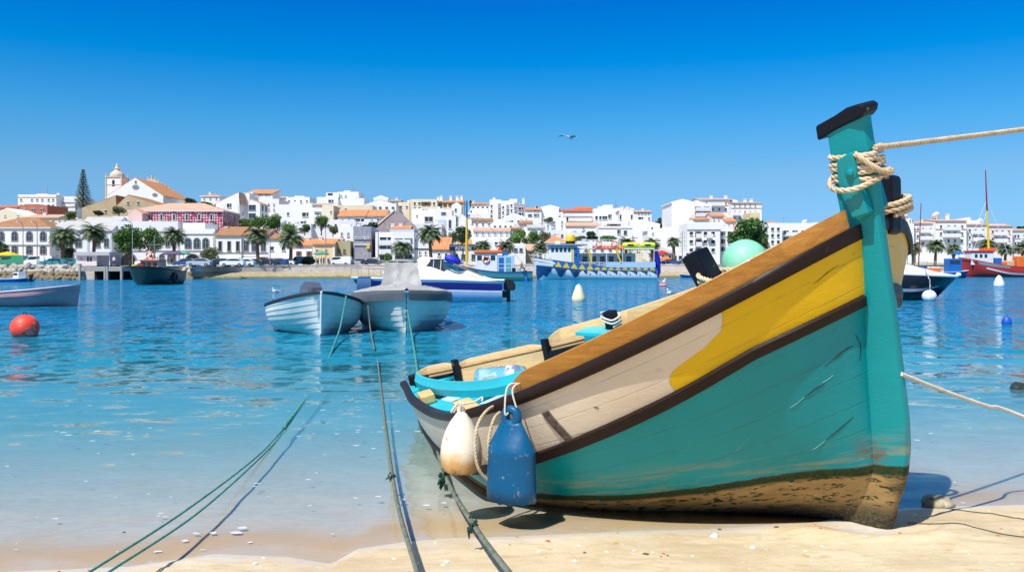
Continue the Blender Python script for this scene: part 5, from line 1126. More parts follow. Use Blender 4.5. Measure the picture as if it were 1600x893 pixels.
    for e_ in extra:
        k = e_[0]
        if k == 'balc':     # balconies: (name, x list px, y px of the slab, width px)
            for xx in e_[1]: inst(balcony_mesh(e_[3]/F*Y), 'balcony', r, ((xx-cx)/F*Y, 0, pxz(e_[2], Y)-zb_))
        elif k == 'chim':
            for xx in e_[1]: box_part('chimney', r, WM['w'], ((xx-cx)/F*Y-.4, (xx-cx)/F*Y+.4, d*.4, d*.4+.8, H_, H_+e_[2]), ((xx-cx)/F*Y-.5, (xx-cx)/F*Y+.5, d*.4-.1, d*.4+.9, H_+e_[2], H_+e_[2]+.15))
        elif k == 'dish':
            for xx in e_[1]: inst(DISH, 'satellite_dish', r, ((xx-cx)/F*Y, d*.4, H_), (0, 0, rnd.uniform(-.5, .5)), (e_[2],)*3)
        elif k == 'mast':
            for xx, hh in e_[1]: mb = MB(); mb.tube([((xx-cx)/F*Y, d*.5, H_), ((xx-cx)/F*Y, d*.5, H_+hh)], .07, 5); mb.tube([((xx-cx)/F*Y-.7, d*.5, H_+hh*.8), ((xx-cx)/F*Y+.7, d*.5, H_+hh*.8)], .04, 4); mb.build('antenna', GREY, r)
        elif k == 'tank': xo_ = (e_[1]-cx)/F*Y; mb = MB(); mb.lathe([(.55, 0), (.6, .1), (.6, 1.1), (.4, 1.3), (.05, 1.35)], (xo_, d*.6, H_), 10); mb.build('water_tank', WM['g'], r, smooth=True)
        elif k == 'box':    # raised block: px x0, x1, py top, depth offset, material
            mb = MB(); a, b_ = (e_[1]-cx)/F*Y, (e_[2]-cx)/F*Y; mb.b(a, b_, e_[4], d-.1, H_+.003, pxz(e_[3], Y)-zb_); mb.build('upper_block', WM[e_[5]], r)
        elif k == 'awn':    # awning: px x0, x1, py, colour material
            a, b_ = (e_[1]-cx)/F*Y, (e_[2]-cx)/F*Y; z = pxz(e_[3], Y)-zb_; mb = MB(); mb.prism([(-1.5, z-.65), (-.005, z), (-.005, z-.12), (-1.5, z-.8)], 'x', a, b_); mb.build('awning', e_[4], r)
        elif k == 'band':   # moulding along the front
            z = pxz(e_[1], Y)-zb_; box_part('cornice', r, e_[2] if len(e_) > 2 else FRAMED, (X0-.06, X1+.06, -.12, .0, z-.12, z+.12))
        elif k == 'vert':
            for xx in e_[1]: box_part('pilaster', r, e_[2], ((xx-cx)/F*Y-.22, (xx-cx)/F*Y+.22, -.08, 0, 0, H_-.1))
        elif k == 'arch':
            for xx in e_[1]:
                w_ = e_[3]/F*Y; z1_ = pxz(e_[2], Y)-zb_; mb = MB(); pl = [(-w_/2, .3), (w_/2, .3)]+[(w_/2*cos(a), z1_-w_/2+w_/2*sin(a)) for a in [pi*i/10 for i in range(11)]]
                xo_ = (xx-cx)/F*Y; big = [(q[0]*1.18+xo_, q[1] if q[1] < .5 else q[1]+w_*.06) for q in pl]; mb.prism(big, 'y', -.10, 0, 1); mb.prism([(q[0]+xo_, q[1]) for q in pl], 'y', -.125, -.02, 0); mb.build('arched_doorway', [DARKV, FRAMED], r)
    return r
OA = ORG; YA = YEL
# ================= the waterfront row
house(-32, 77.5, 355, 196, 'long white two storey house with brown hip roof and orange awnings at the left edge', 'w', 'hip', 18, 'b', win=[(0, 1, 369, 21, 8, 13, 'a', [2, 23, 46, 67.5]), (0, 1, 390, 21, 8, 12, 'a', [2, 23, 46, 67.5])], d=12, extra=[('awn', 33, 76, 401, OA), ('awn', 4, 31, 401, YA), ('band', 383)])
house(78.5, 118, 358, 199, 'white house with arched windows and a big arched doorway behind the first pair of palms', 'w', 'gables', 14, 'g', win=[(0, 1, 379, 0, 8, 13, 'a', [108]), (0, 1, 403, 0, 6, 8, 'w', [86]), (0, 1, 382, 0, 5, 10, 'w', [92])], d=12, extra=[('arch', [107], 398, 19), ('band', 390)])
house(118, 176, 360, 198, 'white house with grey roof and square windows behind the small kiosk', 'w2', 'gables', 22, 'g', win=[(0, 1, 379, 0, 8, 13, 'a', [123]), (0, 1, 379, 0, 8, 13, 'd', [153, 166.5])], d=12, extra=[('vert', [138, 174], WM['b']), ('arch', [180 - 40], 396, 14)])
house(176, 278, 349, 200, 'grey white arcaded building behind the big broadleaf trees', 'w2', 'flat', win=[(0, 1, 380, 0, 7, 10, 'd', [190, 262, 272]), (0, 1, 404, 0, 7, 12, 'a', [183, 238, 253, 266])], d=13, extra=[('arch', [201], 396, 22), ('band', 392), ('band', 362)])
house(278, 336, 361, 198, 'white building with three arched upper windows beside the round bush', 'w', 'flat', win=[(0, 1, 380, 0, 8.5, 14, 'a', [294, 307.7, 321.5])], d=12, extra=[('arch', [301], 397, 21), ('band', 392), ('band', 366), ('vert', [279.5, 334.5], WM['g']), ('box', 278, 313, 347, 3, 'w')])
house(337.5, 377, 368, 197, 'white shop house with brown roof and three tall dark windows', 'w', 'gables', 14, 'b', win=[(0, 1, 384, 0, 6, 15, 'd', [344, 358, 371.5]), (0, 1, 407, 0, 9, 5, 'n', [346, 358, 371])], d=11, extra=[('awn', 352, 374, 401, FRAMEW), ('band', 395)])
house(377.5, 419, 367, 197.5, 'white shop house with rusty roof and blank arched windows beside a palm', 'w2', 'gables', 9, 'b', win=[(0, 1, 384, 0, 6, 14, 'a', [384.5, 397, 411.5]), (0, 1, 406, 0, 8, 9, 's', [385, 398, 411])], d=11, extra=[('awn', 380, 403, 402, FRAMEW), ('band', 395)])
house(419.5, 453, 373, 196.5, 'low white cafe with small square windows between two palms', 'w', 'gables', 8, 'b', win=[(0, 1, 388, 0, 5.5, 6, 'v', [424.5, 443]), (0, 1, 408, 0, 7, 8, 'd', [426, 437, 448])], d=10, extra=[('awn', 421, 441, 403, SHUT)])
house(453, 488, 383.5, 197, 'low white house with orange roof left of the yellow house', 'w', 'gables', 10, 't', win=[(0, 1, 396, 0, 4, 7, 's', [467, 483]), (0, 1, 408, 0, 5, 7, 's', [462, 476])], d=10)
house(489, 523, 381.5, 193, 'pale yellow house with an orange roof and a green cafe parasol', 'y', 'gables', 8, 't', win=[(0, 1, 392, 0, 4, 6, 'n', [495.5, 509.5]), (0, 1, 407, 0, 4, 9, 'n', [495.5, 502, 513])], d=9, extra=[('band', 382.5, FRAMEW), ('vert', [490.5, 521.5], FRAMEW)])
house(523, 547.5, 380, 195, 'blank right side of the yellow house, its shade coloured olive', 'ol', 'flat', win=[(0, 1, 392, 0, 3.5, 6, 'd', [530, 538])], d=9)  # olive is the yellow wall darkened in its colour for the shaded side
house(528.5, 552, 357, 206, 'narrow white house left of the grey striped block', 'w', 'flat', win=[(0, 2, 366, 12, 3.5, 6, 'w', [534, 544])], d=9, extra=[('box', 531, 545, 350, 2, 'w')])
g_ = bpy.data.materials.new('streaked_shade_grey'); s = NT(g_); n1 = s.noise(s.coords('Object', (2.5, 2.5, .5)), 1.6, 6, .7); s.put(s.b.inputs['Base Color'], s.mix(s.rng(n1, .35, .65), (.20, .19, .24), (.42, .41, .48))); s.b.inputs['Roughness'].default_value = .85  # the face's grey-lilac shade is in the colour; streaks are its pattern
house(552, 580, 357, 196, 'grey streaked three storey block with a small yellow sign', 'l', 'flat', win=[(0, 1, 372, 0, 24, 1.2, 'v', [566]), (0, 1, 382, 0, 24, 1.0, 'v', [566])], d=10, mats=g_)
box_part('hanging_sign', [o for o in bpy.data.objects if o.get('label', '').startswith('grey streaked')][0], YEL, (1.0, 1.7, -.4, -.1, pxz(388, 196)-2, pxz(384, 196)-2+.4))
house(586.5, 613, 366, 197, 'modern white block with long balconies, left half beside the stairs', 'w', 'flat', win=[(0, 3, 374, 14, 17, 7, 'v', [602])], d=11, extra=[('balc', [601], 382, 20), ('balc', [601], 396, 20)])
house(613, 647, 365.5, 196, 'modern white block with glass balconies behind the small palm', 'w', 'flat', win=[(0, 3, 375, 13, 12, 6, 'd', [623, 638])], d=11, extra=[('balc', [630], 381, 26), ('balc', [630], 394, 26), ('box', 606, 645, 357, 3, 'b')])
house(612, 641, 357.5, 206, 'small penthouse with an orange roof on top of the modern block', 'b', 'gables', 4.5, 't', win=[(0, 1, 361, 0, 6, 4, 'n', [618, 627, 636])], d=6, extra=[('chim', [611.5], 1.2)])
house(648, 675, 380, 197, 'white single storey house with dark eaves left of the orange roof', 'w', 'flat', win=[(0, 1, 395, 0, 3.5, 6, 'w', [656, 665])], d=9, extra=[('band', 389, BLKP)])
house(675, 703, 390, 196, 'white house under a bright orange roof beside the tallest palm', 'w', 'gables', 19, 't', win=[(0, 1, 397, 0, 5, 6, 'w', [686, 697])], d=10, extra=[('band', 390.5, BLKP), ('chim', [702], 1.2)])
house(705, 748, 392, 205, 'white filling station shop under the dark blue canopy', 'w', 'flat', win=[(0, 1, 401, 0, 7, 8, 'd', [712, 724, 740])], d=8)
house(715, 737, 382, 222, 'small white house with orange roof behind the filling station', 'w', 'gables', 7, 't', win=[(0, 1, 386, 0, 3, 3, 'w', [721, 730])], d=8)
house(800, 821, 386, 200, 'small white harbour office with two dark windows', 'w', 'flat', win=[(0, 1, 385+5, 0, 5, 5, 'd', [806, 814])], d=7, extra=[('box', 802, 818, 380, 1.5, 'w')])
house(822, 843, 391, 204, 'low stone shed with a pink tiled roof left of the ship', 'o', 'gables', 9, 'k', win=[(0, 1, 396, 0, 3, 4, 'v', [829, 836])], d=8)
house(853, 884, 378, 205, 'house with an orange roof behind the funnel of the ship', 'w', 'hip', 12, 't', win=[(4, 1, 384, 0, 3, 4, 'w')], d=9)
house(884, 985, 381, 206, 'long low white boathouse behind the excursion ship', 'w', 'flat', win=[(8, 1, 389, 0, 4, 5, 'd')], d=9)
house(965, 1003, 384, 202, 'house with rusty orange roof beside the palms behind the ship stern', 'c', 'hip', 13, 't', win=[(3, 1, 390, 0, 4, 5, 'w')], d=9)
house(1022, 1053, 394, 200, 'low pavilion with a grey hipped roof right of the ship', 'w', 'hip', 10, 'g', win=[(3, 1, 402, 0, 6, 8, 'v')], d=8)
house(1050, 1076, 396, 205, 'open white market arcade beside the tall thin palm', 'w', 'flat', win=[(3, 1, 404, 0, 5, 9, 'v')], d=7)
# ================= church hill on the left
house(202, 348, 329, 217, 'magenta and white tiled building with a long pink roof above the trees', 'r', 'hip', 15, 'k', win=[(0, 1, 339, 0, 5, 10, 'w', [233, 252.5, 272, 292, 311.5, 330.5])], d=14, extra=[('chim', [267], .5)])
AZ = bpy.data.materials.new('magenta_tiles'); s = NT(AZ); co = s.coords('Object', (1, 1, 1), (0, pi/4, 0)); ck = s.new('TexChecker'); s.l.new(co, ck.inputs[0]); ck.inputs['Scale'].default_value = 2.2
c = s.mix(s.math('MULTIPLY', ck.outputs['Fac'], s.rng(s.noise(s.coords(), .9, 3), .42, .50)), (.30, .015, .055), (.68, .48, .50)); s.put(s.b.inputs['Base Color'], c)
for o in bpy.data.objects:
    if o.get('label', '').startswith('magenta'):
        for c_ in o.children:
            if c_.name.startswith('wall'): c_.data.materials[0] = AZ
house(200, 222, 333, 213, 'pink gable end left of the magenta tiled building', 'p', 'gablef', 6, 'k', win=[], d=10)
house(176, 200, 341, 216, 'small white house with three dark openings left of the magenta building', 'w', 'flat', win=[(0, 1, 343, 0, 4, 4, 'v', [181, 189, 196])], d=8)
house(28, 88, 306, 330, 'white apartment block with pink parapet and rooftop aerials far left', 'w', 'flat', win=[(0, 3, 312, 9, 3.2, 4, 'w', [33, 50, 58, 66, 76, 83])], d=16, extra=[('mast', [(56, 4.2), (30, 1.5), (78, 1.2)]), ('band', 308, RM['k']), ('box', 48, 66, 301, 4, 'p'), ('box', 28, 42, 305, 1, 'pp')])
house(-20, 27, 325, 262, 'flat roofed terracotta house left of the brick red wall', 'p', 'shed', 8, 'r', win=[(3, 1, 330, 0, 4, 4, 'w')], d=12)
house(30, 74, 323, 258, 'brick red house with a flat red roof behind the brown roof', 'r', 'flat', win=[(0, 1, 328, 0, 5, 4, 'v', [38, 52, 66])], d=12, extra=[('box', 32, 52, 318, 2, 'r')])
house(-15, 41, 338, 240, 'cream house with a shallow gable left of the red house', 'c', 'gablef', 12, 'w', win=[(0, 1, 337, 0, 3, 3, 'w', [28, 8])], d=10, side=.45)
house(40, 92, 340, 235, 'cream low house with a pale roof right behind the brown hip roof', 'c', 'gables', 5, 'k', win=[(3, 1, 345, 0, 4, 4, 'w')], d=9)
house(96, 121, 309, 335, 'white balconied apartment block left of the tall conifer', 'w', 'flat', win=[(0, 4, 313, 6.5, 4, 3, 'v', [100, 106, 112, 118])], d=14, extra=[('balc', [108.5], 316, 23), ('balc', [108.5], 322.5, 23), ('balc', [108.5], 329, 23), ('box', 110, 120, 306, 3, 'w')])
house(128, 182, 325, 262, 'tan stone building with a slanting roof below the church tower', 'o', 'gablef', 19, 'b', win=[(0, 1, 330, 0, 3.4, 4, 'v', [165])], d=14, side=.98)
house(182, 255, 322, 260, 'broad tan stone gable below the white church', 'o', 'gablef', 17, 'b', win=[(0, 1, 317, 0, 3.2, 3.4, 'v', [200, 216])], d=14, side=.24)
ch_ = house(167, 255, 306, 300, 'white church with a wide gable, oval window and orange roof', 'w', 'gablef', 28, 't', win=[(0, 1, 284, 0, 2.6, 2.6, 'v', [212])], d=26, cat='church', name='church', side=.5)
def oval(par, px, py, Y, w, h, cx, zb_):
    mb = MB(); M2 = Matrix.Rotation(pi/2, 3, 'X'); q = ((px-cx)/F*Y, -.02, pxz(py, Y)-zb_); mb.lathe([(.5, -.02), (.5, .12)], q, 20, M=M2, sx=w, sy=h); mb.lathe([(.4, -.02), (.4, .16)], q, 20, mi=1, M=M2, sx=w, sy=h); mb.build('oval_window', [WM['g'], FRAMED], par)
oval(ch_, 212, 292, 300, 2.4, 1.6, 211, ch_.location.z); oval(ch_, 242, 304, 300, 1.8, 1.2, 211, ch_.location.z)
# bell tower with its onion dome
Y_ = 305; tw = empty('bell_tower', (P(183, 300, Y_).x, Y_, pxz(318, Y_)), 'slim white bell tower with a rounded stone dome left of the church gable', 'tower'); z0 = tw.location.z
STN = mat('pale_stone', (.60, .50, .36), .85, var=.12, scale=.8); hw = 12/F*Y_
mb = MB(); mb.b(-hw, hw, -hw, hw, -6, pxz(278, Y_)-z0); mb.build('wall', WM['w'], tw)
mb = MB(); zc = pxz(277, Y_)-z0
for a in ((hw+.25, zc-.25, .25), (hw+.12, pxz(290, Y_)-z0, .18)): mb.b(-a[0], a[0], -a[0], a[0], a[1], a[1]+a[2])
for sx_ in (-1, 1):
    for sy_ in (-1, 1): mb.b(sx_*hw*.99-.22, sx_*hw*.99+.22, sy_*hw*.99-.22, sy_*hw*.99+.22, -6, zc-.3); mb.lathe([(.25, 0), (.12, .7), (.2, .9), (.02, 1.3)], (sx_*hw, sy_*hw, zc), 8)
mb.build('cornice', STN, tw)
mb = MB(); mb.lathe([(hw*.86, zc), (hw*.92, zc+.5), (hw*.80, zc+1.3), (hw*.55, zc+1.9), (hw*.38, zc+2.2), (hw*.30, zc+2.7), (hw*.40, zc+2.9), (hw*.22, zc+3.3), (hw*.20, zc+3.8), (hw*.10, zc+4.2), (.03, zc+4.9)], seg=16); mb.build('dome', STN, tw, smooth=True)
mb = MB(); pl = [(-.42, pxz(292, Y_)-z0), (.42, pxz(292, Y_)-z0), (.42, pxz(284, Y_)-z0)]+[(.42*cos(a), pxz(284, Y_)-z0+.42*sin(a)) for a in (.8, 1.57, 2.3)]+[(-.42, pxz(284, Y_)-z0)]; mb.prism([(x-.1, z) for x, z in pl], 'y', -hw-.04, -hw+.02); mb.build('belfry_opening', DARKV, tw)
# church front seen edge on, with its crest of pinnacles
r = empty('stone_facade', (P(248, 300, 322).x, 322, pxz(322, 322)), 'ornate beige stone church front with small pinnacles behind the orange slope', 'church facade'); z0 = r.location.z; cx = 248
top = [(229, 281), (236, 279), (243, 282), (250, 288), (258, 293), (266, 300), (275, 306)]
mb = MB(); mb.prism([((x-cx)/F*322, pxz(y, 322)-z0) for x, y in top]+[((275-cx)/F*322, -3), ((229-cx)/F*322, -3)], 'y', 0, 1.6); mb.build('wall', STN, r)
for k in range(9):
    x = lerp(230, 274, k/8); y = interp(x, [q[0] for q in top], [q[1] for q in top]); mb = MB(); mb.lathe([(.3, -.2), (.35, .2), (.15, .4), (.28, .75), (.03, 1.2)], ((x-cx)/F*322, .8, pxz(y, 322)-z0), 8); mb.build('pinnacle', STN, r, smooth=True)
mb = MB(); mb.tube([((238-cx)/F*322, .8, pxz(280, 322)-z0), ((238-cx)/F*322, .8, pxz(272, 322)-z0)], .08, 5); mb.b((238-cx)/F*322-.5, (238-cx)/F*322+.5, .74, .86, pxz(275.5, 322)-z0, pxz(275, 322)-z0); mb.build('cross', GREY, r)
house(168, 300, 322, 312, 'plain white side building at the foot of the church', 'w', 'flat', win=[(0, 1, 326, 0, 2.5, 3, 'v', [262, 276, 290])], d=10)
# ================= hillside behind the waterfront, left to right
house(314, 343, 306, 320, 'small white house with a low orange hip roof right of the church trees', 'w', 'hip', 4.5, 't', win=[(3, 1, 310, 0, 3, 3, 'w')], d=9)
house(337, 374, 318, 262, 'white house with a steep pink lean-to roof and tall white piers', 'w', 'gablef', 17, 'k', win=[(0, 2, 321, 12, 7, 6, 'v', [358]), (0, 1, 333, 0, 3, 4, 'w', [345])], d=11, side=.97, extra=[('vert', [350, 371], FRAMEW)])
house(374, 390, 304, 268, 'tall narrow blank white block beside the pink lean-to roof', 'w', 'flat', win=[(0, 1, 331, 0, 2.5, 3, 'v', [376])], d=10)
house(388, 406, 318, 255, 'white house with blue glazed balconies above the park trees', 'w', 'gablef', 6, 'k', win=[(0, 2, 324, 13, 11, 8, 'd', [394])], d=9, side=.2)
house(385, 426, 303, 300, 'white tower house with the orange roof highest on the left hill', 'w', 'shed', 10, 't', win=[(0, 1, 306, 0, 8, 3.6, 'v', [407, 418])], d=10, extra=[('vert', [386.5, 425], FRAMEW), ('balc', [406], 311, 38)])
house(395, 436, 313, 275, 'large stepped white house with small windows below the orange tower roof', 'w', 'flat', win=[(0, 2, 319, 8, 2.5, 3.5, 'w', [401, 420, 428])], d=12, extra=[('box', 406, 420, 309, 2, 'w')])
house(426, 447, 309, 325, 'pink villa behind the white houses with two small windows', 'p', 'gables', 2.5, 'k', win=[(3, 1, 315, 0, 2.5, 3, 'w')], d=9)
house(436, 489, 322, 258, 'broad white house with a dark garage opening above the park', 'w', 'flat', win=[(0, 1, 335, 0, 10, 6, 'v', [477]), (0, 1, 334, 0, 3, 4, 'v', [450]), (0, 1, 348, 0, 10, 6, 'n', [474]), (0, 1, 348, 0, 4, 4, 'n', [452])], d=12, extra=[('box', 452, 466, 316, 2, 'w'), ('dish', [458], .9)])
house(447, 484, 310, 318, 'white house with roof dishes and an orange patch of roof', 'w', 'flat', win=[(4, 1, 314, 0, 2.4, 2.4, 'v')], d=10, extra=[('dish', [458, 470], 0.61), ('box', 457, 470, 315-10, 3, 'w')])
house(488, 503, 320, 252, 'narrow house with an orange eaves roof and two balconies', 'w', 'gables', 3, 'k', win=[(0, 2, 326, 10, 6, 5, 'v', [496])], d=9, extra=[('balc', [496], 330, 12), ('balc', [496], 341, 12)])
house(503, 521, 322, 250, 'beige blank walled house right of the narrow balcony house', 'c', 'gablef', 4, 'k', win=[(0, 1, 331, 0, 2, 3, 'v', [517])], d=9, side=.1)
house(495, 528, 310, 300, 'big white villa with blue glazing at the top left of the hill crest', 'w', 'flat', win=[(0, 1, 303.5, 0, 8, 3.5, 'd', [516]), (0, 1, 314, 0, 8, 3.5, 'v', [517])], d=12, extra=[('box', 508, 528, 300, 1.5, 'w')])
house(528, 560, 302, 302, 'stepped white block with rooftop aerials on the hill crest', 'w', 'flat', win=[(0, 1, 306, 0, 3, 3, 'w', [533, 540])], d=12, extra=[('mast', [(546, 3.6), (549, 3)]), ('box', 536, 545, 297, 2, 'w')])
house(545, 569, 312, 296, 'blank white cube right of the stepped crest block', 'w', 'flat', win=[], d=10)
house(515, 582, 323, 268, 'long cream retaining house above the orange roof', 'c', 'flat', win=[(0, 1, 327, 0, 2, 2.4, 'v', [524, 540])], d=9)
house(528, 572, 338, 250, 'white house with a long orange roof and shaded veranda', 'w', 'gables', 11, 't', win=[(0, 1, 344, 0, 15, 5, 'v', [561]), (0, 1, 343, 0, 3, 4, 'w', [535, 545])], d=12, extra=[('chim', [552], 1.5)])
house(572, 603, 338, 250, 'white house at the right end of the long orange roof', 'w', 'gables', 11, 't', win=[(0, 1, 343, 0, 6, 2.6, 'v', [592])], d=12)
house(569, 619, 320, 292, 'white hillside house with a curved grey roof line', 'w', 'gablef', 8, 'g', win=[(5, 1, 324, 0, 4, 2.6, 'd')], d=12)
house(584, 606, 310, 318, 'bright white house on the crest with a terrace wall', 'w', 'gablef', 4, 'w', win=[(2, 1, 314, 0, 3, 3, 'w')], d=9)
house(606, 626, 314, 310, 'white house on the crest with a thin brown roof edge', 'w', 'gables', 2, 'k', win=[(2, 1, 318, 0, 3, 3, 'w')], d=9)
house(622, 640, 318, 300, 'cream house with a satellite dish left of the street gap', 'c', 'flat', win=[(2, 1, 323, 0, 3, 3, 'v')], d=8, extra=[('dish', [637], 0.66)])
# the slanting lilac retaining wall and the street
r = empty('retaining_wall', P(620, 350, 232), 'sloping lilac grey retaining wall climbing the hill left of the modern block', 'wall'); z0 = r.location.z
mb = MB(); mb.prism([((x-620)/F*232, pxz(y, 232)-z0) for x, y in ((585, 357), (616, 330), (622, 329), (648, 352), (660, 372), (660, 390), (580, 390))], 'y', 0, 1.5); mb.build('wall', mat('lilac_masonry', (.32, .25, .27), .9, col2=(.42, .34, .34), scale=.5, dirt=((.22, .18, .17), .8, .55), bump=.4, bscale=2), r)
mb = MB(); mb.prism([((x-620)/F*232, pxz(y, 232)-z0) for x, y in ((585, 356.5), (616, 329.5), (616, 327.5), (585, 353))], 'y', -.2, 1.6); mb.build('coping', WM['c'], r)
r = empty('stairway', P(578, 405, 189), 'pale ramped stairway wall beside the grey streaked block', 'stairs'); z0 = r.location.z
mb = MB(); mb.prism([((x-578)/F*189, pxz(y, 189)-z0) for x, y in ((560, 413), (583, 402), (589, 402), (589, 413.5), (560, 413.5))], 'y', 0, 1.0); mb.build('parapet', WM['pp'], r)
house(641, 683, 313.5, 300, 'cream apartment block with brown balcony openings right of the street gap', 'y', 'flat', win=[(0, 1, 318, 0, 4.5, 5, 's', [662, 669]), (0, 2, 318, 8, 3, 4, 'v', [648, 655]), (0, 1, 318, 0, 3, 4, 'v', [678])], d=12, extra=[('box', 641, 652, 311.5, 2, 'c'), ('chim', [683], 1.5)], mats=WM['c'])
house(683, 724, 316, 306, 'pink orange roofed terrace house on the crest with chimneys', 'c', 'gables', 3.5, 't', win=[(5, 1, 320, 0, 3.4, 4, 's')], d=10, extra=[('chim', [688, 703, 713, 720], 2.4)])
house(644, 660, 328, 280, 'small white cube with a single square window near the street', 'w', 'flat', win=[(0, 1, 337, 0, 2.2, 2.2, 'v', [651.5])], d=8)
house(658, 680, 331, 272, 'white house with a lilac shaded recess', 'w', 'flat', win=[(0, 1, 342, 0, 14, 8, 'n', [670])], d=9, extra=[('box', 668, 681, 326, 2, 'w')], mats=WM['w'])
house(680, 706, 330, 262, 'white house with roof terrace rails above the tallest palm', 'w', 'flat', win=[(0, 1, 333, 0, 7, 3, 'd', [693])], d=9, extra=[('box', 682, 692, 325, 2, 'w')])
house(706, 721, 322, 282, 'white gabled house with a blue shaded side near the mast', 'w', 'gablef', 5, 'w', win=[(0, 2, 328, 10, 3, 4, 'v', [712])], d=9)
house(680, 698, 346, 246, 'blank wall coloured in pale blue shade below the terrace rails', 'b', 'flat', win=[], d=7)  # blue render paints the shaded side of a white house
house(698, 728, 340, 240, 'white stepped house with blue shaded doorways left of the mast', 'w', 'flat', win=[(0, 1, 350, 0, 5, 14, 'n', [703]), (0, 1, 346, 0, 4, 17, 'n', [714])], d=9, mats=WM['w'])
house(728, 766, 335, 262, 'white house with dark blue awnings right behind the yellow mast', 'w', 'flat', win=[(0, 1, 337, 0, 6, 4, 'v', [731, 744]), (0, 1, 348, 0, 3, 3, 'w', [738, 748])], d=10, extra=[('box', 734, 762, 324, 4, 'w'), ('balc', [742], 340, 14)])
house(736, 765, 319, 300, 'white house with orange tiles right of the round crest tree', 'w', 'gables', 3, 't', win=[(4, 1, 324, 0, 2.8, 3, 'v')], d=10)
for k, (a, b_, yt, lab) in enumerate(((765, 783, 314, 'first white tower block of the crest row with a grey shaded flank'), (783, 796, 316, 'second white tower block of the crest row with narrow windows'), (796, 808, 313, 'third white tower block of the crest row with a raised corner'))):
    house(a, b_, yt, 296-k*2, lab, 'w', 'flat', win=[(0, 3, yt+8, 8, 2.6, 4, 'v', [a+3, b_-3])], d=13, extra=[('box', a+1, a+6, yt-3, 3, 'w')]); house(b_-5, b_, yt+6, 294-k*2, 'lilac block coloured as shade on the right flank of the '+['first', 'second', 'third'][k]+' crest tower', 'l', 'flat', win=[(0, 3, yt+12, 7, 2, 3, 'v', [b_-2.5])], d=3, name='shade_flank', cat='building')  # lilac block puts each tower's shaded right side into colour
house(808, 821, 321, 290, 'lilac grey block with dark balconies at the end of the crest row', 'l', 'flat', win=[(0, 2, 326, 8.5, 7, 4.5, 'v', [814])], d=10, extra=[('chim', [818], 2.6)])
house(740, 769, 345, 250, 'low white house with a brown pitched roof below the crest towers', 'w', 'gables', 4, 'b', win=[(3, 1, 350, 0, 3, 3, 'v')], d=9)
house(769, 802, 350, 246, 'white house with a row of small square openings below the crest', 'w', 'flat', win=[(4, 1, 354, 0, 3, 3, 'v')], d=9, extra=[('box', 776, 790, 342, 2, 'w')])
house(786, 822, 341, 262, 'white arched house with dark double window on the slope', 'w', 'gablef', 7, 'w', win=[(0, 1, 346, 0, 5, 3.4, 'v', [799, 811])], d=10)
house(821, 846, 328, 282, 'white house with a thin orange roof and long dark windows', 'w', 'gables', 4, 't', win=[(0, 2, 329, 7, 8, 3, 'v', [838]), (0, 1, 336, 0, 6, 3, 'd', [828])], d=11, extra=[('chim', [839], 1.4)])
house(846, 873, 324, 288, 'large blank white gable right of the thin orange roof', 'w', 'gablef', 3, 'w', win=[], d=12)
house(812, 832, 350, 242, 'white house with a red brown roof patch in the middle of the slope', 'w', 'gables', 5, 'b', win=[(2, 1, 356, 0, 3, 3, 'w')], d=8)
house(824, 852, 356, 238, 'white house with a grey pitched roof above the bushes', 'w', 'gables', 5, 'g', win=[(3, 1, 361, 0, 3, 3, 'w')], d=8)
house(740, 797, 361, 222, 'long white two storey building with a pink roof above two palms', 'w', 'gables', 5, 'k', win=[(6, 1, 365, 0, 3.6, 3, 'n')], d=10, extra=[('band', 373.5, RM['b'])])
house(738, 812, 374, 214, 'plain white lower building behind two palms', 'w', 'flat', win=[(5, 1, 380, 0, 4, 4, 'v')], d=7)
house(797, 815, 358, 230, 'small white annex with a brown roof edge right of the long pink roof', 'w', 'gables', 3, 'b', win=[(2, 1, 362, 0, 3, 3, 'w')], d=8)
house(850, 885, 342, 262, 'white terraced house with tiny scattered windows on the slope', 'w', 'flat', win=[(0, 3, 347, 6, 2, 2, 'v', [856, 866, 878])], d=9, extra=[('box', 856, 872, 336, 2, 'w')])
house(868, 880, 334, 280, 'small white house beside bushes near the red roofed hotel', 'w', 'flat', win=[(1, 1, 339, 0, 3, 3, 'v')], d=8)
house(877, 928, 330, 285, 'cream hotel with arcaded balconies and a round red roof', 'c', 'gables', 4, 'r', win=[(0, 2, 335, 6.5, 7, 4, 's', [889, 901, 913, 922])], d=12, extra=[('balc', [904], 338, 44), ('balc', [906], 345, 36)])
r = empty('rooftop_pavilion', P(910, 329, 292), 'low domed red roof on top of the cream hotel', 'roof'); mb = MB(); mb.lathe([(3.4, -.3), (3.4, .3), (2.4, 1.0), (.8, 1.35), (.02, 1.4)], (0, 0, 0), 20, sx=1.2); mb.build('roof', RM['r'], r, smooth=True)
house(884, 936, 353, 258, 'white house with a lilac curved awning roof below the hotel', 'w', 'gables', 6, 'k', win=[(0, 1, 357, 0, 4, 3, 'w', [912]), (0, 1, 363, 0, 5, 5, 'n', [911])], d=10)
house(928, 968, 328, 280, 'white villa row with a line of arched dark windows', 'w', 'flat', win=[(0, 1, 340, 0, 3.4, 5, 'v', [932, 938, 943, 947]), (0, 1, 338, 0, 5, 6, 'v', [953])], d=12, extra=[('box', 944, 959, 319, 3, 'w'), ('mast', [(965, 3.4), (967, 2.4)])])
house(968, 990, 329, 272, 'tall white gabled house with dark slit windows under the aerial masts', 'w', 'gablef', 2, 'k', win=[(0, 1, 339, 0, 2.5, 7, 'v', [969.5, 987])], d=12, extra=[('box', 966, 992, 323, 5, 'w'), ('chim', [975, 984], 1.5)])
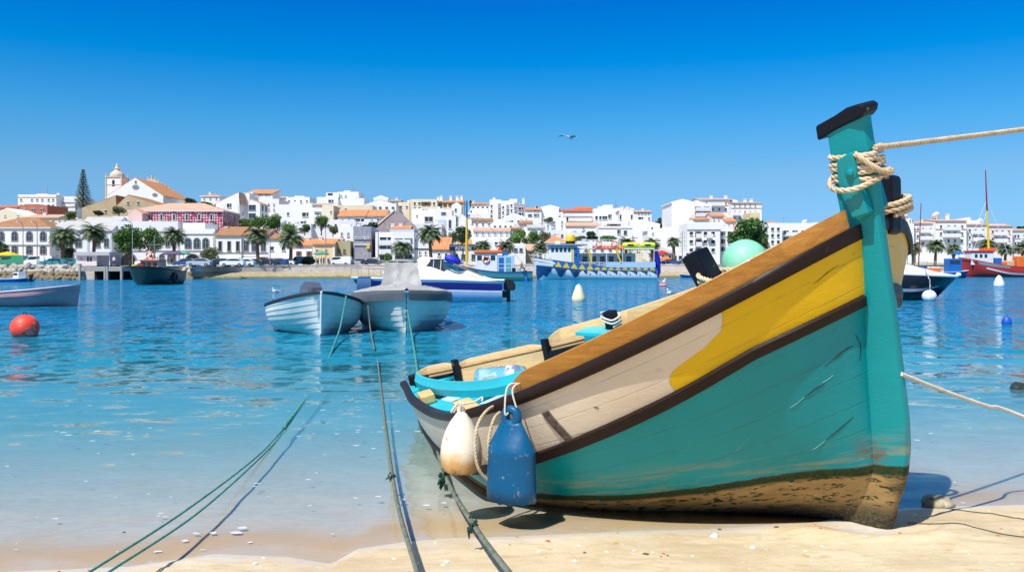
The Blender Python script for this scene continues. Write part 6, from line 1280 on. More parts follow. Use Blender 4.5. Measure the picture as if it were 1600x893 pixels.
house(990, 1018, 331, 292, 'white house with a row of square attic windows at the right end of the crest', 'w', 'gables', 3, 'k', win=[(0, 1, 333, 0, 2.4, 2, 'v', [998, 1003, 1008, 1013]), (0, 1, 341, 0, 7, 4, 'v', [1001]), (0, 1, 341, 0, 2, 3, 'v', [1014])], d=11, extra=[('dish', [992], 0.66)])
house(940, 968, 349, 262, 'white house with a round beige balcony canopy', 'w', 'flat', win=[(0, 1, 349+5, 0, 3, 3, 'v', [945]), (0, 1, 352, 0, 12, 5, 's', [959])], d=8)
house(935, 988, 356, 250, 'broad white wall house with a grey garage canopy', 'w', 'flat', win=[(0, 1, 362, 0, 5, 7, 'v', [967]), (0, 1, 363, 0, 5, 6, 'd', [977])], d=10, extra=[('band', 356.5, WM['l'])])
house(988, 1012, 346, 256, 'tall blank white wall right of the garage canopy', 'w', 'flat', win=[], d=10)
house(1006, 1031, 350, 262, 'white house with a long roof sloping down to the dark pines', 'w', 'gablef', 6, 'k', win=[(0, 1, 357, 0, 2.5, 3, 'v', [1011, 1019])], d=10, side=.05)
house(1012, 1075, 360, 236, 'long blank white wall building left of the tall white block', 'w', 'gablef', 7, 'w', win=[(0, 1, 365, 0, 2, 2.6, 'v', [1020])], d=9, side=.9)
for (a, b_, yt, Y, lab) in ((884, 938, 366, 232, 'white garden house half hidden by bushes above the boathouse'), (850, 884, 362, 236, 'white house just above the ship funnel'), (560, 586, 349, 232, 'low white house below the veranda of the orange roof'), (640, 690, 352, 238, 'cluster of low white roofs behind the tallest palm'), (440, 486, 352, 236, 'white garden wall house above the pair of palms'), (486, 530, 346, 238, 'pale house with shaded wall behind the yellow house'), (530, 556, 347, 230, 'white terrace house above the narrow white house'), (350, 395, 347, 240, 'white house behind the park trees'), (395, 440, 350, 232, 'pale house whose wall shows between the park trees')):
    house(a, b_, yt, Y, lab, 'w2', 'flat', win=[(max(2, int((b_-a)/11)), 1, yt+6, 0, 3.4, 4, rnd.choice('vwd'))], d=9)
# ================= right of centre: the apartment hill
house(1050, 1084, 316, 246, 'tall blank white apartment block with a sloping roof', 'w', 'gablef', 4, 'w', win=[(0, 2, 352, 12, 2, 3, 'v', [1079])], d=16, side=.5)
house(1084, 1112, 320, 256, 'white block with stepped terraces and dark glazing', 'w', 'flat', win=[(0, 3, 325, 9, 8, 5, 'v', [1090, 1104])], d=14, extra=[('balc', [1098], 329, 24), ('balc', [1098], 338, 24), ('box', 1090, 1100, 314, 3, 'w')])
house(1092, 1143, 312, 270, 'white apartment block with tiled roof edges at the top of the right hill', 'w', 'gables', 4, 'k', win=[(0, 2, 317, 10, 3.4, 4.5, 'w', [1104, 1114, 1124, 1134])], d=14, extra=[('band', 321, RM['k']), ('chim', [1118, 1141], 1.6), ('balc', [1119], 321, 26)])
house(1143, 1190, 317, 266, 'white and cream apartment block stepping down on the right', 'w', 'gables', 3, 'k', win=[(0, 4, 321, 10, 3.4, 4, 'w', [1148, 1156, 1164, 1172, 1180])], d=14, extra=[('band', 325, RM['k']), ('chim', [1147, 1172, 1182], 1.5), ('balc', [1151], 336, 14), ('balc', [1176], 336, 12), ('box', 1146, 1158, 311, 4, 'w')])
house(1172, 1188, 335, 250, 'narrow cream yellow block at the corner of the right hill', 'y', 'flat', win=[(0, 3, 341, 9, 3, 5, 'w', [1176, 1184])], d=8)
house(1112, 1134, 338, 240, 'white house with an orange tiled roof in front of the apartment hill', 'w', 'gables', 5, 't', win=[(3, 1, 342, 0, 3, 4, 'w')], d=9)
house(1134, 1150, 346, 236, 'white house with a small orange roof left of the large tree', 'w', 'gables', 6, 't', win=[(0, 2, 351, 9, 3, 4, 'w', [1139, 1146])], d=8)
house(1084, 1108, 343, 240, 'low white house with an orange roof strip above the balconies', 'w', 'gables', 3, 't', win=[(3, 1, 347, 0, 3, 3, 'w')], d=8)
house(1074, 1125, 352, 222, 'white apartment house with red doors and rows of dark square windows', 'w', 'flat', win=[(0, 3, 364.5, 13, 5, 5, 'v', [1080, 1102, 1114]), (0, 3, 366, 13, 5, 9, 's', [1091])], d=12, extra=[('balc', [1091], 371, 8), ('balc', [1091], 384, 8), ('balc', [1108], 371, 9), ('box', 1078, 1120, 347, 2.5, 'w'), ('band', 359, FRAMED)])
house(1125, 1146, 357, 224, 'white apartment house with arched balcony openings behind the green float', 'w', 'flat', win=[(0, 3, 365, 12, 6, 7, 'v', [1130, 1140])], d=11)
house(1146, 1192, 360, 228, 'white house mostly behind the large broadleaf tree', 'w', 'gables', 4, 't', win=[(4, 2, 366, 10, 4, 4, 'w')], d=10)
house(1190, 1222, 352, 250, 'white apartment house right of the large tree with orange roof blocks', 'w', 'flat', win=[(0, 3, 358, 10, 4, 5, 'v', [1197, 1207, 1216])], d=12, extra=[('box', 1196, 1216, 348, 3, 'w')])
house(1197, 1219, 348, 270, 'orange roofed penthouse right of the large tree', 'c', 'hip', 4, 't', win=[(3, 1, 351, 0, 3, 2, 'w')], d=8)
house(1222, 1270, 351, 252, 'long white apartment block with satellite dishes left of the bow', 'w', 'flat', win=[(0, 3, 363, 10, 8, 6, 'v', [1228, 1242, 1256])], d=12, extra=[('dish', [1266, 1272-4], 0.83), ('balc', [1242], 368, 30), ('box', 1232, 1264, 349, 3, 'w')])
house(1270, 1345, 350, 256, 'white apartment block hidden behind the bow of the teal boat', 'w', 'flat', win=[(6, 3, 358, 10, 4, 5, 'v')], d=12)
def resort(a, b_, yt, Y, lab, wall, xs, extra=()):
    house(a, b_, yt, Y, lab, wall, 'gables', 3, 'k', win=[(0, 3, yt+9, 11, 4.4, 5.5, 'w', xs)], d=13, extra=[('balc', [(a+b_)/2], yt+14, (b_-a)*.55), ('balc', [(a+b_)/2], yt+25, (b_-a)*.55)]+list(extra))
resort(1345, 1398, 352, 262, 'white resort block behind the teal stem', 'w', [1352, 1364, 1376, 1388])
house(1398, 1428, 345, 258, 'blank white gable end of the resort with two satellite dishes', 'w', 'gablef', 4, 'k', win=[(0, 1, 344.5, 0, 1.6, 2, 'v', [1426, 1422])], d=14, side=.8, extra=[('dish', [1421, 1426], 1.21)])
resort(1428, 1462, 349, 260, 'pale pink resort block behind the dark thin mast', 'w', [1434, 1442, 1454], [('band', 358, RM['k'])])
resort(1462, 1510, 345, 258, 'white resort block with a large rooftop dish and pergolas', 'w', [1470, 1482, 1492, 1503], [('dish', [1477], 1.43), ('chim', [1495], 2.2), ('box', 1464, 1496, 341.5, 4, 'pp'), ('band', 358, RM['k'])])
resort(1510, 1542, 351, 260, 'white resort block left of the yellow mast', 'w2', [1515, 1524, 1536], [('box', 1522, 1542, 343, 4, 'w'), ('dish', [1527], 1.21), ('box', 1526, 1534, 338, 7, 'w')])
resort(1542, 1582, 353, 262, 'pink resort block with an arched gable right of the yellow mast', 'pp', [1551, 1557, 1566, 1576], [('dish', [1546], 1.21), ('box', 1546, 1580, 349, 3, 'pp')])
resort(1582, 1640, 360, 264, 'blue grey resort block at the right edge', 'w2', [1586, 1591, 1600, 1612, 1625])
# ---- kiosk, canopy and promenade furniture
r = empty('kiosk', P(146, 419, 150), 'small pale kiosk with a grey flat roof on the quay by the landing stage', 'kiosk'); z0 = r.location.z = 2.05; kx = lambda p_: (p_-146)/F*150; kz = lambda p_: pxz(p_, 150)-z0
box_part('wall', r, WM['pp'], (kx(119), kx(151), 0, 4, 0, kz(399))); box_part('dark_recess', r, WM['l'], (kx(151), kx(171), .6, 4, 0, kz(399))); box_part('roof', r, WM['g'], (kx(117.5), kx(173), -.5, 4.5, kz(399), kz(393.5)))
box_part('window', r, [GLS, FRAMEW], (kx(136), kx(139), -.04, .02, kz(408), kz(401), 0), (kx(140.5), kx(143.5), -.04, .02, kz(408), kz(401), 0)); box_part('post', r, FRAMEW, (kx(170.5), kx(171.5), 0, .12, 0, kz(399)))
mb = MB(); mb.lathe([(.28, 0), (.28, .04)], (kx(127), -.01, kz(404)), 14, M=Matrix.Rotation(pi/2, 3, 'X')); mb.build('round_sign', M_('pale_red_sign', (.7, .35, .33), .6), r)
r = empty('station_canopy', P(725, 391, 193), 'dark blue filling station canopy with white lettering behind the yellow mast', 'canopy'); z0 = r.location.z; kx = lambda p_: (p_-725)/F*193; kz = lambda p_: pxz(p_, 193)-z0
box_part('fascia', r, M_('canopy_blue', (.008, .012, .04), .4), (kx(702), kx(750), 0, 6, kz(391), kz(385.5))); box_part('canopy_roof', r, M_('canopy_grey', (.10, .13, .17), .5), (kx(702), kx(750), .3, 6, kz(385.5), kz(381)))
for x in (708, 722, 744): box_part('post', r, GREY, (kx(x), kx(x)+.3, 1, 1.3, kz(413), kz(391)))
tcu = bpy.data.curves.new('canopy_lettering', 'FONT'); tcu.body = 'REPSOL'; tcu.size = .98; tcu.align_x = 'CENTER'; tcu.extrude = .03; tcu.shear = .25; tcu.space_character = 1.15; tmp_ = bpy.data.objects.new('tmp', tcu); LINK(tmp_); bpy.context.view_layer.update(); tme = bpy.data.meshes.new_from_object(tmp_.evaluated_get(bpy.context.evaluated_depsgraph_get())); bpy.data.objects.remove(tmp_); to = bpy.data.objects.new('canopy_lettering', tme); LINK(to); to.parent = r; to.location = (kx(727)-.4, -.05, kz(390.2)); to.rotation_euler = (pi/2, 0, 0); tme.materials.clear(); tme.materials.append(FRAMEW)
# ---------------------------------------------------------------- palms, trees, cars, lamps
def leafm(name, a, b_):
    m = bpy.data.materials.new(name); s = NT(m); n1 = s.noise(s.coords('Object'), .9, 4, .6); n2 = s.noise(s.coords('Object'), 5, 3)
    c = s.mix(s.rng(n1, .35, .65), a, b_); c = s.mix(s.rng(n2, .5, .8, 0, .5), c, tuple(v*1.5 for v in b_)); s.put(s.b.inputs['Base Color'], c); s.b.inputs['Roughness'].default_value = .6
    s.b.inputs['Subsurface Weight'].default_value = 0; return m
PLM = leafm('palm_leaf', (.045, .085, .035), (.11, .15, .06)); LF = [leafm('broad_leaf', (.035, .10, .015), (.10, .20, .03)), leafm('olive_leaf', (.06, .09, .03), (.13, .15, .06)), leafm('dark_leaf', (.015, .045, .018), (.04, .08, .03)), leafm('bright_leaf', (.06, .16, .02), (.16, .28, .05))]
BARK = mat('bark', (.10, .07, .05), .9, col2=(.18, .13, .09), scale=3, bump=.6, bscale=12); PBARK = mat('palm_bark', (.14, .09, .055), .95, col2=(.24, .16, .10), scale=4, bump=.9, bscale=6)
def palm_crown(seed, n=58):
    R_ = random.Random(seed); mb = MB()
    for i in range(n):
        az = 2*pi*i*.381966+R_.uniform(-.2, .2); el = lerp(1.25, -.45, (i/n)**.8)+R_.uniform(-.12, .12); L = R_.uniform(.85, 1.08); p = Vector((0, 0, 0)); d = el; pts = [p.copy()]
        h = Vector((cos(az), sin(az), 0)); st = L/10
        for k in range(10): p = p+(h*cos(d)+Vector((0, 0, sin(d))))*st; d -= .10+.13*(k/10)*(1.3 if el > .2 else .7); pts.append(p.copy())
        side = Vector((-sin(az), cos(az), 0)); mb.tube(pts, [.012]*6+[.006]*5, 3, cap=False)
        for k in range(1, 11):
            t = (pts[min(k+1, 10)]-pts[k-1]).normalized(); w_ = .27*sin(pi*min(1, (k+1.2)/12))
            for s_ in (-1, 1):
                for q in (0, .5):
                    b0 = pts[k-1].lerp(pts[k], q); tip = b0+side*s_*w_+t*w_*.75+Vector((0, 0, -.25*w_+R_.uniform(-.01, .01))); mb.add([b0, b0+t*.05, tip], [(0, 1, 2)])
    return mb.mesh('crown', PLM, fix=False)
PCR = [palm_crown(k) for k in (1, 2, 3)]
def palm(px, pyc, pyb, Y, rpx, label, trunk=None):
    base = P(px, pyb, Y); base.z = land_z(base.x, Y)+.05 if pyb > 400 else base.z; zc = pxz(pyc, Y)-base.z; R_ = rpx*1.17/F*Y
    r = empty('palm_tree', base, label, 'palm tree', 'palm trees along the quay'); mb = MB(); tr = trunk or .32; lean = rnd.uniform(-.3, .3); pts = [Vector((lean*sin(k/10*1.5), 0, zc*k/10)) for k in range(11)]
    rs = [tr*(1.15-.25*k/10+(.03 if k % 2 else 0)) for k in range(8)]+[tr*1.15, tr*1.45, tr*.9]; mb.tube(pts, rs, 9); mb.build('trunk', PBARK, r, smooth=True)
    for k in range(1): o = inst(rnd.choice(PCR), 'crown', r, (pts[-1].x, 0, zc), (rnd.uniform(-.1, .1), rnd.uniform(-.1, .1), rnd.uniform(0, 6)), (R_, R_, R_*.95))
    return r
for a in ((97, 368, 415, 176, 24, 'palm in front of the first arched white house'), (106, 392, 415, 180, 13, 'short palm right beside the arched house palm'), (146, 362, 412, 180, 23, 'palm rising behind the kiosk roof'), (272, 367, 412, 181, 21, 'palm beside the purple awnings right of the leafy trees'), (403, 367, 413, 180, 21, 'palm in front of the white shop houses'),
          (454, 371, 413, 178, 23, 'thick trunked palm left of the yellow house'), (627, 386, 411, 183, 18, 'small palm in front of the modern white block'), (674, 364, 410, 182, 22, 'tallest palm by the filling station'), (754, 384, 412, 186, 15, 'palm behind the yellow mast'), (791, 384, 412, 188, 16, 'palm left of the harbour office'), (846, 386, 412, 190, 14, 'small palm between the two larger ships'),
          (978, 380, 414, 192, 16, 'palm above the orange awning of the ship'), (1018, 380, 414, 194, 15, 'palm above the lime slides of the ship'), (1054, 377, 414, 196, 12, 'tall thin palm left of the tilted black post'), (1427, 387, 412, 225, 15, 'first palm right of the teal stem'), (1461, 383, 412, 226, 16, 'palm behind the thin dark mast'), (1490, 388, 412, 224, 14, 'palm in front of the pergola block'), (1541, 381, 412, 228, 14, 'palm beside the yellow mast of the red boat'), (1570, 389, 412, 225, 14, 'palm right of the red boat mast'), (1597, 387, 412, 226, 14, 'palm at the right edge'), (-2, 392, 413, 170, 14, 'palm cut by the left edge')):
    palm(*a)
def tree(px, pt, pb, pyg, Y, wpx, kind, label, name='tree', group=None, bare=.16):
    "crown from row pt to row pb, wpx wide, trunk down to row pyg"
    pb = max(pb, pyg-1) if name == 'bush' else lerp(pb, pyg, .25); X = (px-800)/F*Y; zg = pxz(pyg, Y); R_ = random.Random(hash((px, pt)) & 0xffff); r = empty(name, (X, Y, zg), label, 'bush' if name == 'bush' else 'tree', group); zt, zb_ = pxz(pt, Y)-zg, pxz(pb, Y)-zg; rx = wpx/F*Y/2; rz = (zt-zb_)/2; zc = (zt+zb_)/2
    mb = MB(); lobes = []
    nl = 11 if wpx > 20 else 8
    for k in range(nl): a = R_.uniform(0, 6.28); e_ = R_.uniform(-.9, 1.1); q = R_.uniform(.45, .72); lobes.append((Vector((cos(a)*cos(e_)*rx*q, sin(a)*cos(e_)*rx*q, sin(e_)*rz*q)), R_.uniform(.34, .52)))
    lobes.append((Vector((0, 0, 0)), .6)); zt_ = None; nleaf = int(min(4200, 700+wpx*70)); ls = max(.12, rx*.06)*(1.25 if kind == 2 else 1)
    for k in range(nleaf):
        c, q = lobes[k % len(lobes)]; v = Vector((R_.gauss(0, 1), R_.gauss(0, 1), R_.gauss(0, 1))).normalized()*(R_.random()**.35)*q; p = c+Vector((v.x*rx, v.y*rx, v.z*rz)); n_ = Vector((R_.gauss(0, 1), R_.gauss(0, 1), R_.gauss(0, 1)+.6)).normalized(); t = n_.orthogonal().normalized(); b_ = n_.cross(t); s_ = ls*R_.uniform(.7, 1.5)
        p = p+Vector((0, 0, zc)); mb.add([p-t*s_, p-b_*s_*.6, p+t*s_, p+b_*s_*.6], [(0, 1, 2, 3)])
    mb.build('crown', LF[kind], r, fix=False)
    mb = MB(); tr = max(.10, rx*.07); mb.tube([Vector((0, 0, -.3)), Vector((.05, 0, zb_*.6)), Vector((-.05*rx, 0, zc))], [tr*1.2, tr, tr*.6], 7)
    for k in range(5): c, q = lobes[k]; mb.tube([Vector((0, 0, zb_*.7)), Vector((c.x*.4, c.y*.4, lerp(zb_, zc+c.z, .5))), Vector((c.x, c.y, zc+c.z))], [tr*.6, tr*.4, tr*.15], 5)
    mb.build('trunk', BARK, r, smooth=True); return r
for a in ((203, 345, 393, 415, 170, 52, 0, 'large leafy green tree behind the green workboat'), (241, 351, 389, 415, 171, 40, 0, 'leafy green tree just right of the largest quay tree'), (2, 375, 405, 414, 172, 22, 2, 'dark tree at the left edge'),
          (154, 327, 335, 338, 252, 18, 2, 'dark shrub under the tan stone wall', 'bush'), (186, 320, 336, 338, 250, 24, 1, 'olive shrub below the tan gable', 'bush'), (108, 331, 341, 343, 240, 26, 0, 'low green shrub behind the grey roof', 'bush'), (297, 309, 322, 326, 305, 24, 2, 'dark trees right of the church front'), (322, 314, 330, 334, 290, 26, 1, 'olive trees behind the magenta building'), (338, 318, 332, 338, 285, 22, 2, 'dark tree left of the pink lean-to roof'),
          (386, 340, 358, 362, 228, 30, 0, 'left tree of the small park on the slope'), (404, 337, 358, 364, 226, 30, 0, 'middle tree of the small park on the slope'), (428, 332, 362, 366, 224, 36, 0, 'largest tree of the small park on the slope'), (452, 348, 362, 366, 222, 24, 3, 'bright green shrub right of the park', 'bush'), (476, 350, 362, 366, 224, 20, 0, 'round green bush below the garage', 'bush'), (502, 336, 361, 366, 226, 28, 0, 'leafy tree behind the yellow house'),
          (520, 350, 364, 368, 220, 20, 1, 'olive bush above the yellow house', 'bush'), (327, 384, 412, 414, 176, 31, 1, 'round grey green tree in front of the arched windows'), (481, 400, 413, 415, 180, 22, 2, 'dark green bush by the yellow house', 'bush'), (578, 347, 361, 364, 226, 30, 2, 'dark hedge above the grey streaked block', 'bush'), (607, 392, 408, 413, 184, 14, 3, 'little bright tree in front of the modern block'),
          (722, 352, 382, 388, 215, 32, 2, 'dark tree left of the yellow mast'), (707, 360, 380, 386, 216, 16, 1, 'olive tree behind the orange roof'), (737, 313, 324, 330, 305, 11, 2, 'small round dark tree on the crest'), (812, 358, 376, 384, 212, 34, 3, 'bright green bushes right of the palms', 'bush'), (834, 358, 384, 390, 211, 28, 0, 'green bushes in the middle of the thicket', 'bush'), (852, 360, 380, 386, 212, 26, 1, 'olive bushes at the right of the thicket', 'bush'),
          (857, 339, 345, 347, 262, 16, 1, 'low shrub beside the blank white gable', 'bush'), (927, 360, 374, 378, 214, 22, 2, 'dark round bush behind the ship railing', 'bush'), (905, 368, 377, 380, 213, 26, 1, 'olive hedge behind the ship funnel', 'bush'), (950, 367, 377, 380, 213, 30, 0, 'long low hedge behind the orange awning', 'bush'),
          (1030, 340, 358, 364, 300, 14, 2, 'left dark pine in the sky gap'), (1040, 346, 360, 364, 302, 14, 2, 'right dark pine in the sky gap'), (1168, 340, 390, 398, 205, 66, 0, 'big green tree behind the pale green float'), (1190, 360, 392, 400, 204, 32, 0, 'green tree at the right shoulder of the big tree'), (1597, 352, 362, 368, 330, 20, 2, 'dark wooded top at the right edge', 'bush')):
    tree(*a)
# Norfolk pine with whorled tiers
Y_ = 318; r = empty('norfolk_pine', P(130, 333, Y_), 'tall slender tiered conifer left of the church tower', 'tree'); Hh = (333-264)/F*Y_; mb = MB(); R_ = random.Random(5)
for k in range(24):
    z = lerp(Hh*.12, Hh*.98, k/23); L = lerp(3.2, .35, (k/23)**1.1)*R_.uniform(.85, 1.1)
    for j in range(9):
        a = 2*pi*j/9+k*.5; tip = Vector((cos(a)*L, sin(a)*L, z-.05+.14*L)); b0 = Vector((0, 0, z)); sd_ = Vector((-sin(a), cos(a), 0))
        for q in range(9):
            f_ = (q+1)/9; c = b0.lerp(tip, f_)+Vector((0, 0, -.16*sin(pi*f_))); w_ = .42*(1.15-f_*.5); mb.add([c-sd_*w_-Vector((0, 0, .1)), c+Vector((cos(a), sin(a), 0))*.25, c+sd_*w_+Vector((0, 0, R_.uniform(-.15, .15))), c+Vector((0, 0, .22))], [(0, 1, 3), (1, 2, 3), (0, 1, 2)])
mb.build('crown', LF[2], r, fix=False); mb = MB(); mb.tube([(0, 0, -3), (0, 0, Hh*.5), (0, 0, Hh)], [.4, .25, .05], 8); mb.build('trunk', BARK, r)
# cars on the quay road
GLC = mat('car_glass', (.02, .025, .03), .06, spec=.9); TYRE = mat('tyre_rubber', (.012, .012, .012), .85); RIM = mat('car_rim', (.4, .4, .42), .35, metal=.8); LAMP = mat('tail_lamp', (.4, .02, .02), .3)
def car_parts(kind):
    sec = {'hatch': ([(-2.0, .35), (-2.02, .75), (-1.9, .95), (-1.0, 1.02), (-.45, 1.42), (1.0, 1.45), (1.75, 1.0), (1.95, .9), (1.98, .35)], [(-.92, 1.02), (-.40, 1.37), (.98, 1.39), (1.62, 1.0)]), 'van': ([(-2.3, .35), (-2.32, .95), (-1.9, 1.15), (-1.4, 1.75), (-1.2, 1.85), (2.2, 1.88), (2.3, 1.7), (2.3, .35)], [(-1.75, 1.2), (-1.32, 1.72), (.2, 1.74), (.2, 1.2)])}[kind]
    b = MB(); n_ = len(sec[0]); w = .84; vs = [(x, -w*(1 if z < 1.05 else .86), z) for x, z in sec[0]]+[(x, w*(1 if z < 1.05 else .86), z) for x, z in sec[0]]; b.add(vs, [tuple(range(n_)), tuple(range(2*n_-1, n_-1, -1))]+[(i, (i+1) % n_, n_+(i+1) % n_, n_+i) for i in range(n_)])
    g = MB()
    for s_ in (-1, 1): g.add([(x, s_*(w*(1 if z < 1.05 else .86)+.012), z) for x, z in sec[1]], [tuple(range(4))])
    f, t = sec[1][0], sec[1][1]; g.add([(f[0]-.06, -.7, f[1]+.02), (f[0]-.06, .7, f[1]+.02), (t[0]-.06, .64, t[1]-.0), (t[0]-.06, -.64, t[1]-.0)], [(0, 1, 2, 3)])
    wh = MB(); M2 = Matrix.Rotation(pi/2, 3, 'X'); wh.lathe([(.2, -.09), (.30, -.09), (.32, -.05), (.32, .05), (.30, .09), (.2, .09)], seg=16, M=M2); rm_ = MB(); rm_.lathe([(.02, -.10), (.19, -.10), (.19, .10), (.02, .10)], seg=12, M=M2)
    l_ = MB(); l_.b(-.05, .02, -.16, .16, -.07, .07)
    return b, g, wh.mesh('tyre', TYRE, smooth=True), rm_.mesh('rim', RIM), l_.mesh('headlight', FRAMEW), g.mesh('side_glass', GLC)
CARS = {k: car_parts(k) for k in ('hatch', 'van')}; CBODY = {}
def car(px, Y, kind, colname, col, label, rz=0):
    X = (px-800)/F*Y; r = empty('parked_car', (X, Y, land_z(X, Y)+.02), label, 'van' if kind == 'van' else 'car', 'cars parked along the quay', rot=(0, 0, rz)); b, g, ty, ri, hl, gl = CARS[kind]; key = (kind, colname)
    if key not in CBODY: CBODY[key] = b.mesh('body', mat('car_'+colname, col, .25, var=.02, coat=.4), smooth=True)
    inst(CBODY[key], 'body', r); inst(gl, 'window_glass', r)
    for x in (-1.25, 1.3):
        for y in (-.78, .78): w_ = inst(ty, 'wheel', r, (x, y, .32)); inst(ri, 'rim', w_)
    for y in (-.6, .6): inst(hl, 'headlight', r, (-2.0 if kind == 'hatch' else -2.3, y, .72))
cc = {'white': (.78, .78, .78), 'silver': (.45, .47, .5), 'dark': (.03, .035, .045), 'blue': (.03, .08, .25), 'teal': (.05, .25, .28), 'red': (.4, .03, .03), 'green': (.04, .25, .12)}
for px, kind, c_, lab in ((20, 'van', 'green', 'green van by the yellow awning'), (44, 'van', 'silver', 'silver van left of the white van under the orange awning'), (62, 'van', 'white', 'white van under the orange awning'), (84, 'hatch', 'teal', 'teal car left of the kiosk'), (108, 'hatch', 'teal', 'teal car between two palms'), (232, 'hatch', 'white', 'white car right of the green workboat'),
                          (290, 'hatch', 'blue', 'blue car in front of the arched doorway'), (312, 'hatch', 'silver', 'silver car left of the round tree'), (344, 'hatch', 'dark', 'dark car right of the round tree'), (364, 'hatch', 'white', 'first white car in front of the shop houses'), (381, 'hatch', 'white', 'second white car in front of the shop houses'), (394, 'hatch', 'dark', 'dark car left of the shop palm'), (418, 'hatch', 'dark', 'dark car right of the shop palm'), (434, 'hatch', 'blue', 'blue car in front of the cafe'),
                          (446, 'hatch', 'white', 'white car left of the thick palm'), (472, 'van', 'teal', 'teal van right of the thick palm'), (532, 'van', 'white', 'white van in front of the olive building'), (559, 'hatch', 'silver', 'silver car in front of the grey block'), (580, 'hatch', 'dark', 'dark car beside the stairway'), (1068, 'hatch', 'silver', 'silver car by the market arcade'), (1046, 'hatch', 'blue', 'blue car right of the tall thin palm')):
    Yc = coast((px-800)/F*185)+rnd.choice((6.0, 9.0)); car(px, Yc, kind, c_, cc[c_], lab, rnd.uniform(-.25, .25))
# street lamps
lm = MB(); lm.tube([(0, 0, 0), (0, 0, 6.2), (0, -.1, 6.9), (0, -.7, 7.3), (0, -1.2, 7.3)], [.09, .07, .06, .05, .05], 6); LPOST = lm.mesh('lamp_post', GREY); lm = MB(); lm.b(-.12, .12, -1.75, -1.15, 7.22, 7.36); LHEAD = lm.mesh('lamp_head', FRAMEW)
for px, lab in ((36, 'street lamp in front of the orange awning house'), (58, 'second street lamp in front of the orange awning house'), (207, 'street lamp behind the workboat'), (422, 'street lamp between the shop houses and the cafe'), (509, 'street lamp by the yellow house'), (591, 'street lamp by the stairway'), (648, 'street lamp between the modern block and the tallest palm'), (1066, 'street lamp by the market arcade'), (1418, 'street lamp left of the dark thin mast'), (1520, 'street lamp in front of the resort')):
    Yl = coast((px-800)/F*185)+3.2; X = (px-800)/F*Yl; r = empty('street_lamp', (X, Yl, land_z(X, Yl)+.1), lab, 'street lamp', 'lamps along the quay', rot=(0, 0, 0)); inst(LPOST, 'lamp_post', r); inst(LHEAD, 'lamp_head', r)
# parasols and market tents
def parasol(px, Y, w, h, col, lab):
    X = (px-800)/F*Y; z0 = land_z(X, Y)+.1; r = empty('parasol', (X, Y, z0), lab, 'parasol', 'parasols and tents on the quay'); mb = MB(); mb.lathe([(w*.5, h-.5), (w*.51, h-.35), (w*.25, h+.1), (.03, h+.35)], seg=8); mb.build('canopy', col, r); mb = MB(); mb.tube([(0, 0, 0), (0, 0, h)], .05, 5); mb.build('pole', FRAMEW, r)
PUR = M_('purple_canvas', (.10, .08, .16), .8); GRC = M_('green_canvas', (.10, .30, .20), .8)
for a in ((264, 177, 3.2, 2.6, PUR, 'left purple parasol right of the leafy trees'), (276, 177, 3.2, 2.6, PUR, 'right purple parasol under the palm'), (287, 178, 3.0, 2.7, GRC, 'green parasol next to the purple parasols'), (502, 184, 3.2, 2.7, GRC, 'green parasol in front of the yellow house'), (1034, 192, 3.4, 2.8, REDH, 'red parasol right of the ship stern'), (1040, 190, 2.6, 1.6, ORG, 'low orange awning below the red parasol'), (1497, 214, 2.8, 3.2, BLU, 'blue parasol above the red boat bow'), (12, 160, 4.5, 2.3, YEL, 'yellow market tent at the left edge'), (27, 158, 2.6, 1.4, GRC, 'low green tent beside the yellow tent')):
    parasol(*a)
# ---------------------------------------------------------------- people, birds
def figure(label, loc, joints, edges, radii, cloth, rz=0, sc=1.0, hairc=(.05, .03, .02)):
    "continuous skinned body; vertex paint through face materials by height"
    me = bpy.data.meshes.new('body'); me.from_pydata(joints, edges, []); o = bpy.data.objects.new('person', me); LINK(o); md = o.modifiers.new('skin', 'SKIN'); sv = me.skin_vertices[0].data
    for i, r_ in enumerate(radii): sv[i].radius = r_ if isinstance(r_, tuple) else (r_, r_)
    sv[0].use_root = True; sb = o.modifiers.new('sub', 'SUBSURF'); sb.levels = 1; sb.render_levels = 1
    dg = bpy.context.evaluated_depsgraph_get(); dg.update(); m2 = bpy.data.meshes.new_from_object(o.evaluated_get(dg)); o.modifiers.clear(); o.data = m2; m2.materials.clear(); m2.materials.append(SKIN)
    for c_ in cloth: m2.materials.append(c_[0])
    for p_ in m2.polygons:
        p_.use_smooth = True; c = p_.center
        for k, c_ in enumerate(cloth):
            if c_[1](c): p_.material_index = k+1
    o.location = loc; o.rotation_euler = (0, 0, rz); o.scale = (sc,)*3; tag(o, label, 'person'); return o
HAIR = M_('dark_hair', (.03, .02, .015), .7); DENIM = M_('dark_shorts', (.03, .04, .09), .8); SHIRT = M_('pale_shirt', (.6, .6, .62), .8); SHIRTR = M_('red_shirt', (.5, .06, .05), .8)
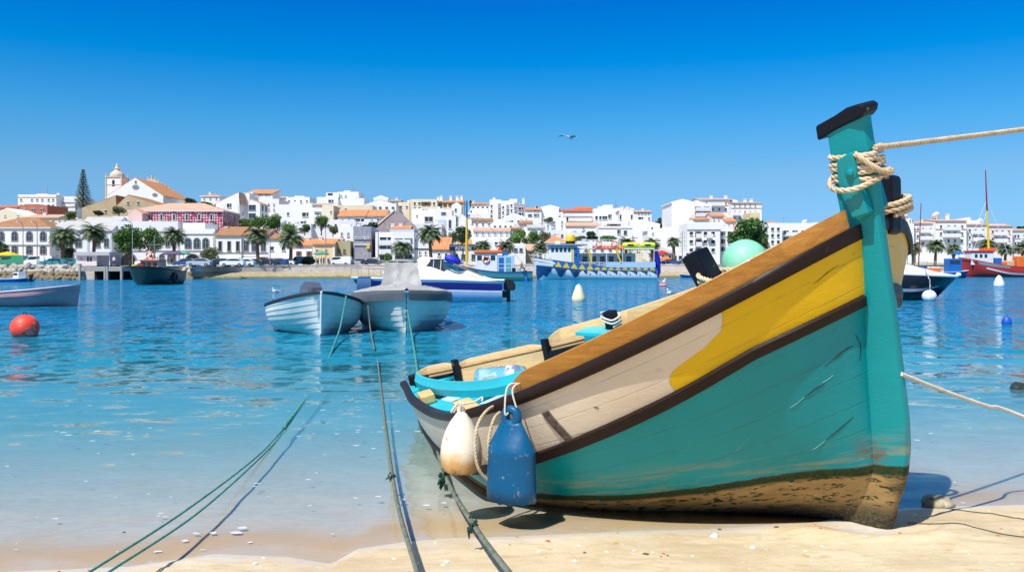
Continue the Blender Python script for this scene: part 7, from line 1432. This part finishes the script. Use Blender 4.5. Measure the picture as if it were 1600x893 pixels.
def stand(label, px, Y, shirt, stride=.12, rz=0, z=None):
    X = (px-800)/F*Y; z = land_z(X, Y)+.1 if z is None else z
    J = [(0, 0, .92), (0, .01, 1.15), (0, .0, 1.42), (0, -.01, 1.52), (0, -.02, 1.62), (0, -.02, 1.72), (-.17, 0, 1.40), (-.22, .03, 1.12), (-.21, -.06, .88), (.17, 0, 1.40), (.22, -.03, 1.12), (.21, -.1, .90), (-.10, 0, .88), (-.11, -stride*.5, .48), (-.11, -stride, .08), (-.11, -stride-.14, .03), (.10, 0, .88), (.11, stride*.3, .48), (.11, stride, .08), (.11, stride-.14, .03)]
    E_ = [(0, 1), (1, 2), (2, 3), (3, 4), (4, 5), (2, 6), (6, 7), (7, 8), (2, 9), (9, 10), (10, 11), (0, 12), (12, 13), (13, 14), (14, 15), (0, 16), (16, 17), (17, 18), (18, 19)]
    Rr = [(.15, .11), (.14, .10), (.14, .09), .055, .085, .08, .06, .045, .035, .06, .045, .035, .09, .06, .045, .035, .09, .06, .045, .035]
    return figure(label, (X, Y, z), J, E_, Rr, [(shirt, lambda c: .9 < c.z < 1.47 and abs(c.x) < .28 and (c.z > 1.1 or abs(c.x) < .17)), (DENIM, lambda c: .42 < c.z <= .95 and abs(c.x) < .2), (HAIR, lambda c: c.z > 1.70 or (c.z > 1.6 and c.y > .03))], rz)
for px, Y, sh, lab in ((246, 172, SHIRT, 'person in a pale shirt standing right of the leafy trees'), (269, 175, SHIRTR, 'person in a red shirt under the purple parasols'), (497, 182, SHIRT, 'person in a pale shirt by the green parasol of the yellow house'), (506, 182, SHIRTR, 'person in a red shirt by the yellow house'), (1056, 198, SHIRTR, 'person in a red shirt at the market arcade'), (128+50, 148, SHIRT, 'person in a pale shirt right of the kiosk')):
    stand(lab, px, Y, sh, rz=rnd.uniform(-1, 1))
# the shirtless man seated at the stern of the teal fishing boat
J = [(0, 0, .55), (0, .02, .78), (0, -.04, 1.02), (0, -.09, 1.12), (0, -.14, 1.20), (0, -.15, 1.30), (-.18, -.04, 1.0), (-.24, -.14, .76), (-.14, -.36, .66), (.18, -.04, 1.0), (.24, -.14, .76), (.14, -.36, .66), (-.1, -.05, .52), (-.15, -.46, .50), (-.15, -.44, .08), (-.15, -.6, .04), (.1, -.05, .52), (.15, -.46, .50), (.15, -.44, .08), (.15, -.6, .04)]
E_ = [(0, 1), (1, 2), (2, 3), (3, 4), (4, 5), (2, 6), (6, 7), (7, 8), (2, 9), (9, 10), (10, 11), (0, 12), (12, 13), (13, 14), (14, 15), (0, 16), (16, 17), (17, 18), (18, 19)]
q = P(814, 415, 126); figure('shirtless person with dark hair sitting at the stern of the teal fishing boat', (q.x, 126, 1.25), J, E_, [(.16, .12), (.15, .11), (.15, .10), .06, .09, .085, .065, .05, .04, .065, .05, .04, .10, .07, .05, .04, .10, .07, .05, .04], [(DENIM, lambda c: c.z < .62 and c.y > -.5 and c.z > .38), (HAIR, lambda c: c.z > 1.27)], 1.2, 1.15)
GW = M_('gull_white', (.75, .75, .74), .7); GG = M_('gull_grey', (.30, .32, .35), .7); BEAK = M_('beak_yellow', (.7, .4, .05), .5)
def gull_sit(loc, rz, label, sc=1):
    r = empty('gull', loc, label, 'bird', rot=(0, 0, rz)); r.scale = (sc,)*3; M2 = Matrix.Rotation(-pi/2+.15, 3, 'Y'); mb = MB(); mb.lathe([(.01, -.28), (.05, -.20), (.09, -.08), (.10, .04), (.08, .14), (.045, .20)], (0, 0, .08), 12, M=M2); mb.lathe([(.045, 0), (.04, .06), (.035, .10)], (-.16, 0, .12), 10); mb.lathe([(.01, -.06), (.04, -.035), (.052, 0), (.04, .035), (.01, .055)], (-.18, 0, .25), 10)
    mb.build('body', GW, r, smooth=True); mb = MB(); mb.lathe([(.016, 0), (.012, .04), (.001, .08)], (-.225, 0, .245), 6, M=Matrix.Rotation(-pi/2-.1, 3, 'Y')); mb.build('beak', BEAK, r)
    for s_ in (-1, 1): mb = MB(); mb.prism([(-.10, .14), (.02, .17), (.20, .15), (.36, .10), (.18, .07), (-.04, .07)], 'y', s_*.075, s_*.105); mb.build('wing', GG, r, bevel=.01)
    return r
gull_sit(P(1048, 459, 57)+Vector((0, 0, -.05)), .4, 'gull swimming just right of the pink buoy', 1.3); gull_sit(Vector((P(1036, 446, 87).x, 87, .26)), 2.2, 'gull standing on the small pink buoy', 1.5)
gull_sit(P(431, 456, 62)+Vector((0, 0, -.03)), 0, 'gull swimming behind the white skiff', 1.1)
r = empty('gull', P(890, 215, 46), 'gull flying with spread wings high in the blue sky', 'bird', rot=(.15, .25, .7)); M2 = Matrix.Rotation(pi/2, 3, 'Y'); mb = MB(); mb.lathe([(.005, -.30), (.04, -.20), (.065, -.02), (.06, .10), (.04, .18), (.035, .22), (.012, .28), (.003, .33)], (0, 0, 0), 10, M=M2); mb.build('body', GW, r, smooth=True)
for s_ in (-1, 1):
    mb = MB(); sec = [(0.03, .12, -.10, .0), (.25, .13, -.08, .09), (.48, .06, -.09, .10), (.68, -.06, -.14, .02), (.78, -.17, -.19, -.03)]
    rows = [[Vector((a_, s_*y, z)), Vector(((a_+b_)/2, s_*y, z+.018)), Vector((b_, s_*y, z)), Vector(((a_+b_)/2, s_*y, z-.004))] for y, a_, b_, z in sec]; mb.grid(rows, closed=True); mb.build('wing', GG, r, smooth=True)
mb = MB(); mb.prism([(-.26, -.02), (-.40, -.08), (-.42, .08), (-.26, .02)], 'z', -.008, .008); mb.build('tail', GW, r)

# ---------------------------------------------------------------- mooring ropes from the beach, pebbles, foam
GRR = mat('green_rope', (.03, .20, .17), .75, col2=(.07, .32, .27), scale=9, bump=.4, bscale=200); WEED = mat('weedy_rope', (.10, .13, .09), .9, col2=(.22, .24, .19), scale=14, bump=.6, bscale=180); KNOT = mat('green_weed', (.006, .05, .03), .8, bump=.6, bscale=120)
def shore_rope(label, pts, r_, m_, twist=True):
    pth = bez(pts, 12); mb = MB()
    rope(mb, pth, r_) if twist else mb.tube(pth, r_, 6)
    return tag(mb.build('mooring_rope', m_, smooth='all', at=pts[0]), label, 'rope')
W0 = P(444, 668, 8.5)
shore_rope('upper of the two thin green ropes running from the bottom left into the water', [P(100, 921, 3.45), P(140, 893, 3.8), P(290, 797, 5.0), P(400, 714, 6.95), W0, P(505, 598, 12.4)], .0065, GRR)
shore_rope('lower of the two thin green ropes running from the bottom left into the water', [P(125, 925, 3.5), P(170, 893, 3.9), P(310, 800, 5.15), P(405, 716, 7.0), W0+Vector((.02, 0, -.02))], .0065, GRR)
shore_rope('green rope dropping from the bow of the white skiff into the water', [P(541, 462, 20.6), P(532, 510, 19.6), P(516, 555, 15.8), P(499, 590, 12.5)-Vector((0, 0, .03)), W0], .022, GRR)
shore_rope('dark weedy rope from the beach passing left of the fenders', [P(655, 921, 3.5), P(652, 893, 3.85), P(622, 790, 5.2), P(607, 700, 7.4), P(595, 605, 11.3), P(590, 560, 14.5)], .0125, WEED)
shore_rope('thin line hanging from between the two moored lapstrake boats', [P(575, 478, 21.4), P(579, 515, 20.6), P(585, 545, 16.5)], .015, WEED)
shore_rope('thick weedy rope from the beach passing just left of the white fender', [P(818, 921, 3.5), P(795, 893, 3.85), P(742, 822, 4.72), P(697, 745, 6.1), P(675, 670, 7.9), P(655, 600, 10.5), P(650, 585, 12.0)], .0145, WEED)
shore_rope('green rope hanging from the stem of the covered boat', [P(637, 484, 21.2), P(642, 515, 20), P(648, 550, 16.2), P(653, 585, 12.2)], .022, GRR)
a0 = BW((.245, -.02, 1.0)); shore_rope('rope running from a bolt on the teal stem down to the right', [a0, a0.lerp(P(1600, 651, 5.9), .33)-Vector((0, 0, .012)), a0.lerp(P(1600, 651, 5.9), .66)-Vector((0, 0, .012)), P(1600, 651, 5.9), P(1900, 778, 6.3)], .0125, ROPEW)
for (x, y, Y, sc_, lab) in ((740, 824, 4.7, .9, 'clump of green weed on the thick rope near the sand'), (693, 747, 6.1, 1.2, 'clump of dark weed on the thick rope near the white fender'), (612, 745, 6.1, .6, 'small clump of weed on the left weedy rope')):
    mb = MB(); q = P(x, y, Y); R_ = random.Random(x)
    for k in range(16): a = Vector((R_.gauss(0, .016), R_.gauss(0, .016), R_.gauss(0, .018)))*sc_; b_ = a+Vector((R_.gauss(0, .022), R_.gauss(0, .02), R_.gauss(-.012, .02)))*sc_; mb.tube([a, (a+b_)/2+Vector((0, 0, .01)), b_], [.008*sc_, .010*sc_, .003*sc_], 5)
    o = mb.build('weed_clump', KNOT, smooth='all'); o.location = q; tag(o, lab, 'seaweed')
SANDL = mat('thin_dark_line', (.10, .10, .08), .9)
for pts, lab in (([(1440, 790, 0), (1520, 803, 0), (1600, 817, 0), (1680, 830, 0)], 'thin dark line lying on the sand, the upper of two at the right'), ([(1418, 822, 0), (1500, 838, 0), (1600, 852, 0), (1700, 866, 0)], 'thin dark line lying on the sand, the lower of two at the right')):
    w = []
    for x, y, _ in pts: Y = CH*F/(y-HY); Y = (CH-.01)*F/(y-HY); X = (x-800)/F*Y; w.append(Vector((X, Y, 0)))
    w = bez(w, 10); w = [Vector((v.x, v.y, max(ground_z(v.x, v.y)+.004, -.02))) for v in w]; mb = MB(); mb.tube(w, .003, 5); tag(mb.build('thin_line', SANDL, at=w[0]), lab, 'line')
# stones and shells
ROCKM = mat('wet_stone', (.30, .26, .14), .6, col2=(.48, .42, .30), scale=9, bump=.5, bscale=30, dirt=((.10, .09, .03), 12, .55)); SHELL = mat('white_shell', (.80, .75, .66), .5, var=.08)
def stone(x, y, s_, mat_, name, label, cat, grp=None, seed=0, fl=.5):
    bm = bmesh.new(); bmesh.ops.create_icosphere(bm, subdivisions=3, radius=1)
    for v in bm.verts: v.co *= 1+.35*noise.noise(v.co*1.3+Vector((seed*7, 0, 0)))+.12*noise.noise(v.co*3.5+Vector((seed, 0, 0))); v.co.z *= fl; v.co.y *= .8; v.co *= s_
    me = bpy.data.meshes.new(name); bm.to_mesh(me); bm.free(); me.materials.append(mat_); me.polygons.foreach_set('use_smooth', [True]*len(me.polygons)); o = bpy.data.objects.new(name, me); LINK(o); o.location = (x, y, max(ground_z(x, y), -.2)+s_*fl*.35); o.rotation_euler = (0, 0, seed); return tag(o, label, cat, grp)
def gp(px, py, z=0.0): Y = (CH-z)*F/(py-HY); return ((px-800)/F*Y, Y)
x, y = gp(1466, 789); stone(x, y, .105, ROCKM, 'stone', 'flat weedy stone at the water edge right of the boat', 'stone', seed=2)
x, y = gp(1594, 606); o = stone(x, y, .16, mat('dark_rock', (.02, .03, .025), .6, bump=.4), 'rock', 'small dark rock breaking the water at the right', 'rock', seed=4, fl=.6); o.location.z = -.02
PEB = [mat('pebble_%s' % k, c_, .7, var=.2, scale=20) for k, c_ in (('tan', (.50, .33, .14)), ('white', (.78, .72, .62)), ('dark', (.12, .08, .05)), ('rust', (.45, .14, .07)))]
R_ = random.Random(3); meshes = []
for k in range(4):
    bm = bmesh.new(); bmesh.ops.create_icosphere(bm, subdivisions=2, radius=1)
    for v in bm.verts: v.co *= 1+.4*noise.noise(v.co*1.6+Vector((k*5, 0, 0))); v.co.z *= .45
    for j, m_ in enumerate(PEB): me = bpy.data.meshes.new('pebble'); bm.to_mesh(me); me.materials.append(m_); meshes.append((j, me))
    bm.free()
nm = ['tan', 'white', 'dark', 'rust']
for k in range(85):
    px = R_.uniform(-20, 1620); py = R_.uniform(815, 892) if px < 1400 else R_.uniform(797, 892); X, Y = gp(px, py, .02); j, me = R_.choice(meshes); j2 = j
    if R_.random() < .35 and j != 1: j, me = [q_ for q_ in meshes if q_[0] == 1][R_.randrange(4)]
    s_ = R_.choice((.004, .005, .006, .007, .009, .012)); z = ground_z(X, Y)
    if Y > shore(X)-.02 and R_.random() < .75: continue
    o = inst(me, 'shell' if j == 1 else 'pebble', None, (X, Y, z+s_*.2), (0, 0, R_.uniform(0, 6)), (s_*1.3, s_, s_)); tag(o, 'tiny %s %s lying on the sand by the water edge' % (nm[j], 'shell fragment' if j == 1 else 'pebble'), 'shell' if j == 1 else 'pebble', 'shells and pebbles on the sand')
for px, py, s_, lab in ((1116, 840, .028, 'largest white shell on the sand in front of the hull'), (1176, 858, .018, 'smaller white shell right of the largest one'), (963, 829, .016, 'orange shell at the edge of the hull shadow')):
    X, Y = gp(px, py, .02); stone(X, Y, s_, SHELL if 'white' in lab else PEB[0], 'shell', lab, 'shell', seed=px)
